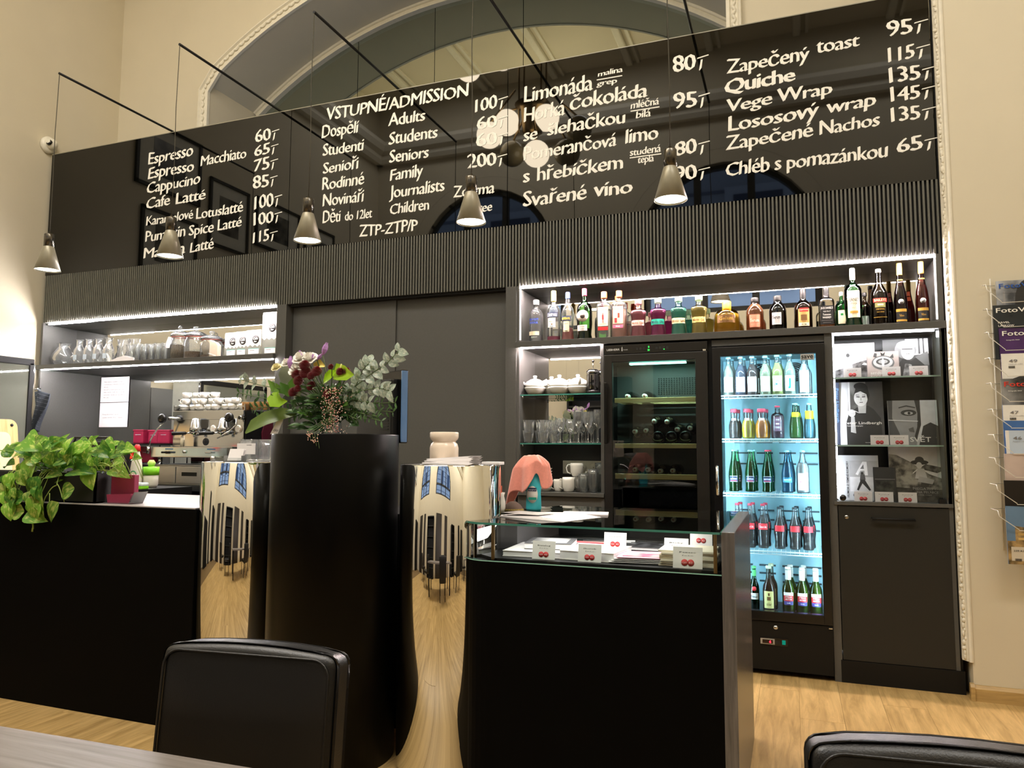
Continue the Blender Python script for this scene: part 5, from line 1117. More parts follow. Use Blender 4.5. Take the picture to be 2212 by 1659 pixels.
mb = MB(); mb.lathe([(0, -.027), (.026, -.027), (.026, -.0265)], (0, 0, .075), 24, white_, axis='Y', sy=1.5); mb.box(-.02, .02, -.0285, -.0275, .09, .106, navy_); put_text(mb, 'sanytol', -.017, .094, .034, .008, -.0288, white_, res=1); mb.box(-.018, .02, -.0285, -.0275, .05, .062, teal_); mb.build('label', None, t, fix=False)
b = MB(); b.box(-.016, .016, -.014, .02, .19, .215, None, .004); b.box(-.03, -.005, -.008, .008, .205, .225, None, .003); b.build('trigger', mat('turquoise_plastic', (70, 200, 214), .3), t)
# pink cloth draped over the spray bottle
def cloth(name, label, cat, loc, m, fn, nu=30, nv=26, parent=None):
    b = MB(); V = [[b.bm.verts.new(fn(i/nu, j/nv)) for j in range(nv+1)] for i in range(nu+1)]
    for i in range(nu):
        for j in range(nv): b.bm.faces.new([V[i][j], V[i+1][j], V[i+1][j+1], V[i][j+1]]).smooth = True
    o = b.build(name, m, parent, loc); s = o.modifiers.new('s', 'SOLIDIFY'); s.thickness = .003; 
    if label: tag(o, label, cat)
    return o
def pinkfn(u, v):
    a = (u*2*PI); d = v   # radial drape from the top of the trigger
    rr = .012+.056*min(d*2.2, 1)**.7+.020*math.sin(a*4+1)*d+.010*math.sin(a*7)*d
    reach = .12+.11*max(0, math.cos(a-PI*1.05))**2+.035*math.cos(a*4+.7)
    z = .262-(d**1.35)*reach*1.05-(.01 if d < .1 else .0)
    x = rr*math.cos(a)*1.05-(.045*d*max(0, math.cos(a-PI))); y = rr*math.sin(a)*.75
    return Vector((x-.01, y, z))
cloth('cleaning_cloth', 'salmon pink microfibre cloth draped over the spray bottle', 'cloth', (-1.135, 3.30, 1.0115), mat('microfibre_pink', (246, 158, 140), .95, noise=.06, nscale=120, bump=.5, bscale=420, sheen=.4), pinkfn, 60, 30)
t = thing('milk_pitcher', 'small white ceramic milk pitcher beside the mirror cylinder', 'pitcher', (-1.235, 3.12, 1.0115))
MB().lathe([(0, 0), (.024, 0), (.028, .02), (.027, .05), (.021, .075), (.025, .09), (.022, .09), (.019, .075)], seg=24).build('body', WHITE, t)
MB().tube([(-.02, 0, .08), (-.045, 0, .075), (-.045, 0, .04), (-.026, 0, .025)], .004, WHITE, 8).build('handle', None, t)
MB().box(-.012, .012, -.002, .0, .06, .12).build('paper_strip', mat('orange_strip', (250, 120, 90), .6), t)
t = thing('bean_pouch', 'dark pouch with a gold patterned border on the right counter', 'pouch', (-1.185, 3.16, 1.0115))
MB().lathe([(0, 0), (.045, 0), (.05, .012), (.035, .034), (.015, .048), (0, .05)], seg=20).build('bag', mat('pouch_brown', (96, 78, 70), .9, noise=.15, bump=.4), t)
MB().lathe([(.0455, .004), (.0505, .010), (.0475, .018)], seg=20).build('border', mat('gold_border', (150, 130, 60), .7, noise=.7, nscale=260), t)

# ceramic jar and leaflets on the right mirror cylinder
t = thing('ceramic_jar', 'cream white waisted ceramic jar on the right mirror cylinder', 'jar', (-1.43, 2.95, 1.2295))
MB().lathe([(0, 0), (.060, 0), (.063, .01), (.063, .07), (.058, .088), (.050, .095), (.052, .1), (.06, .108), (.063, .118), (.063, .136), (.060, .139), (.056, .137), (.055, .12), (0, .11)], seg=40).build('body', mat('cream_ceramic', (240, 222, 202), .2, noise=.01), t)
for k in range(7):
    b = MB(); L = .11-.002*k
    b.prism([(-L, 0), (L-.004*k, .0), (L+.01, .004+.002*k), (.04, .0022+.0016*k), (-L-.006, .0026)], 'Y', -.05, .05)
    tag(b.build('leaflet', PAPER, None, (-1.33+.005*(k % 2), 2.80+.006*k, 1.2297+.0036*k), (0, 0, .06*((k*5) % 3-1))), 'white folded leaflet, %s in the fanned pile before the ceramic jar' % ['lowest', 'second from below', 'third from below', 'middle one', 'third from the top', 'second from the top', 'topmost'][k], 'leaflet', 'pile of white leaflets')
tag(MB().box(-.04, .04, -.03, .03, 0, .012, None, .002).build('card_stack', PAPER, None, (-1.19, 2.93, 1.2297)), 'small white card stack at the right edge of the mirror cylinder', 'card')
# left mirror cylinder: card holder, jars
t = thing('glass_jar', 'wide square glass jar with white label on the left mirror cylinder', 'jar', (-2.50, 3.02, 1.2297))
MB().lathe([(0, .003), (.062, .002), (.066, .01), (.068, .085), (.060, .098), (.062, .108)], seg=32, sq=.4).build('glass', GM, t)
mb = MB(); mb.box(-.058, .052, -.0705, -.069, .035, .088, PAPER); mb.box(-.0, .03, -.0712, -.0705, .079, .081, GREYINK); mb.build('label', None, t)
t = thing('glass_jar', 'tall glass candle jar with cream wax beside the black column', 'jar', (-2.315, 2.98, 1.2297))
MB().lathe([(0, .003), (.04, .002), (.042, .01), (.042, .088), (.039, .1)], seg=28).build('glass', GM, t)
MB().lathe([(0, .006), (.038, .006), (.038, .080), (0, .080)], seg=24).build('wax', mat('wax_cream', (240, 224, 186), .5), t)
t = thing('card_holder', 'clear acrylic holder with leaning white cards on the left mirror cylinder', 'card holder', (-2.44, 2.80, 1.2297), .25)
b = MB(); b.box(-.045, .045, -.02, .03, 0, .004); b.box(-.045, .045, -.022, -.019, 0, .02); b.box(-.045, -.042, -.02, .03, 0, .03); b.box(.042, .045, -.02, .03, 0, .03); b.build('holder', GM, t)
R = Matrix.Rotation(-.45, 4, 'X')
for k in range(4): MB().box(-.035, .035, -.006+.005*k, -.004+.005*k, .005, .065+.002*k, None, 0, R).build('card', PAPER, t)
tag(MB().lathe([(0, 0), (.012, 0), (.012, .024), (.0, .025)], seg=16).build('steel_cap', CHROME, None, (-2.66, 2.90, 1.2297)), 'small steel cap at the left edge of the left mirror cylinder', 'cap')

# POS monitor behind the column
t = thing('cash_register_screen', 'black touch screen of the till seen from behind, right of the flowers', 'monitor', (-1.80, 3.02, 1.3), -.5)
b = MB(); b.box(-.19, .19, .0, .035, .02, .35, None, .006); b.build('housing', BLKGLOSS, t)
b = MB(); b.box(-.165, .155, -.03, .004, .05, .31, None, .008); b.build('back_cover', mat('black_plastic', (20, 20, 22), .4), t)
b = MB()
for k in range(14): b.box(.06, .13, -.0325, -.0295, .08+k*.013, .085+k*.013)
b.build('vent', ANTHD, t)
MB().box(.184, .192, -.001, .030, .024, .346, None, .003).build('bezel', mat('bezel_blue_grey', (96, 130, 176), .25), t)
MB().box(-.03, .03, .005, .03, -.30, .05, None, .003).build('stand', BLACK, t)
tag(box('back_counter', -2.35, -1.26, 3.15, 3.6, 0, .985, BLACK), 'low black service counter behind the mirror cylinders', 'counter')

# ================================================================ LEFT BACK COUNTER
ZW = 1.0005
t = thing('drawer_base', 'brushed steel knock-box drawer unit under the espresso machine', 'drawer unit', (-4.60, 4.58, ZW))
MB().box(-.345, .345, .004, .45, 0, .15, None, .003).build('body', STEEL, t)
MB().box(-.36, .36, -.01, .46, .15, .158, None, .002).build('top', STEEL, t)
d = MB().box(-.335, .035, -.004, .006, .012, .14, None, .002).build('drawer', STEEL, t)
d = MB().box(.042, .335, -.004, .006, .012, .14, None, .002).build('drawer', STEEL, t); MB().box(.10, .25, -.006, -.0038, .07, .10).build('pull', BLACK, d)
E_ = thing('espresso_machine', 'polished two-group espresso machine with cups stacked on top', 'coffee machine', (-4.36, 4.62, 1.215))
CRM = mat('polished_steel', (205, 208, 212), .12, metal=1.0, noise=.04, nscale=5)
MB().box(-.45, .36, -.06, .30, 0, .085, None, .004).build('drip_tray', CRM, E_)
MB().box(-.40, .31, -.062, -.06, .012, .074).build('tray_front', mat('tray_blue', (206, 226, 236), .15, metal=.9, noise=.12, nscale=7), E_)
b = MB(); b.tube([(-.27, -.06, .04), (-.27, -.085, .04)], .012, BRASS, 12); b.box(-.31, -.225, -.095, -.08, .032, .048, BLACK, .004); b.build('steam_knob', None, E_)
MB().lathe([(0, -.018), (.012, -.016), (.012, 0)], (-.1, -.06, .045), 16, axis='Y').build('button', CHROME, E_)
b = MB(); b.box(.12, .18, -.085, -.06, .035, .047, None, .003); b.build('badge', CHROME, E_)
for x in (-.27, .15): MB().box(x-.03, x+.05, -.0632, -.062, .062, .071).build('plate', mat('plate_blue', (60, 110, 150), .4), E_)
MB().box(.371, .384, .06, .27, .02, .37, None, .004).build('side_cover', BLKGLOSS, E_)
MB().prism([(.26, -.03), (.24, .20), (.30, .36), (.42, .37), (.46, .30), (.46, -.03)], 'X', .371, .392).build('side_flank', mat('maroon_panel', (100, 24, 44), .3), E_)
MB().box(-.34, .37, .05, .44, .085, .375, None, .004).build('body', CRM, E_)
MB().box(-.34, .37, .04, .052, .30, .37, None, .002).build('upper_front', CRM, E_)
MB().lathe([(0, -.003), (.03, -.003), (.03, 0)], (.0, .05, .125), 20, axis='Y').build('drain', BLACK, E_)
for gx in (-.06, .215):
    g = MB(); g.lathe([(0, .0), (.045, 0), (.046, .03), (.04, .04), (.028, .10), (.02, .11), (0, .112)], (gx, -.0, .20), 20); g.box(gx-.04, gx+.04, .0, .06, .22, .31, None, .01); g.build('group_head', CRM, E_)
    h = MB(); h.lathe([(.035, -.012), (.04, 0), (.04, .012)], (gx, 0, .196), 20, CHROME); h.tube([(gx-.035, -.01, .195), (gx-.07, -.03, .192)], .007, CHROME, 8); h.tube([(gx-.07, -.03, .192), (gx-.16, -.08, .188)], .013, BLACK, 10, r1=.015); h.lathe([(0, 0), (.012, 0), (.012, -.02), (0, -.025)], (gx, -.01, .185), 12, CHROME); h.build('portafilter', None, E_)
for gx in (.075, .32):
    g = MB(); g.lathe([(0, -.012), (.03, -.012), (.032, 0)], (gx, .05, .225), 24, mat('gauge_rim', (215, 205, 190), .25, metal=.6, noise=0), axis='Y'); g.lathe([(0, -.0135), (.024, -.0135)], (gx, .05, .225), 20, white_, axis='Y'); g.box(gx-.001, gx+.012, .0355, .0365, .225, .2265, red_); g.build('gauge', None, E_)
for gx, k in ((-.27, -1), (.37, 1)):
    g = MB(); g.tube([(gx, .05, .31), (gx-.06*(1 if k < 0 else -.2), -.02, .31)], .014, CHROME, 12); kx = gx-.09 if k < 0 else gx-.06
    g.lathe([(0, -.035), (.022, -.035), (.036, -.03), (.036, -.008), (.02, 0)], (kx, -.03, .31), 20, BLKGLOSS, axis='Y'); g.build('steam_valve', None, E_)
    g = MB(); s = -1 if k < 0 else 1
    if k < 0: g.tube([(kx, -.03, .28), (kx-.05, -.05, .22), (kx-.10, -.06, .14), (kx-.115, -.06, .08)], .006, CHROME, 8); g.tube([(kx-.115, -.06, .085), (kx-.125, -.06, .03)], .012, CHROME, 10)
    else: g.tube([(.36, -.03, .30), (.37, -.04, .25), (.32, -.06, .20), (.24, -.09, .15)], .006, CHROME, 8)
    g.build('steam_wand', None, E_)
b = MB(); b.tube([(-.17, -.02, .19), (-.17, -.02, .16)], .006, CHROME, 8); b.tube([(-.17, -.02, .17), (-.17, -.02, .08)], .016, mat('ivory_handle', (225, 215, 190), .35), 12); b.build('spout_handle', None, E_)
b = MB()
for x in (-.34, .37): b.box(x-.003, x+.003, .05, .34, .375, .42)
b.box(-.34, .37, .05, .054, .40, .406); b.build('cup_rail', CHROME, E_)
for x in (-.39, .32): MB().lathe([(0, -.057), (.02, -.057), (.016, 0), (0, 0)], (x, -.02, 0), 12).build('foot', CHROME, E_)
# cups on the machine
random.seed(11); ci = 0
ordn = ['first', 'second', 'third', 'fourth', 'fifth', 'sixth', 'seventh', 'eighth', 'ninth', 'tenth']
proto = None
for lv, (n, z, x0, dx) in enumerate([(8, 1.592, -4.66, .082), (7, 1.641, -4.64, .084), (4, 1.69, -4.64, .092)]):
    for i in range(n):
        lab = 'white espresso cup upside down on the coffee machine, %s tier, %s from the left' % (['lower', 'middle', 'top'][lv], ordn[i])
        if proto is None:
            proto = mug(x0, 4.74, z, .036, .05, .3, lab, WHITE, 'cup', 'espresso_cup', 'white cups stacked on the espresso machine')
            cpp = proto
        else: dup(proto, (x0+dx*i, 4.74+.02*(i % 2), z), random.choice((.2, -.3, .6, 3.0)), lab)
for i in range(4):
    x = -4.02+i*.055; p = MB().lathe([(0, 0), (.026, 0), (.034, .06), (.035, .062), (.0, .062)], seg=16).build('paper_cup', mat('kraft_cup', (222, 172, 118), .6), None, (x, 4.72+.03*(i % 2), 1.59)); tag(p, 'brown paper cup on the right side of the coffee machine, %s from the left' % ordn[i], 'cup', 'brown paper cups')
# maroon containers
MAR = mat('maroon_plastic', (128, 22, 52), .35, noise=.05)
def canister(x, y, z, w_, h, label, tap=False):
    t = thing('maroon_container', label, 'container', (x, y, z), group='maroon plastic containers left of the coffee machine')
    b = MB(); b.box(-w_/2, w_/2, -.06, .06, 0, h, None, .012); b.build('body', MAR, t)
    b = MB(); b.box(-w_/2-.003, w_/2+.003, -.063, .063, h-.012, h, None, .004); b.build('rim', MAR, t)
    MB().box(-.03, .03, -.0625, -.0605, h*.62, h*.66).build('print', grey_, t); return t
canister(-5.42, 5.05, 1.325, .12, .125, 'maroon plastic container on the rack, left one with print'); canister(-5.28, 5.08, 1.325, .12, .12, 'maroon plastic container on the rack, middle one'); canister(-5.13, 5.05, 1.325, .14, .122, 'maroon plastic container on the rack, right one')
canister(-5.25, 4.98, ZW+.16, .16, .14, 'maroon plastic container under the rack')
tag(box('wire_rack', -5.72, -5.02, 4.85, 5.2, 1.312, 1.324, BLACK), 'thin black rack board carrying the maroon containers', 'rack')
b = MB()
for x in (-5.70, -5.04): b.tube([(x, 4.87, ZW), (x, 4.87, 1.315)], .006, seg=8); b.tube([(x, 5.18, ZW), (x, 5.18, 1.315)], .006, seg=8)
b.build('leg', BLACK, bpy.data.objects['wire_rack'])
MB().box(-.04, .04, -.03, .03, 0, .11, None, .006).build('x', mat('orange_red', (236, 60, 40), .4)).name = 'orange_box'
o = bpy.data.objects['orange_box']; o.location = (-5.38, 4.90, 1.19); tag(o, 'bright orange-red box under the rack', 'box'); MB().box(-.045, .045, -.035, .035, -.19, 0).build('stand', MATS['print_black'], o)
# wicker basket / dish rack
t = thing('dish_basket', 'dark woven basket with black handles left of the cleaning bottles', 'basket', (-5.15, 4.45, ZW+.06))
b = MB(); b.lathe([(.10, 0), (.13, .02), (.155, .24), (.16, .25)], seg=28, sx=1.25); b.build('body', mat('basket_weave', (54, 50, 44), .6, noise=.3, nscale=90, stretch=(1, 1, .2)), t)
b = MB(); b.box(-.21, .21, -.15, -.12, .25, .275, None, .006); b.box(-.18, .18, -.16, -.14, .30, .315, None, .005)
b.tube([(-.21, -.14, .25), (-.17, -.15, .31)], .008, seg=8); b.tube([(.21, -.14, .25), (.17, -.15, .31)], .008, seg=8); b.build('rim', BLACK, t)
# cleaning bottles
t = thing('soap_dispenser', 'clear pump soap dispenser with green leaf label', 'soap bottle', (-4.445, 3.93, ZW))
MB().lathe([(0, 0), (.032, 0), (.036, .01), (.036, .10), (.028, .125), (.012, .135), (.012, .15), (0, .15)], seg=24, sy=.7).build('body', glass('soap_clear', (205, 235, 235), 1.45, milky=.35), t)
b = MB(); b.tube([(0, 0, .15), (0, 0, .185)], .007, white_, 8); b.tube([(0, 0, .185), (-.03, -.01, .18)], .006, white_, 8); b.build('pump', None, t)
mb = MB(); mb.lathe([(0, -.0265), (.022, -.0265), (.022, -.026)], (0, 0, .065), 20, M_('leafgreen', (120, 180, 90)), axis='Y'); mb.lathe([(0, -.0275), (.015, -.0275)], (.004, 0, .062), 16, white_, axis='Y'); mb.build('label', None, t)
tag(box('sink_stand', -4.75, -4.26, 3.86, 4.44, 0, 1.0, BLACK), 'low black stand carrying the cleaning bottles', 'stand')
t = thing('spray_can', 'black bottle with pale cap behind the soap dispenser', 'bottle', (-4.565, 4.07, ZW))
MB().lathe([(0, 0), (.03, 0), (.03, .19), (.02, .21), (0, .212)], seg=20).build('body', BLKGLOSS, t)
MB().tube([(0, 0, .21), (.01, -.02, .235), (.03, -.02, .30)], .008, CHROME, 8).build('handle', None, t)
t = thing('detergent_bottle', 'white detergent bottle with red cap and green label', 'bottle', (-4.52, 4.16, ZW))
MB().lathe([(0, 0), (.045, 0), (.05, .015), (.05, .14), (.04, .20), (.024, .25), (.022, .265), (0, .265)], seg=24, sy=.6).build('body', MATS['white_plastic'], t)
MB().lathe([(0, .265), (.025, .265), (.02, .30), (.012, .315), (0, .315)], seg=18).build('cap', M_('redcap', (226, 50, 50)), t)
mb = MB(); mb.lathe([(0, -.0315), (.034, -.0315), (.034, -.031)], (.004, 0, .09), 24, green_, axis='Y'); mb.lathe([(0, -.0325), (.025, -.0325)], (.004, 0, .09), 20, cream_, axis='Y'); mb.box(-.02, .02, -.026, -.024, .205, .222, red_); mb.build('label', None, t)
t = thing('sponge_cup', 'bright green and white cup with scrubber beside the steel drawers', 'cup', (-4.44, 4.22, ZW))
MB().lathe([(0, 0), (.04, 0), (.05, .02), (.052, .12), (.046, .125)], seg=24).build('body', MATS['white_plastic'], t)
MB().lathe([(.053, .09), (.055, .09), (.055, .15), (0, .155)], seg=24).build('lid', mat('lime_plastic', (130, 210, 40), .4), t)
MB().lathe([(0, .155), (.02, .155), (.028, .18), (.015, .2), (0, .2)], seg=16).build('scrubber', mat('lime_pale', (190, 230, 110), .6), t)
t = thing('sponge', 'green and white sponge lying before the steel drawers', 'sponge', (-4.34, 4.02, ZW))
MB().box(-.06, .06, -.035, .035, 0, .022, None, .006).build('scour_layer', mat('lime_plastic', (130, 210, 40), .4), t); MB().box(-.06, .06, -.035, .035, .022, .045, None, .008).build('foam_layer', mat('foam_white', (220, 236, 236), .8), t)
# notes on the mirror
def note(z, h, lines, label):
    t = thing('paper_note', label, 'notice', (-6.05, YL-.006, z)); MB().box(-.18, .18, -.001, 0, 0, h).build('sheet', PAPER, t)
    mb = MB()
    for s, x, zz, wd in lines: put_text(mb, s, x, zz, wd, .012, -.0015, mat('note_ink', (90, 88, 92), .8, noise=0), res=1)
    mb.build('print', None, t, fix=False)
note(1.722, .24, [('Vážení zákazníci a návštěvníci, prosíme', -.14, .19, .24), ('o předložení pokladního dokladu', -.14, .165, .26), ('účtenku.', -.14, .14, .06), ('Zároveň je povinen zaevidovat přijatou', -.14, .115, .27), ('tržbu u správce daně online, v případě', -.14, .09, .26), ('technického výpadku pak nejpozději do', -.14, .065, .27), ('48 hodin.', -.14, .04, .07)], 'white notice with seven printed lines taped to the mirror, upper sheet')
note(1.484, .232, [('Prodej alkoholických nápojů', -.14, .115, .2), ('osobám mladším 18 let je zakázán.', -.14, .085, .26)], 'white notice with two printed lines taped to the mirror, lower sheet')

# ---- far left: glass-fronted unit, cutting board, towel
t = thing('glass_front_cabinet', 'black framed glass-fronted cabinet at the far left edge', 'cabinet', (-6.10, 3.78, 1.0))
MB().box(-.2, .18, -.5, .55, -.02, 1.0, None, .004).build('body', mat('pale_side', (190, 190, 176), .4), t)
b = MB(); b.box(.182, .205, -.5, .565, .965, 1.02, None, .006); b.box(.182, .205, .525, .565, 0, .99, None, .006); b.box(.182, .205, -.5, -.46, 0, .99); b.box(.182, .205, -.5, .56, -.02, .02); b.build('frame', BLACK, t)
MB().box(.184, .196, -.46, .525, .02, .965).build('glass', glossy_glass('oven_glass', (120, 122, 112), .25, .02), t)
MB().box(.18, .20, .567, .575, .0, .98).build('edge_strip', CHROME, t)
tag(box('side_counter', -6.3, -5.45, 3.54, 4.55, 0, 1.0, ANTHD), 'dark side counter along the left wall behind the plant', 'counter')
def board_poly(w_, h, r):
    P = []
    for cx, cy, a0 in ((w_-r, h-r, 0), (r, h-r, PI/2), (r, r, PI), (w_-r, r, 1.5*PI)):
        for k in range(6): a = a0+PI/2*k/5; P.append((cx+r*math.cos(a), cy+r*math.sin(a)))
    return P
BAM = wood('bamboo', (206, 160, 92), (232, 196, 132), sc=(60, 3, 3), rough=.5, rnd=.02)
t = thing('cutting_board', 'pale bamboo cutting board with rounded corners leaning at the far left', 'cutting board', (-5.60, 3.45, 1.012), PI/2)
R = Matrix.Rotation(-.16, 4, 'X')
b = MB(); b.prism(board_poly(.62, .50, .06), 'Y', 0, .018); bmesh.ops.transform(b.bm, matrix=R, verts=b.bm.verts); b.build('board', BAM, t)
b = MB(); b.prism([(x+.06, z+.02) for x, z in board_poly(.5, .38, .05)], 'Y', -.003, .001); bmesh.ops.transform(b.bm, matrix=R, verts=b.bm.verts); b.build('inner_field', mat('pale_maple', (240, 218, 176), .5, noise=.04), t)
b = MB(); b.lathe([(0, -.004), (.012, -.004), (.012, 0)], (.575, 0, .455), 16, axis='Y'); bmesh.ops.transform(b.bm, matrix=R, verts=b.bm.verts); b.build('hole', BLACK, t)
b = MB(); b.lathe([(0, -.006), (.022, -.006), (.024, -.003)], (.34, 0, .33), 20, axis='Y'); bmesh.ops.transform(b.bm, matrix=R, verts=b.bm.verts); b.build('knob', BAM, t)
TW = mat('towel_grey', (66, 72, 82), .95, noise=.05, nscale=50)
def towelfn(u, v):
    return Vector((.04+.17*u*(1-.45*v)+.05*math.sin(v*5)*u*.4, .03*math.sin(u*9+v*2), -v*(.40-.10*u)+.02*math.sin(u*5)))
o = cloth('towel', 'dark grey striped towel hanging beside the glass-fronted cabinet', 'towel', (-6.06, 4.45, 1.76), TW, towelfn, 20, 24)
mb = MB()
for k in range(9):
    pts = [towelfn(u/12, .08+k*.1)+Vector((0, -.004, 0)) for u in range(13)]; mb.tube(pts, .0013, mat('towel_stripe', (150, 158, 168), .95), 4, cap=False)
mb.build('stripes', None, o)
MB().tube([(.03, .06, .03), (.03, 0, .02)], .008, CHROME, 8).build('hook', None, o)
# ================================================================ POTHOS PLANTER
PX, PY = -3.75, 2.86
pp = thing('potted_pothos', 'trailing green and yellow pothos in a long black planter on the bar counter', 'plant', (0, 0, 0))
b = MB(); b.box(-4.9, -3.30, 2.79, 2.80, 1.013, 1.165); b.box(-4.9, -3.30, 2.93, 2.94, 1.013, 1.165); b.box(-3.31, -3.30, 2.79, 2.94, 1.013, 1.165); b.box(-4.9, -4.89, 2.79, 2.94, 1.013, 1.165); b.box(-4.9, -3.30, 2.79, 2.94, 1.013, 1.02)
b.build('planter', mat('planter_dark', (15, 17, 19), .45, noise=.05), pp)
MB().box(-4.88, -3.31, 2.80, 2.93, 1.13, 1.145).build('soil', mat('soil', (50, 38, 28), .95, noise=.5, nscale=90, bump=1), pp)
def leaf_mat(name, c, v):
    if name in MATS: return MATS[name]
    m = bpy.data.materials.new(name); m.use_nodes = True; n = m.node_tree.nodes; L = m.node_tree.links; b = n['Principled BSDF']
    tc = n.new('ShaderNodeTexCoord'); mp = n.new('ShaderNodeMapping'); mp.inputs['Scale'].default_value = (3, 9, 3)
    oi = n.new('ShaderNodeObjectInfo'); L.new(tc.outputs['Object'], mp.inputs[0]); L.new(oi.outputs['Random'], mp.inputs['Location'])
    nz = n.new('ShaderNodeTexNoise'); nz.inputs['Scale'].default_value = 1.2; nz.inputs['Detail'].default_value = 3; L.new(mp.outputs[0], nz.inputs[0])
    cr = n.new('ShaderNodeValToRGB'); cr.color_ramp.elements[0].position = .50; cr.color_ramp.elements[1].position = .66
    cr.color_ramp.elements[0].color = (*srgb(c), 1); cr.color_ramp.elements[1].color = (*srgb(v), 1); L.new(nz.outputs[0], cr.inputs[0])
    mr = n.new('ShaderNodeMapRange'); mr.inputs[3].default_value = .75; mr.inputs[4].default_value = 1.2; L.new(oi.outputs['Random'], mr.inputs[0])
    vm = n.new('ShaderNodeVectorMath'); vm.operation = 'SCALE'; L.new(cr.outputs[0], vm.inputs[0]); L.new(mr.outputs[0], vm.inputs['Scale'])
    L.new(vm.outputs[0], b.inputs['Base Color']); b.inputs['Roughness'].default_value = .34
    tl = n.new('ShaderNodeBsdfTranslucent'); L.new(vm.outputs[0], tl.inputs[0]); ms = n.new('ShaderNodeMixShader'); ms.inputs[0].default_value = .3
    L.new(b.outputs[0], ms.inputs[1]); L.new(tl.outputs[0], ms.inputs[2]); L.new(ms.outputs[0], n['Material Output'].inputs[0])
    MATS[name] = m; return m
def leaf_mesh(name, outline, m, L=1.0, fold=.10, droop=.15, n=8):
    """leaf along +X from its base at the origin; outline(t)=half width"""
    b = MB(); rows = []
    for i in range(n+1):
        t = i/n; wd = outline(t); row = []
        for j in (-1, -.5, 0, .5, 1):
            row.append(b.bm.verts.new((t*L, j*wd*L, L*(fold*abs(j)*wd*2-droop*t*t+.05*math.sin(t*PI)))))
        rows.append(row)
    for A, B_ in zip(rows, rows[1:]):
        for j in range(4): b.bm.faces.new([A[j], A[j+1], B_[j+1], B_[j]]).smooth = True
    me = bpy.data.meshes.new(name); b.bm.to_mesh(me); b.bm.free(); me.materials.append(m); return me
heart = lambda t: (.40*math.sin(PI*min(1, (t+.0))**.62)**.85 if 0 < t < 1 else .0)+(.06 if t < .02 else 0)
LM = [leaf_mat('pothos_leaf_a', (104, 158, 50), (196, 214, 112)), leaf_mat('pothos_leaf_b', (136, 188, 66), (212, 226, 130)), leaf_mat('pothos_leaf_c', (70, 126, 44), (140, 176, 76))]
hm = [leaf_mesh('leaf', heart, m, fold=f, droop=d) for m in LM for f, d in ((.15, .18), (.3, .32))]
def put_leaf(me, parent, base, direction, nrm, size, name='leaf'):
    x = Vector(direction).normalized(); z = Vector(nrm); z = (z-x*z.dot(x)).normalized(); y = z.cross(x)
    M = Matrix(((x.x, y.x, z.x, base[0]), (x.y, y.y, z.y, base[1]), (x.z, y.z, z.z, base[2]), (0, 0, 0, 1))) @ Matrix.Scale(size, 4)
    o = link(name, me, parent); o.matrix_basis = M; return o
random.seed(21)
LV = [(-3.713, 1.326, .138, -8), (-3.802, 1.293, .083, -30), (-3.571, 1.314, .09, 10), (-3.494, 1.322, .07, 70), (-3.389, 1.295, .08, 15), (-3.322, 1.261, .063, 80), (-3.273, 1.307, .096, -20), (-3.255, 1.284, .096, -10), (-3.126, 1.285, .104, 10), (-3.066, 1.292, .067, 8), (-3.112, 1.228, .063, 20), (-3.037, 1.248, .046, 15), (-3.633, 1.254, .092, 30), (-3.548, 1.235, .083, 100), (-3.455, 1.244, .06, 40), (-3.401, 1.241, .083, -10), (-3.7, 1.178, .125, 260), (-3.768, 1.178, .07, 265), (-3.57, 1.169, .085, 5), (-3.386, 1.191, .117, 10), (-3.23, 1.227, .05, 90), (-3.186, 1.186, .096, -12), (-3.329, 1.145, .095, -70), (-3.556, 1.134, .063, 180), (-3.42, 1.078, .092, 195), (-3.674, 1.076, .085, 215), (-3.762, 1.038, .079, 180), (-3.617, 1.007, .102, -80), (-3.767, .967, .09, 175), (-3.646, .953, .096, -15), (-3.51, .976, .10, 230), (-3.678, .992, .033, 180), (-3.823, 1.085, .05, 200), (-3.814, 1.233, .06, 60), (-3.758, 1.258, .083, 20), (-3.512, 1.275, .085, -15), (-3.607, 1.219, .09, 60), (-3.191, 1.258, .05, 60), (-3.68, 1.274, .083, 20), (-3.833, 1.193, .06, 20), (-3.452, 1.213, .07, 10), (-3.295, 1.33, .05, 60), (-3.277, 1.226, .05, 100)]
def stem(pts, r=.0024):
    P = []
    for i in range(len(pts)-1):
        a, c = Vector(pts[i]), Vector(pts[i+1])
        for k in range(5): t = k/5; q = a.lerp(c, t); q.z += .012*math.sin(t*PI); P.append(q)
    P.append(Vector(pts[-1])); return MB().tube(P, r, mat('pothos_stem', (150, 172, 84), .5), 6).build('stem', None, pp)
for i, (x, z, L, a) in enumerate(LV):
    a = math.radians(a); hang = z < 1.13; y = 2.735 if hang else 2.74+.10*random.random()
    d = Vector((math.cos(a), -.25 if not hang else -.05, math.sin(a)-.15)); nz = Vector((random.uniform(-.25, .25), -1, .55 if not hang else .15))
    base = Vector((x-.5*L*math.cos(a), y, z-.5*L*math.sin(a)))
    put_leaf(hm[(i*5) % 6], pp, base, d, nz, L*1.22)
    if not hang: stem([(base.x+random.uniform(-.05, .05), 2.86, 1.14), (base.x, base.y+.03, base.z-.02), tuple(base)], .0018)
for i in range(110):   # inner canopy and the part running out of view
    x = random.uniform(-4.85, -3.32) if i > 42 else random.uniform(-3.85, -3.30); z = 1.17+.15*random.random()**.8*(1 if x < -3.4 else .8); a = random.uniform(0, 2*PI)
    put_leaf(hm[i % 6], pp, (x, 2.80+.12*random.random(), z), (math.cos(a), -.3+.3*math.sin(a), .35*random.random()-.1), (random.uniform(-.5, .5), -.8, .9), random.uniform(.065, .10))
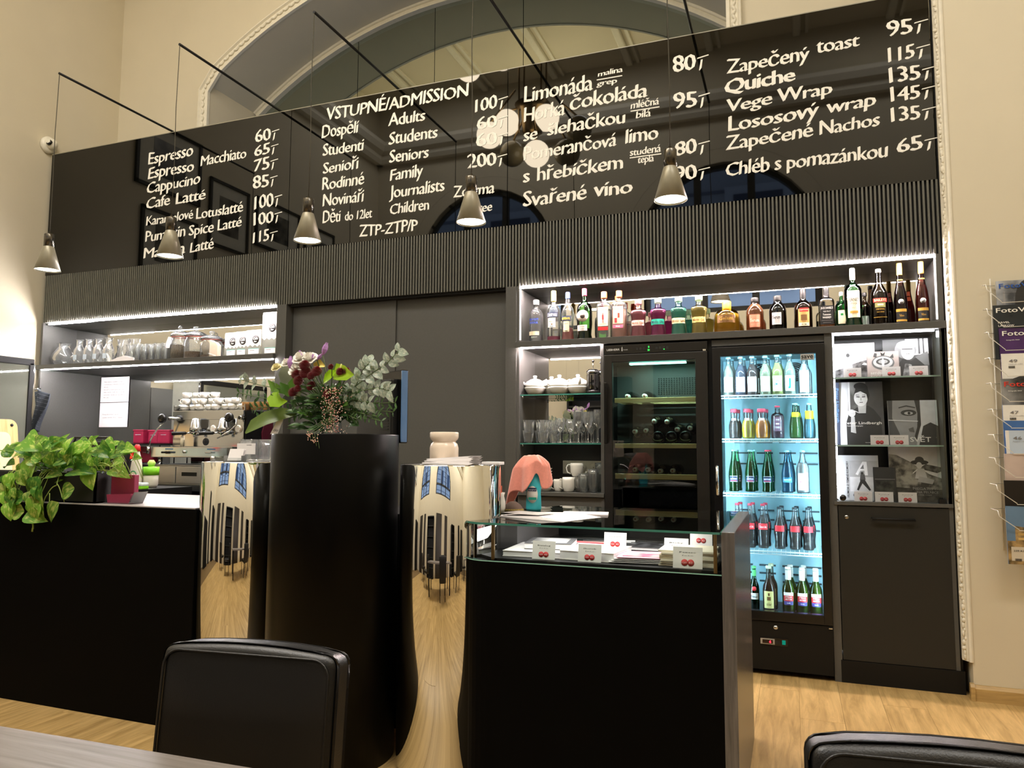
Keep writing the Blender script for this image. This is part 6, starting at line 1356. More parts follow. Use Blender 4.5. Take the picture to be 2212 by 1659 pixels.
stem([(-3.56, 2.80, 1.16), (-3.52, 2.75, 1.10), (-3.575, 2.742, 1.05), (-3.60, 2.74, .99), (-3.59, 2.74, .945)]); stem([(-3.52, 2.75, 1.11), (-3.47, 2.745, 1.04), (-3.45, 2.742, 1.02)])
stem([(-3.56, 2.745, 1.06), (-3.55, 2.74, .98), (-3.50, 2.742, .975)]); stem([(-3.40, 2.78, 1.19), (-3.28, 2.77, 1.21), (-3.17, 2.76, 1.20), (-3.10, 2.75, 1.165), (-3.07, 2.75, 1.17)])
stem([(-3.17, 2.76, 1.20), (-3.12, 2.76, 1.25), (-3.08, 2.76, 1.24), (-3.085, 2.75, 1.18)]); stem([(-3.22, 2.78, 1.20), (-3.16, 2.77, 1.26), (-3.13, 2.76, 1.28)])
stem([(-3.80, 2.75, 1.16), (-3.79, 2.742, 1.08), (-3.76, 2.742, 1.035), (-3.73, 2.742, 1.04)]); stem([(-3.66, 2.75, 1.14), (-3.68, 2.742, 1.0), (-3.70, 2.742, .97)]); stem([(-3.68, 2.742, .94), (-3.665, 2.742, .90), (-3.66, 2.742, .875), (-3.665, 2.742, .862)], .0045); stem([(-3.64, 2.745, 1.13), (-3.63, 2.742, 1.06), (-3.66, 2.742, 1.05)])
for i in range(34):
    x = random.uniform(-3.9, -3.60) if i < 20 else random.uniform(-3.75, -3.38); z = (.96+.2*random.random()) if i < 20 else (1.17+.12*random.random()); a = random.uniform(-2.2, -.8) if i < 20 else random.uniform(-.6, 3.4)
    put_leaf(hm[(i*5+2) % 6], pp, (x, 2.72+.02*random.random(), z+.03), (math.cos(a), -.15, math.sin(a)), (random.uniform(-.4, .4), -1, .3), random.uniform(.06, .10))
    if i < 20: stem([(x+.02, 2.78, 1.17), (x+.01, 2.745, (z+1.2)/2), (x, 2.73, z+.03)], .0016)
# maroon menu holder
t = thing('menu_holder', 'maroon leather bill holders standing in a clear tray at the end of the planter', 'bill holder', (-3.19, 2.86, 1.0125), .05)
MB().box(-.08, .07, .0, .03, .012, .145, None, .004).build('folder', mat('maroon_leather', (150, 48, 80), .5, bump=.2), t)
b = MB(); b.prism([(-.06, 0), (.075, 0), (.085, .05), (-.07, .045)], 'Y', -.035, -.005); b.build('folded_folder', mat('maroon_leather', (132, 38, 66), .5), t)
b = MB(); b.prism([(-.08, -.0), (.09, 0), (.12, .06), (.115, .06), (.085, .006), (-.08, .006)], 'Y', -.045, .04); b.build('tray', GM, t)

# ================================================================ BOUQUET
fb = thing('flower_bouquet', 'large mixed bouquet of burgundy pompons, white and lilac blooms, eucalyptus and green anthuriums', 'bouquet', (0, 0, 0))
VX, VY, VZ = -1.93, 2.82, 1.337
MB().lathe([(0, .0), (.05, 0), (.055, .01), (.045, .08), (.07, .12), (.074, .125)], (VX, VY, VZ), 28).build('vase', GM, fb)
def hub(): return Vector((VX, VY, VZ+.09))
STM = mat('flower_stem', (84, 110, 56), .6)
def fstem(p, r=.0022, sag=.02):
    a = hub(); c = Vector(p); P = []
    for k in range(7): t = k/6; q = a.lerp(c, t); q.z += sag*math.sin(t*PI); P.append(q)
    return MB().tube(P, r, STM, 5).build('stem', None, fb)
def pompon(name, c, r, m, layers=6, petal=.42, seed=0, par=None, tip=.5):
    """round bloom of many small petals"""
    b = MB(); rnd = random.Random(seed); c = Vector(c); n = 240; petal *= .55
    for i in range(n):
        z = 1-1.55*(i+.5)/n; th = i*2.39996; s = math.sqrt(max(1-z*z, 0)); d = Vector((s*math.cos(th), s*math.sin(th)*1.0, z)); d = Matrix.Rotation(.5, 3, 'X') @ d
        t = d.cross(Vector((0.3, 0, 1))).normalized(); u = d.cross(t); L = r*(.55+.45*rnd.random()*.3+.25); w_ = r*petal*.5
        p0 = c+d*r*.45; p1 = c+d*r*.85; p2 = c+d*(r*1.05)+u*r*.06
        b.face([p0-t*w_*.5, p0+t*w_*.5, p1+t*w_, p2, p1-t*w_], None, True)
    b.sphere(c, r*.78, seg=12)
    return b.build(name, m, par or fb)
BUR = mat('burgundy_petal', (136, 26, 44), .7, noise=.15, nscale=80, sheen=.3)
MUM = [(-1.979, 1.655, .022), (-1.982, 1.624, .026), (-2.041, 1.619, .02), (-1.916, 1.626, .022), (-2.018, 1.59, .022), (-1.959, 1.566, .02), (-2.013, 1.554, .016), (-2.045, 1.54, .02), (-1.875, 1.53, .018), (-1.944, 1.608, .017), (-1.806, 1.623, .017), (-1.78, 1.625, .016), (-1.845, 1.644, .012)]
for i, (x, z, r) in enumerate(MUM):
    p = (x, 2.685+.012*(i % 3), z); fstem((p[0], p[1]+.01, p[2]-r*.6)); pompon('pompon_bloom', p, r*1.12, BUR, seed=i)
WHP = mat('white_petal', (252, 249, 240), .6, noise=.05); LIL = mat('lilac_petal', (188, 140, 206), .6, noise=.12, nscale=40); GRN_PET = mat('cream_petal', (244, 236, 190), .6)
for i, (x, z, r) in enumerate([(-2.039, 1.70, .026), (-1.991, 1.695, .027), (-2.051, 1.651, .03), (-2.166, 1.661, .017), (-2.02, 1.665, .022), (-2.11, 1.68, .018)]):
    # rose: nested cupped petals opening toward the viewer
    r *= 1.2; b = MB(); c = Vector((x, 2.73, z)); RR = Matrix.Translation(c) @ Matrix.Rotation(.75, 4, 'X') @ Matrix.Rotation(i*1.3, 4, 'Z')
    for ring, (r0, n, op, hh) in enumerate([(.16, 3, .05, .75), (.34, 4, .12, .72), (.55, 5, .3, .62), (.75, 6, .6, .5), (.9, 7, .95, .34)]):
        for k in range(n):
            a0 = 2*PI*k/n+ring*.7; P = []
            for s_ in range(5):
                u = s_/2-1; aa = a0+u*PI/n*1.25; row = []
                for q in (0, .35, .7, 1.0):
                    rr = r*(r0*(.55+.45*q)+op*.38*q*q); zz = r*(-.35+hh*1.5*q-.30*op*q*q-.18*u*u*q); row.append(RR @ Vector((rr*math.cos(aa), rr*math.sin(aa), zz)))
                P.append(row)
            for A, C in zip(P, P[1:]):
                for j in range(3): b.face([A[j], C[j], C[j+1], A[j+1]], None, True)
    b.build('rose_bloom', WHP if i != 3 else GRN_PET, fb); fstem((x, 2.79, z-r))
def tulip(x, z, L, tilt, m, y=2.74):
    b = MB(); R = Matrix.Translation((x, y, z)) @ Matrix.Rotation(tilt, 4, 'Y')
    for k in range(6):
        a = k*PI/3; P = []
        for t in (0, .25, .5, .75, .92, 1.06):
            wd = .30*math.sin(PI*min(t, 1)*.9+.15)*L; rr = .20*L*math.sin(PI*min(t*.8+.08, 1)); rr += (.05*L if t > 1 else 0)
            c = Vector((rr*math.cos(a), rr*math.sin(a), t*L)); s = Vector((-math.sin(a), math.cos(a), 0))*wd*.45
            P.append((R @ (c-s), R @ (c+s)))
        for A, C in zip(P, P[1:]): b.face([A[0], A[1], C[1], C[0]], None, True)
    b.build('lilac_bloom', m, fb); fstem((x, y, z))
tulip(-1.925, 1.705, .055, .35, LIL); tulip(-2.035, 1.685, .045, -.3, LIL); tulip(-2.085, 1.65, .052, .1, LIL, 2.72); tulip(-1.995, 1.67, .045, .5, LIL); tulip(-2.105, 1.672, .035, -.8, LIL); tulip(-1.955, 1.685, .035, .8, LIL)
def blade(name, pts, wds, m, nrm=(0, -1, .3), parent=None, cup=.2):
    b = MB(); rows = []
    for i, p in enumerate(pts):
        p = Vector(p); d = (Vector(pts[min(i+1, len(pts)-1)])-Vector(pts[max(i-1, 0)])).normalized(); s = d.cross(Vector(nrm)).normalized(); n_ = s.cross(d)
        rows.append([b.bm.verts.new(p+s*j*wds[i]+n_*abs(j)*wds[i]*cup) for j in (-1, -.5, 0, .5, 1)])
    for A, C in zip(rows, rows[1:]):
        for j in range(4): b.bm.faces.new([A[j], A[j+1], C[j+1], C[j]]).smooth = True
    return b.build(name, m, parent or fb)
ANTG = leaf_mat('anthurium_green', (150, 196, 34), (196, 222, 70)); LG = leaf_mat('mid_green_leaf', (82, 128, 44), (110, 150, 60)); DG_ = leaf_mat('dark_green_leaf', (46, 78, 40), (70, 104, 56)); EU = leaf_mat('eucalyptus_leaf', (142, 158, 140), (196, 200, 180)); DUS = leaf_mat('dusty_leaf', (138, 146, 118), (178, 182, 156)); FERN = leaf_mat('fern_leaf', (66, 98, 52), (96, 128, 76))
blade('anthurium_spathe', [(-1.86, 2.74, 1.60), (-1.83, 2.72, 1.625), (-1.79, 2.70, 1.61), (-1.75, 2.69, 1.60), (-1.725, 2.68, 1.605)], [.012, .035, .036, .022, .003], ANTG, cup=.5); blade('anthurium_spathe', [(-2.16, 2.74, 1.55), (-2.145, 2.71, 1.52), (-2.115, 2.69, 1.495), (-2.085, 2.68, 1.49), (-2.06, 2.68, 1.50)], [.012, .032, .034, .022, .003], ANTG, cup=.7)
blade('anthurium_spathe', [(-1.93, 2.76, 1.585), (-1.90, 2.74, 1.60), (-1.87, 2.73, 1.615), (-1.84, 2.72, 1.63)], [.006, .022, .024, .004], ANTG, cup=.4)
MB().tube([(-1.812, 2.70, 1.615), (-1.795, 2.69, 1.655)], .005, mat('spadix', (226, 222, 130), .6), 8, r1=.003).build('spadix', None, fb)
blade('calla_bloom', [(-1.965, 2.76, 1.635), (-1.955, 2.755, 1.655), (-1.94, 2.75, 1.665), (-1.92, 2.75, 1.655)], [.01, .024, .02, .004], mat('calla_yellow', (240, 220, 120), .5), cup=.7)
blade('broad_leaf', [(-2.06, 2.74, 1.45), (-2.11, 2.71, 1.445), (-2.17, 2.68, 1.425), (-2.22, 2.66, 1.395), (-2.255, 2.65, 1.36)], [.012, .03, .034, .028, .004], leaf_mat('sage_leaf', (112, 136, 66), (140, 160, 90)), nrm=(.2, -1, .4))
blade('broad_leaf', [(-2.08, 2.74, 1.54), (-2.075, 2.73, 1.58), (-2.06, 2.73, 1.62)], [.01, .022, .002], LG); blade('broad_leaf', [(-2.10, 2.75, 1.53), (-2.12, 2.74, 1.56), (-2.15, 2.74, 1.59)], [.01, .024, .002], LG); blade('broad_leaf', [(-1.90, 2.78, 1.63), (-1.87, 2.77, 1.655), (-1.85, 2.77, 1.66)], [.008, .016, .002], LG)
blade('broad_leaf', [(-2.13, 2.76, 1.545), (-2.17, 2.73, 1.565), (-2.20, 2.72, 1.60)], [.008, .022, .002], LG); blade('broad_leaf', [(-2.0, 2.76, 1.42), (-1.95, 2.74, 1.44), (-1.90, 2.73, 1.43)], [.01, .02, .002], DG_)
blade('dusty_leaf', [(-2.10, 2.79, 1.56), (-2.125, 2.775, 1.60), (-2.14, 2.77, 1.64), (-2.15, 2.77, 1.69)], [.02, .042, .040, .003], DUS, cup=.1); blade('dusty_leaf', [(-2.07, 2.76, 1.52), (-2.055, 2.75, 1.55), (-2.04, 2.75, 1.59)], [.012, .024, .003], DUS)
eu_me = leaf_mesh('leaf', lambda t: .34*math.sin(PI*t**.8)**.7 if 0 < t < 1 else 0, EU, droop=.25, n=6); fe_me = leaf_mesh('leaf', lambda t: .15*math.sin(PI*t)**.8 if 0 < t < 1 else 0, FERN, droop=.15, n=5); dk_me = leaf_mesh('leaf', lambda t: .18*math.sin(PI*t)**.8 if 0 < t < 1 else 0, DG_, droop=.2, n=5); ol_me = leaf_mesh('leaf', lambda t: .3*math.sin(PI*t)**.7 if 0 < t < 1 else 0, LG, droop=.2, n=5)
random.seed(5)
def branch(pts, me, n, size, name='branch', ymul=1.0, pairs=True, jitter=.5):
    pts = [Vector(p) for p in pts]; P = []
    for i in range(len(pts)-1):
        for k in range(6): P.append(pts[i].lerp(pts[i+1], k/6))
    P.append(pts[-1]); br = MB().tube(P, .0018, STM, 5).build(name, None, fb)
    for k in range(n):
        t = (k+1)/n*(len(P)-1); i = min(int(t), len(P)-2); p = P[i].lerp(P[i+1], t-i); d = (P[i+1]-P[i]).normalized()
        for s in ((-1, 1) if pairs else (1 if k % 2 else -1,)):
            side = d.cross(Vector((0, -1, 0))).normalized()*s; dr = d*.5+side*.8+Vector((0, random.uniform(-jitter, jitter), 0))
            put_leaf(me, br, p, dr, (random.uniform(-.4, .4), -1, random.uniform(-.2, .6)), size*random.uniform(.75, 1.15))
branch([(-1.86, 2.78, 1.50), (-1.76, 2.74, 1.56), (-1.66, 2.71, 1.61), (-1.58, 2.70, 1.65), (-1.525, 2.70, 1.70)], eu_me, 9, .05)
branch([(-1.84, 2.78, 1.48), (-1.72, 2.72, 1.54), (-1.62, 2.70, 1.55), (-1.56, 2.69, 1.535)], eu_me, 8, .046)
branch([(-1.84, 2.78, 1.50), (-1.75, 2.74, 1.57), (-1.70, 2.71, 1.63), (-1.66, 2.70, 1.66)], eu_me, 6, .045)
branch([(-1.88, 2.78, 1.46), (-1.76, 2.72, 1.50), (-1.66, 2.70, 1.49)], eu_me, 6, .046)
branch([(-2.02, 2.78, 1.52), (-2.14, 2.74, 1.56), (-2.25, 2.72, 1.58), (-2.34, 2.71, 1.605)], eu_me, 7, .042)
branch([(-2.05, 2.78, 1.48), (-2.16, 2.72, 1.51), (-2.27, 2.70, 1.53), (-2.34, 2.70, 1.545)], dk_me, 9, .034); branch([(-2.05, 2.78, 1.46), (-2.16, 2.72, 1.48), (-2.26, 2.70, 1.475)], dk_me, 8, .034); branch([(-2.05, 2.76, 1.44), (-2.15, 2.72, 1.44), (-2.22, 2.70, 1.43)], dk_me, 6, .034)
for k, (x, z) in enumerate([(-1.68, 1.44), (-1.74, 1.52), (-1.77, 1.45), (-1.86, 1.42), (-1.92, 1.52), (-2.06, 1.45), (-1.60, 1.41), (-1.63, 1.49), (-1.58, 1.45), (-1.62, 1.43), (-1.70, 1.46), (-1.57, 1.49), (-1.72, 1.42), (-1.78, 1.50), (-1.82, 1.45), (-1.88, 1.50), (-1.93, 1.46), (-1.97, 1.51), (-1.99, 1.45), (-1.91, 1.40), (-1.99, 1.40), (-1.84, 1.55), (-1.90, 1.56), (-1.95, 1.53), (-2.04, 1.48), (-1.87, 1.38), (-1.95, 1.38), (-1.80, 1.57), (-2.08, 1.43)]):
    a = hub(); tip = Vector((x, 2.70+.03*(k % 3), z)); branch([a+(tip-a)*.25+Vector((0, 0, .01)), a+(tip-a)*.65+Vector((0, -.01, .02)), tip], fe_me, 7, .034, jitter=.8)
for k in range(80):
    a = random.uniform(0, 2*PI); put_leaf(random.choice((ol_me, dk_me, fe_me, fe_me)), fb, (VX+.15*random.random()*math.cos(a)+.02, VY-.04-.06*random.random(), VZ+.03+.20*random.random()), (math.cos(a), -.6, .5*random.random()), (0, -.8, .8), .07)
# waxflower: tiny pink buds
b = MB(); random.seed(9)
for k in range(330):
    t = random.random(); x = -1.825+random.gauss(0, .018+.012*(1-abs(t-.5))); z = 1.355+.20*t; b.sphere((x, 2.66+.03*random.random(), z), random.uniform(.0016, .0034), [mat('bud_pink', (232, 186, 172), .6), mat('bud_cream', (242, 224, 204), .6), mat('bud_rose', (214, 140, 132), .6)][k % 3], 6)
for k in range(22):
    x = -1.825+random.gauss(0, .035); b.tube([(-1.86, 2.74, 1.5), (-1.84+.3*(x+1.84), 2.68, 1.47), (x, 2.67, 1.36+.17*random.random())], .0009, STM, 4, cap=False)
for k in range(5):
    b.tube([(-1.84+.01*k, 2.66, 1.42), (-1.835+.012*k, 2.518, 1.37-.004*k), (-1.83+.014*k, 2.518, 1.335-.01*k)], .0009, STM, 4, cap=False)
    for j in range(6): b.sphere((-1.83+.010*k+random.gauss(0, .006), 2.517, 1.335+.035*random.random()-.006*k), .0026, MATS['bud_pink'], 6)
o = b.build('waxflower_sprays', None, fb); o['kind'] = 'stuff'
t = thing('paper_cone', 'small white folded card with black script tucked left of the vase', 'card', (-2.145, 2.70, 1.357), .2)
b = MB(); b.prism([(-.015, 0), (.02, 0), (.045, .065), (.02, .07)], 'Y', -.001, .001); b.build('card', PAPER, t)
mb = MB(); put_text(mb, 'díky', .0, .012, .024, .012, -.0015, INK, shear=.2); mb.build('print', None, t, fix=False)

# ================================================================ BOOKS IN THE SHOWCASE
def cover_book(x, y, z, w_, h, th, label, bg, shapes=(), texts=(), lean=.12, rz=0.0, cat='book', spine=None, nm='book'):
    t = thing(nm, label, cat, (x, y, z), rz, None); R = Matrix.Rotation(-lean, 4, 'X')
    def fin(b, n): bmesh.ops.transform(b.bm, matrix=R, verts=b.bm.verts); return b.build(n, None, t, fix=False)
    b = MB(); b.box(-w_/2, w_/2, 0, .0015, 0, h, bg); bmesh.ops.transform(b.bm, matrix=R, verts=b.bm.verts); b.build('cover', None, t)
    b = MB(); b.box(-w_/2+.001, w_/2-.003, .0015, th, .002, h-.002, PAPER); b.box(-w_/2, w_/2, th, th+.0015, 0, h, spine or bg); b.box(-w_/2-.001, -w_/2+.001, 0, th+.001, 0, h, spine or bg); bmesh.ops.transform(b.bm, matrix=R, verts=b.bm.verts); b.build('pages', None, t)
    if shapes:
        b = MB()
        for k, (poly, m) in enumerate(shapes): b.face([(-w_/2+u*w_, -.0004-.00022*k, v*h) for u, v in poly], m)
        fin(b, 'picture')
    if texts:
        b = MB()
        for s, u, v, uw, vh, m, *vert in texts:
            if vert:
                q = MB(); put_text(q, s, 0, 0, uw*h, vh*w_, 0, m, bold=.01)
                bmesh.ops.transform(q.bm, matrix=Matrix.Translation((-w_/2+u*w_, -.0035, v*h)) @ Matrix.Rotation(-PI/2, 4, 'Y'), verts=q.bm.verts); tmp = q.bm
                vm = {vv: b.bm.verts.new(vv.co) for vv in tmp.verts}; ii = b.mi(m)
                for f in tmp.faces: b.bm.faces.new([vm[vv] for vv in f.verts]).material_index = ii
                tmp.free()
            else: put_text(b, s, -w_/2+u*w_, v*h, uw*w_, vh*h, -.0035, m, bold=.01)
        fin(b, 'title')
    return t
def ell(cx, cy, rx, ry, n=18, a0=0, a1=2*PI): return [(cx+rx*math.cos(a0+(a1-a0)*k/n), cy+ry*math.sin(a0+(a1-a0)*k/n)) for k in range(n)]
g = lambda v: mat('tone_%d' % v, (min(int(v*1.1+16), 240),)*3, .4, noise=.10, nscale=26)
W1 = M_('white', (242, 240, 234)); BK = M_('black', (22, 20, 20))
Y1 = 4.745
cover_book(.353, Y1+.02, 1.7165, .225, .212, .012, 'pale book with a child on a dark hillside on the cover, top shelf left', photo('sky_pic', 1, (215, 212, 214), (240, 238, 240), 3),
  [([(0, .0), (1, 0), (1, .52), (.75, .50), (.5, .42), (.25, .30), (0, .22)], photo('rocks', 4, (20, 18, 18), (150, 146, 146), 26)), (ell(.36, .66, .045, .055), g(60)), ([(.30, .34), (.46, .33), (.45, .52), (.40, .61), (.33, .60), (.29, .48)], g(210)), ([(.28, .24), (.46, .24), (.46, .35), (.29, .36)], g(228)), ([(.68, .38), (.80, .36), (.86, .40), (.74, .44)], g(225)), ([(0, .86), (1, .86), (1, 1), (0, 1)], mat('cover_pinkish', (222, 208, 206), .5))],
  [('Podkarpatská Rus', .12, .90, .66, .055, mat('title_grey', (178, 168, 168), .5)), ('fotografie', .12, .87, .2, .018, MATS['title_grey'])])
cover_book(.628, Y1+.03, 1.7165, .235, .226, .014, 'black and white book with a long-haired man against a wall, top shelf right', g(70),
  [([(.55, .55), (1, .6), (1, 1), (.5, 1)], g(190)), ([(.78, .6), (.82, .6), (.82, 1), (.78, 1)], g(60)), ([(.88, .6), (.91, .6), (.91, 1), (.88, 1)], g(50)), (ell(.50, .72, .24, .24), g(120)), (ell(.55, .66, .15, .21), g(225)), (ell(.52, .84, .22, .12), g(150)), ([(.42, .72), (.66, .72), (.66, .745), (.42, .745)], g(50)), ([(.50, .60), (.60, .60), (.58, .62), (.52, .62)], g(90)), ([(.5, .55), (.56, .66), (.54, .55)], g(150)), ([(.3, 0), (.95, 0), (.98, .45), (.75, .52), (.6, .42), (.42, .48), (.3, .3)], g(40)), ([(.40, .0), (.6, 0), (.62, .32), (.48, .38)], photo('shirt', 7, (60, 60, 60), (170, 170, 170), 40)), ([(.7, .52), (.98, .66), (1, .3), (.9, .3)], g(110))],
  [('Snímky', .17, .45, .22, .075, W1, 1)])
cover_book(.503, Y1-.015, 1.7165, .165, .152, .01, 'rose-grey book with a round fountain cover, in front on the top shelf', photo('rosegrey', 2, (168, 150, 146), (216, 202, 196), 5),
  [(ell(.5, .56, .36, .28, 24), g(90)), (ell(.5, .58, .31, .22, 24), g(180)), (ell(.5, .60, .22, .13, 24), g(60)), (ell(.5, .60, .15, .08, 24), g(150)), ([(.47, .4), (.53, .4), (.55, .62), (.5, .75), (.45, .62)], g(215)), ([(.2, .80), (.3, .78), (.32, .92), (.24, .95)], g(60)), ([(.45, .84), (.55, .84), (.58, .98), (.5, .9), (.43, .98)], g(40)), ([(.72, .76), (.84, .74), (.82, .9)], g(60))],
  [('BEDŘICH', .10, .10, .5, .09, W1), ('KOČÍ', .10, .0, .3, .08, W1)])
cover_book(.383, Y1, 1.327, .235, .372, .022, 'tall book with a woman holding a cigarette and white title, middle shelf left', photo('blur', 9, (90, 90, 88), (190, 190, 186), 4),
  [([(.62, 0), (1, 0), (1, 1), (.62, 1)], g(58)), ([(0, 0), (.18, .0), (.22, 1), (0, 1)], g(176)), ([(.20, .0), (.24, 0), (.26, 1), (.22, 1)], g(220)), ([(.15, 0), (.95, 0), (.93, .42), (.78, .56), (.66, .62), (.42, .60), (.22, .50), (.15, .36)], g(36)), ([(.44, .50), (.60, .50), (.62, .66), (.42, .66)], g(170)), (ell(.50, .74, .155, .13, 24), g(205)), ([(.34, .78), (.40, .92), (.52, .985), (.66, .93), (.70, .78), (.66, .70), (.63, .80), (.50, .85), (.38, .82)], g(28)), (ell(.50, .93, .15, .06), g(34)), ([(.40, .755), (.475, .75), (.475, .765), (.40, .77)], g(40)), ([(.53, .75), (.605, .755), (.605, .77), (.53, .765)], g(40)), ([(.39, .785), (.47, .785), (.47, .79), (.39, .795)], g(60)), ([(.53, .785), (.61, .785), (.61, .795), (.53, .79)], g(60)), ([(.485, .70), (.52, .70), (.51, .755), (.495, .755)], g(165)), ([(.46, .665), (.55, .665), (.53, .68), (.505, .676), (.48, .68)], g(90)), ([(.24, .20), (.36, .18), (.34, .44), (.26, .47)], g(176)), (ell(.28, .50, .085, .06), g(190)), ([(.34, .53), (.44, .50), (.44, .51), (.34, .545)], g(230)), ([(.17, .51), (.36, .515), (.36, .53), (.18, .535)], g(200))],
  [('Peter Lindbergh', .10, .325, .84, .042, W1), ('On Fashion Photography', .10, .29, .42, .018, W1), ('TASCHEN', .55, .03, .12, .012, W1), ], rz=.02, spine=mat('spine_navy', (30, 44, 70), .4))
mb = MB(); put_text(mb, 'Peter Lindbergh', 0, 0, .2, .016, 0, mat('spine_letters', (90, 140, 180), .5)); o = mb.build('spine_title', None, None, (.249, Y1+.003, 1.66), (0, PI/2, 0), fix=False)
nb = MB(); nb.box(-.013, .013, 0, .002, 0, .365); t = thing('book', 'navy book spine with blue vertical title beside the cigarette portrait', 'book', (.253, Y1+.007, 1.328)); nb.build('spine', MATS['spine_navy'], t); MB().box(-.012, .012, .002, .12, 0, .362).build('pages', PAPER, t); o.parent = t; o.location = (-.005, -.002, .33)
cover_book(.648, Y1+.01, 1.327, .25, .258, .016, 'black and white book with a close-up face and white hand-lettered title, middle shelf right', g(176),
  [([(0, 0), (.55, 0), (.60, .3), (.62, .62), (.58, 1), (0, 1)], g(120)), ([(.0, 0), (.3, 0), (.2, .3), (.08, .6), (.1, 1), (0, 1)], g(60)), ([(.55, 1), (.60, .7), (.58, .4), (.52, .2), (.55, .1), (.66, .45), (.66, 1)], g(30)), (ell(.42, .72, .16, .07), g(34)), (ell(.42, .71, .09, .035), g(150)), (ell(.43, .71, .03, .03), g(16)), ([(.22, .82), (.38, .86), (.56, .82), (.56, .845), (.38, .89), (.22, .845)], g(40)), ([(.52, .28), (.42, .30), (.40, .36), (.5, .4)], g(70)), ([(.6, .0), (1, 0), (1, .42), (.85, .5), (.7, .42)], g(34)), ([(0, .55), (.6, .52), (.6, .535), (0, .565)], g(200))],
  [('SVĚT', .42, .07, .42, .11, W1)])
cover_book(.352, Y1, 1.0065, .218, .262, .018, 'pale grey book with a walking man under a letter A, bottom shelf left', mat('cover_grey', (186, 188, 188), .4),
  [([(.30, .20), (.98, .20), (.98, .88), (.30, .88)], g(140)), ([(.30, .20), (.98, .20), (.98, .52), (.30, .52)], g(176)), ([(.44, .58), (.50, .56), (.56, .66), (.66, .66), (.66, .56), (.74, .56), (.72, .86), (.62, .86)], g(215)), ([(.56, .70), (.64, .80), (.65, .70)], g(90)), (ell(.60, .60, .035, .035), g(30)), ([(.54, .44), (.68, .46), (.66, .58), (.56, .58)], g(60)), ([(.56, .46), (.66, .46), (.80, .24), (.76, .22), (.60, .38), (.50, .22), (.46, .24)], g(30)), (ell(.40, .12, .035, .035), g(60)), (ell(.40, .12, .018, .018), g(200))],
  [('HUMOR Z TEMNÉ KOMORY', .27, .07, .80, .055, BK, 1)])
cover_book(.49, Y1-.012, 1.0065, .115, .195, .012, 'small dark book or box with landscape panel, centre of the bottom shelf', mat('cover_dark', (46, 46, 46), .35), [([(.06, .68), (.94, .68), (.94, .96), (.06, .96)], g(30)), ([(.1, .2), (.9, .2), (.9, .6), (.1, .6)], photo('darkpic', 3, (20, 22, 20), (70, 72, 66), 30)), ([(.05, .64), (.95, .64), (.95, .655), (.05, .655)], g(110))])
cover_book(.655, Y1+.03, 1.0065, .268, .315, .02, 'large book with a child in a hat sitting on a grassy slope, bottom shelf right', g(216),
  [([(0, 0), (1, 0), (1, .42), (.75, .5), (.4, .72), (.15, .84), (0, .86)], photo('grass_pic', 6, (50, 50, 48), (170, 168, 160), 26)), ([(.55, .60), (.9, .52), (1, .56), (1, .62), (.7, .68)], photo('trees_pic', 2, (20, 20, 20), (120, 120, 118), 40)), (ell(.58, .71, .17, .045), g(26)), (ell(.58, .755, .085, .06), g(34)), (ell(.57, .655, .055, .06), g(190)), ([(.48, .42), (.72, .40), (.66, .60), (.52, .60)], g(170)), ([(.44, .50), (.52, .56), (.54, .60), (.44, .52)], g(200)), ([(.52, .36), (.80, .32), (.84, .40), (.56, .46)], g(150)), ([(0, 0), (1, 0), (1, .22), (0, .26)], photo('dark_grass', 8, (24, 24, 24), (80, 80, 78), 30))],
  [('NEGATIVY', .43, .215, .44, .045, mat('title_silver', (150, 152, 150), .5)), ('NA PELNICE', .50, .155, .40, .04, MATS['title_silver']), ('1938–1942', .52, .115, .25, .02, MATS['title_silver'])])
for i, (x, z, lab) in enumerate([(.337, 1.717, 'on the top shelf, left'), (.54, 1.717, 'on the top shelf, middle'), (.678, 1.717, 'on the top shelf, right'), (.466, 1.327, 'on the middle shelf, left'), (.566, 1.327, 'on the middle shelf, right'), (.371, 1.0065, 'on the bottom shelf, left'), (.478, 1.0065, 'on the bottom shelf, middle'), (.596, 1.0065, 'on the bottom shelf, right')]):
    price_card(x, 4.697, z, .094, .056, 'white price card with two red dots in the book cabinet, '+lab, tilt=.12, group='price cards of the book cabinet')

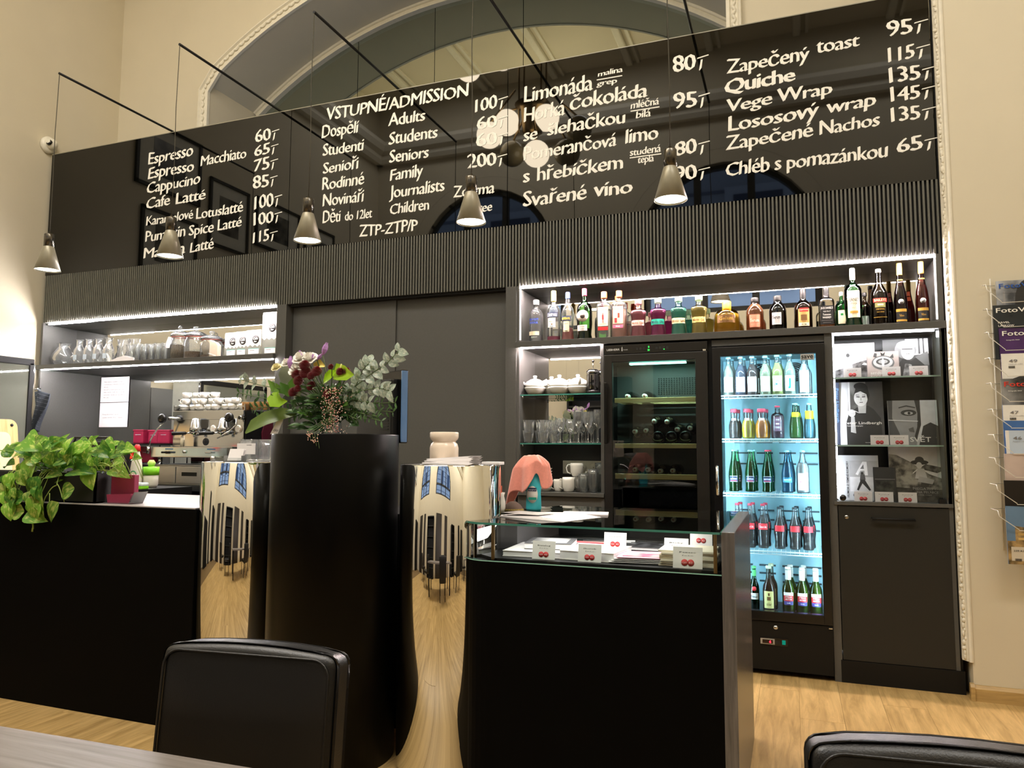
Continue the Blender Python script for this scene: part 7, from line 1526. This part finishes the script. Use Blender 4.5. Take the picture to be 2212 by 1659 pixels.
# ================================================================ MAGAZINE RACK
mr_ = thing('magazine_rack', 'white wire wall rack holding ten magazines at the right edge', 'rack', (0, 0, 0))
WR = mat('wire_white2', (226, 222, 210), .4, noise=.0)
b = MB()
for x in (1.02, 1.30): b.tube([(x, 4.585, .78), (x, 4.585, 2.22)], .004, seg=6)
b.build('upright', WR, mr_)
FV = mat('title_blue', (30, 84, 170), .4, noise=0); FW = W1; FR_ = mat('title_red', (214, 56, 40), .4, noise=0); FO = mat('title_orange', (244, 150, 30), .4, noise=0)
zs = [2.2, 2.068, 1.942, 1.805, 1.672, 1.534, 1.402, 1.282, 1.146, 1.016]
x0s = [1.042, 1.02, 1.04, 1.042, 1.032, 1.03, 1.035, 1.022, 1.012, 1.01]
MG = [
 (photo('mg0', 11, (60, 64, 70), (190, 194, 200), 5), 'FotoVideo', FV, [(ell(.62, .60, .28, .42), g(20)), ([(.12, .0), (.16, 0), (.16, .8), (.12, .8)], g(120))], 'grey magazine with blue title and dark head, topmost'),
 (mat('mg1', (32, 40, 46), .25, noise=.5, nscale=6), 'FotoVideo', FW, [([(.5, .3), (1, .35), (1, .6), (.6, .55)], mat('mg_teal', (40, 110, 150), .3, noise=.3))], 'dark magazine with white title and blue light, second'),
 (mat('mg2', (72, 40, 96), .25, noise=.5, nscale=5), 'FotoVideo', FW, [([(.5, .40), (.9, .62), (.85, .68), (.5, .46)], mat('mg_fig', (226, 120, 70), .4)), (ell(.82, .62, .08, .10), mat('mg_hair', (230, 150, 60), .4))], 'purple magazine with white title and orange-haired figure, third'),
 (mat('mg3', (236, 234, 226), .35), 'F', BK, [([(.05, 0), (1, 0), (1, .62), (.75, .66), (.3, .58), (.05, .5)], g(36)), (ell(.66, .50, .26, .22), g(60))], 'white magazine number 49 with black letter F, fourth'),
 (photo('mg4', 4, (30, 30, 30), (160, 160, 158), 4), 'FotoVideo', FR_, [([(.45, .0), (1, 0), (1, .72), (.45, .72)], mat('mg_pale', (190, 200, 200), .4))], 'grey magazine with red title and a name in black, fifth'),
 (mat('mg5', (70, 110, 170), .3, noise=.3, nscale=3), 'F', BK, [([(0, .72), (1, .72), (1, 1), (0, 1)], mat('mg3', (236, 234, 226), .35)), (ell(.2, .3, .14, .12), mat('mg_skin', (220, 170, 150), .4))], 'blue magazine number 47 with white head band, sixth'),
 (mat('mg6', (190, 205, 222), .3, noise=.12, nscale=3), '', BK, [([(0, .0), (.06, 0), (.06, 1), (0, 1)], mat('mg_white', (235, 232, 226), .3))], 'pale blue magazine with a light spine band, seventh'),
 (mat('mg7', (196, 178, 168), .4, noise=.12, nscale=8), '', BK, [(ell(.72, .66, .10, .16), mat('mg_pink', (240, 80, 150), .4)), ([(.3, .1), (1, .1), (1, .4), (.4, .42)], photo('mg_pat', 5, (150, 136, 126), (200, 184, 176), 16))], 'beige magazine with a pink spot, eighth'),
 (mat('mg8', (30, 26, 22), .35), 'R', mat('title_lilac', (200, 180, 190), .4, noise=0), [], 'black magazine with a pale large letter, ninth'),
 (mat('mg9', (100, 130, 160), .4, noise=.2, nscale=3), 'I', FO, [([(.0, 0), (1, 0), (1, .5), (.5, .52), (.5, .62), (.15, .66), (.15, .4), (0, .4)], photo('mg_city', 3, (70, 60, 40), (180, 150, 100), 20)), ([(.2, .42), (.48, .42), (.48, .46), (.2, .46)], mat('mg_gold', (214, 180, 110), .4)), ([(.2, .5), (.48, .5), (.48, .54), (.2, .54)], mat('mg_gold', (214, 180, 110), .4)), ([(.06, .06), (.46, .06), (.46, .30), (.06, .30)], mat('mg_card', (206, 196, 176), .4))], 'magazine with buildings and an orange letter, lowest'),
]
for i, (z, x0, (bg, ttl, tm, shp, lab)) in enumerate(zip(zs, x0s, MG)):
    wM, hM = .24, .29; y = 4.53-.011*i
    tx = []
    if ttl: tx.append((ttl, .05 if len(ttl) > 2 else .60, .86 if len(ttl) > 2 else .80, .95 if len(ttl) > 2 else .16, .09 if len(ttl) > 2 else .13, tm))
    if i in (0, 2, 4): tx.append(('fotografie 2024', .12, .77, .25, .016, GREYINK if i == 0 else W1))
    if i == 1: tx += [('PAVEL', .08, .66, .22, .035, W1), ('LASKOW', .08, .60, .30, .035, W1), ('portréty a krajiny', .08, .55, .35, .018, W1)]
    if i in (3, 5, 6): tx += [(str([0, 0, 0, 49, 0, 47, 46][i]), .13, .84, .16, .055, GREYINK), ('časopis pro umění', .12, .80, .26, .016, GREYINK)]
    if i == 4: tx += [('Jára', .52, .66, .22, .05, BK), ('Šijka', .52, .59, .26, .05, BK), ('rozhovor', .52, .53, .3, .025, BK)]
    if i == 9: tx += [('239 Kč', .10, .22, .2, .03, INK)]
    o = cover_book(x0+wM/2, y+.03, z-hM, wM, hM, .004, lab+' in the wire rack', bg, shp, tx, lean=.02, cat='magazine', nm='magazine')
    for k, zz in ((3, .775), (5, .775), (9, .1)):
        if i == k:
            q = MB()
            for s in range(12): q.box(-wM/2+.12*wM+s*.0024, -wM/2+.12*wM+s*.0024+.0010+.0006*(s % 2), -.003, -.0022, zz*hM-.012, zz*hM, INK)
            bmesh.ops.transform(q.bm, matrix=Matrix.Rotation(-.02, 4, 'X'), verts=q.bm.verts); q.build('barcode', None, o)
    zw = z-.02
    MB().tube([(1.02+.02, 4.585, zw), (.985+.004*(9-i)/3-.02, 4.56, zw), (.985-.0022*i, 4.52-.011*i, zw-.002), (.988-.002*i, 4.515-.011*i, zw-.03), (1.06, 4.548-.011*i, zw-.095), (1.06, 4.548-.011*i, zw-.10), (1.3, 4.548-.011*i, zw-.10)], .0019, WR, 6).build('wire_pocket', None, mr_)

# ================================================================ CHAIRS AND TABLE
def chair(loc, rz, label, w_=.42):
    """leather chair, front toward -Y"""
    t = thing('leather_chair', label, 'chair', loc, rz, 'black leather dining chairs'); hw = w_/2
    def pad(x0, x1, y0, y1, z0, z1, nm, bev, m=LEATHER, crown=0.0, R=None):
        b = MB(); q = bmesh.new(); bmesh.ops.create_cube(q, size=1); bmesh.ops.scale(q, vec=(x1-x0, y1-y0, z1-z0), verts=q.verts); bmesh.ops.translate(q, vec=((x0+x1)/2, (y0+y1)/2, (z0+z1)/2), verts=q.verts)
        bmesh.ops.subdivide_edges(q, edges=q.edges[:], cuts=6, use_grid_fill=True)
        for v in q.verts:
            u = (v.co.x-(x0+x1)/2)/((x1-x0)/2); ww = (v.co.z-(z0+z1)/2)/((z1-z0)/2)
            if abs(v.co.y-y0) < 1e-5: v.co.y -= crown*(1-u*u)*(1-ww*ww)
            if v.co.z > z1-1e-5 and z1-z0 > .2: v.co.z += .012*(1-u*u)
        es = [e for e in q.edges if len(e.link_faces) == 2 and e.calc_face_angle(0) > 1.0]
        bmesh.ops.bevel(q, geom=es, offset=bev, segments=4, affect='EDGES', profile=.5)
        if R: bmesh.ops.transform(q, matrix=R, verts=q.verts)
        b.merge(q, m, None, True); return b.build(nm, None, t)
    R = Matrix.Rotation(-.10, 4, 'X')
    Rb = Matrix.Translation((0, .19, .42)) @ R
    pad(-hw, hw, 0, .082, -.02, .47, 'backrest', .024, crown=.012, R=Rb)
    # seam piping round the front of the backrest
    P = []
    r = .035
    for cx, cz, a0 in ((hw-.012-r, .458-r, 0), (-hw+.012+r, .458-r, PI/2)):
        for k in range(7): a = a0+PI/2*k/6; P.append((cx+r*math.cos(a), -.001, cz+r*math.sin(a)+.009*(1-(cx/hw)**2)))
    P = [(hw-.012, -.001, .02)]+P+[(-hw+.012, -.001, .02)]
    b = MB(); b.tube(P, .0028, LEATHER, 6, cap=False); bmesh.ops.transform(b.bm, matrix=Rb, verts=b.bm.verts); b.build('piping', None, t)
    b = MB(); b.tube([(x, .083, z) for x, _, z in P], .0028, LEATHER, 6, cap=False); bmesh.ops.transform(b.bm, matrix=Rb, verts=b.bm.verts); b.build('piping', None, t)
    pad(-hw, hw, -.22, .21, .40, .47, 'seat', .02)
    for x in (-hw+.03, hw-.03):
        for y in (-.19, .19): MB().box(x-.018, x+.018, y-.018, y+.018, 0, .41, None, .002).build('leg', BLACK, t)
    return t
c1 = chair((-1.024, 1.024, 0), .12, 'black leather chair in front of the bar, at the left, beyond the table', .40)
dup(c1, (.236, .945, 0), .11, 'black leather chair cut off at the lower right corner')
TG = wood('grey_brown_table', (104, 98, 92), (138, 130, 124), sc=(2.0, 50, 40), rough=.45, rnd=.02)
tb = thing('dining_table', 'grey-brown wooden table corner at the lower left edge', 'table', (0, 0, 0))
R = Matrix.Rotation(0, 4, 'Z')
b = MB(); b.prism([(-2.1, .29), (-.35, .36), (-.38, 1.105), (-2.13, 1.035)], 'Z', .72, .75); b.build('tabletop', TG, tb)
for x, y in ((-2.02, .38), (-2.04, .95), (-.45, .44), (-.47, 1.0)): MB().box(x-.03, x+.03, y-.03, y+.03, 0, .72, None, .003).build('leg', BLACK, tb)
# seating behind the camera, seen in the mirror cylinders
for k, (x, y, rz) in enumerate([(-2.6, .35, -1.5), (-3.4, -.2, .4), (1.9, .6, 2.2), (1.6, 1.9, 1.2)]):
    dup(c1, (x, y, 0), rz, 'black leather chair in the seating area, mirrored in the steel cylinders, %s' % ['beside the near table', 'by the left window', 'right of the camera', 'farthest right'][k])
t = thing('dining_table', 'square grey-brown table at the right, mirrored in the steel cylinders', 'table', (1.9, 1.25, 0))
MB().box(-.4, .4, -.4, .4, .72, .75, None, .002).build('tabletop', TG, t)
for x in (-.34, .34):
    for y in (-.34, .34): MB().box(x-.03, x+.03, y-.03, y+.03, 0, .72).build('leg', BLACK, t)
# invented dark furnishings behind the camera, added to darken the cylinder reflections
for k, (x0, x1, y0, y1, h, lab) in enumerate([(-3.2, -2.1, -1.08, -.85, 2.3, 'dark shelf between the two arched windows, added for dark reflections in the cylinders'), (.6, 1.15, -1.08, -.8, 2.2, 'dark cupboard beside the right window, added for dark reflections in the cylinders'), (3.75, 4.08, .2, 1.5, 2.1, 'dark shelving on the far right wall, nearer part, added for dark cylinder reflections'), (3.75, 4.08, 2.0, 3.6, 2.1, 'dark shelving on the far right wall, farther part, added for dark cylinder reflections')]):
    t = thing('added_bookcase', lab, 'added_bookcase', ((x0+x1)/2, (y0+y1)/2, 0)); a, c = (x1-x0)/2, (y1-y0)/2
    b = MB(); b.box(-a, a, -c, c, 0, .08); b.box(-a, a, -c, c, h-.04, h); b.box(-a, -a+.03, -c, c, 0, h); b.box(a-.03, a, -c, c, 0, h); b.box(-a+.01, a-.01, -c+.01 if y0 < -.5 else -c+.02, -c+.03, 0, h) if y0 < -.5 else b.box(a-.03, a-.01, -c, c, 0, h)
    b.build('body', BLACK, t)
    for j in range(1, 6): MB().box(-a+.03, a-.03, -c+.03, c-.01, j*h/6, j*h/6+.025).build('shelf', ANTHD, t)

for k, (x0, x1, y0, y1, h, lab) in enumerate([(-6.32, -6.0, -.9, -.2, 2.2, 'tall dark cupboard in the rear left corner'), (-6.32, -6.1, .5, .75, 2.4, 'narrow dark post cabinet on the left wall'), (-6.32, -6.0, 1.2, 2.2, 1.3, 'low dark sideboard on the left wall'), (2.2, 2.45, -1.08, -.9, 2.4, 'narrow dark cabinet on the rear wall, right'), (3.0, 3.4, -1.08, -.9, 2.3, 'dark cabinet in the rear right corner')]):  # more invented pieces, there only for dark streaks in the cylinders
    t = thing('cabinet', lab+', added for dark reflections in the cylinders', 'cabinet', ((x0+x1)/2, (y0+y1)/2, 0)); a, c = (x1-x0)/2, (y1-y0)/2
    MB().box(-a, a, -c, c, 0, h, None, .004).build('body', BLACK, t); MB().box(-a*.9, a*.9, -c*.9, c*.9, h, h+.02).build('top', ANTHD, t)
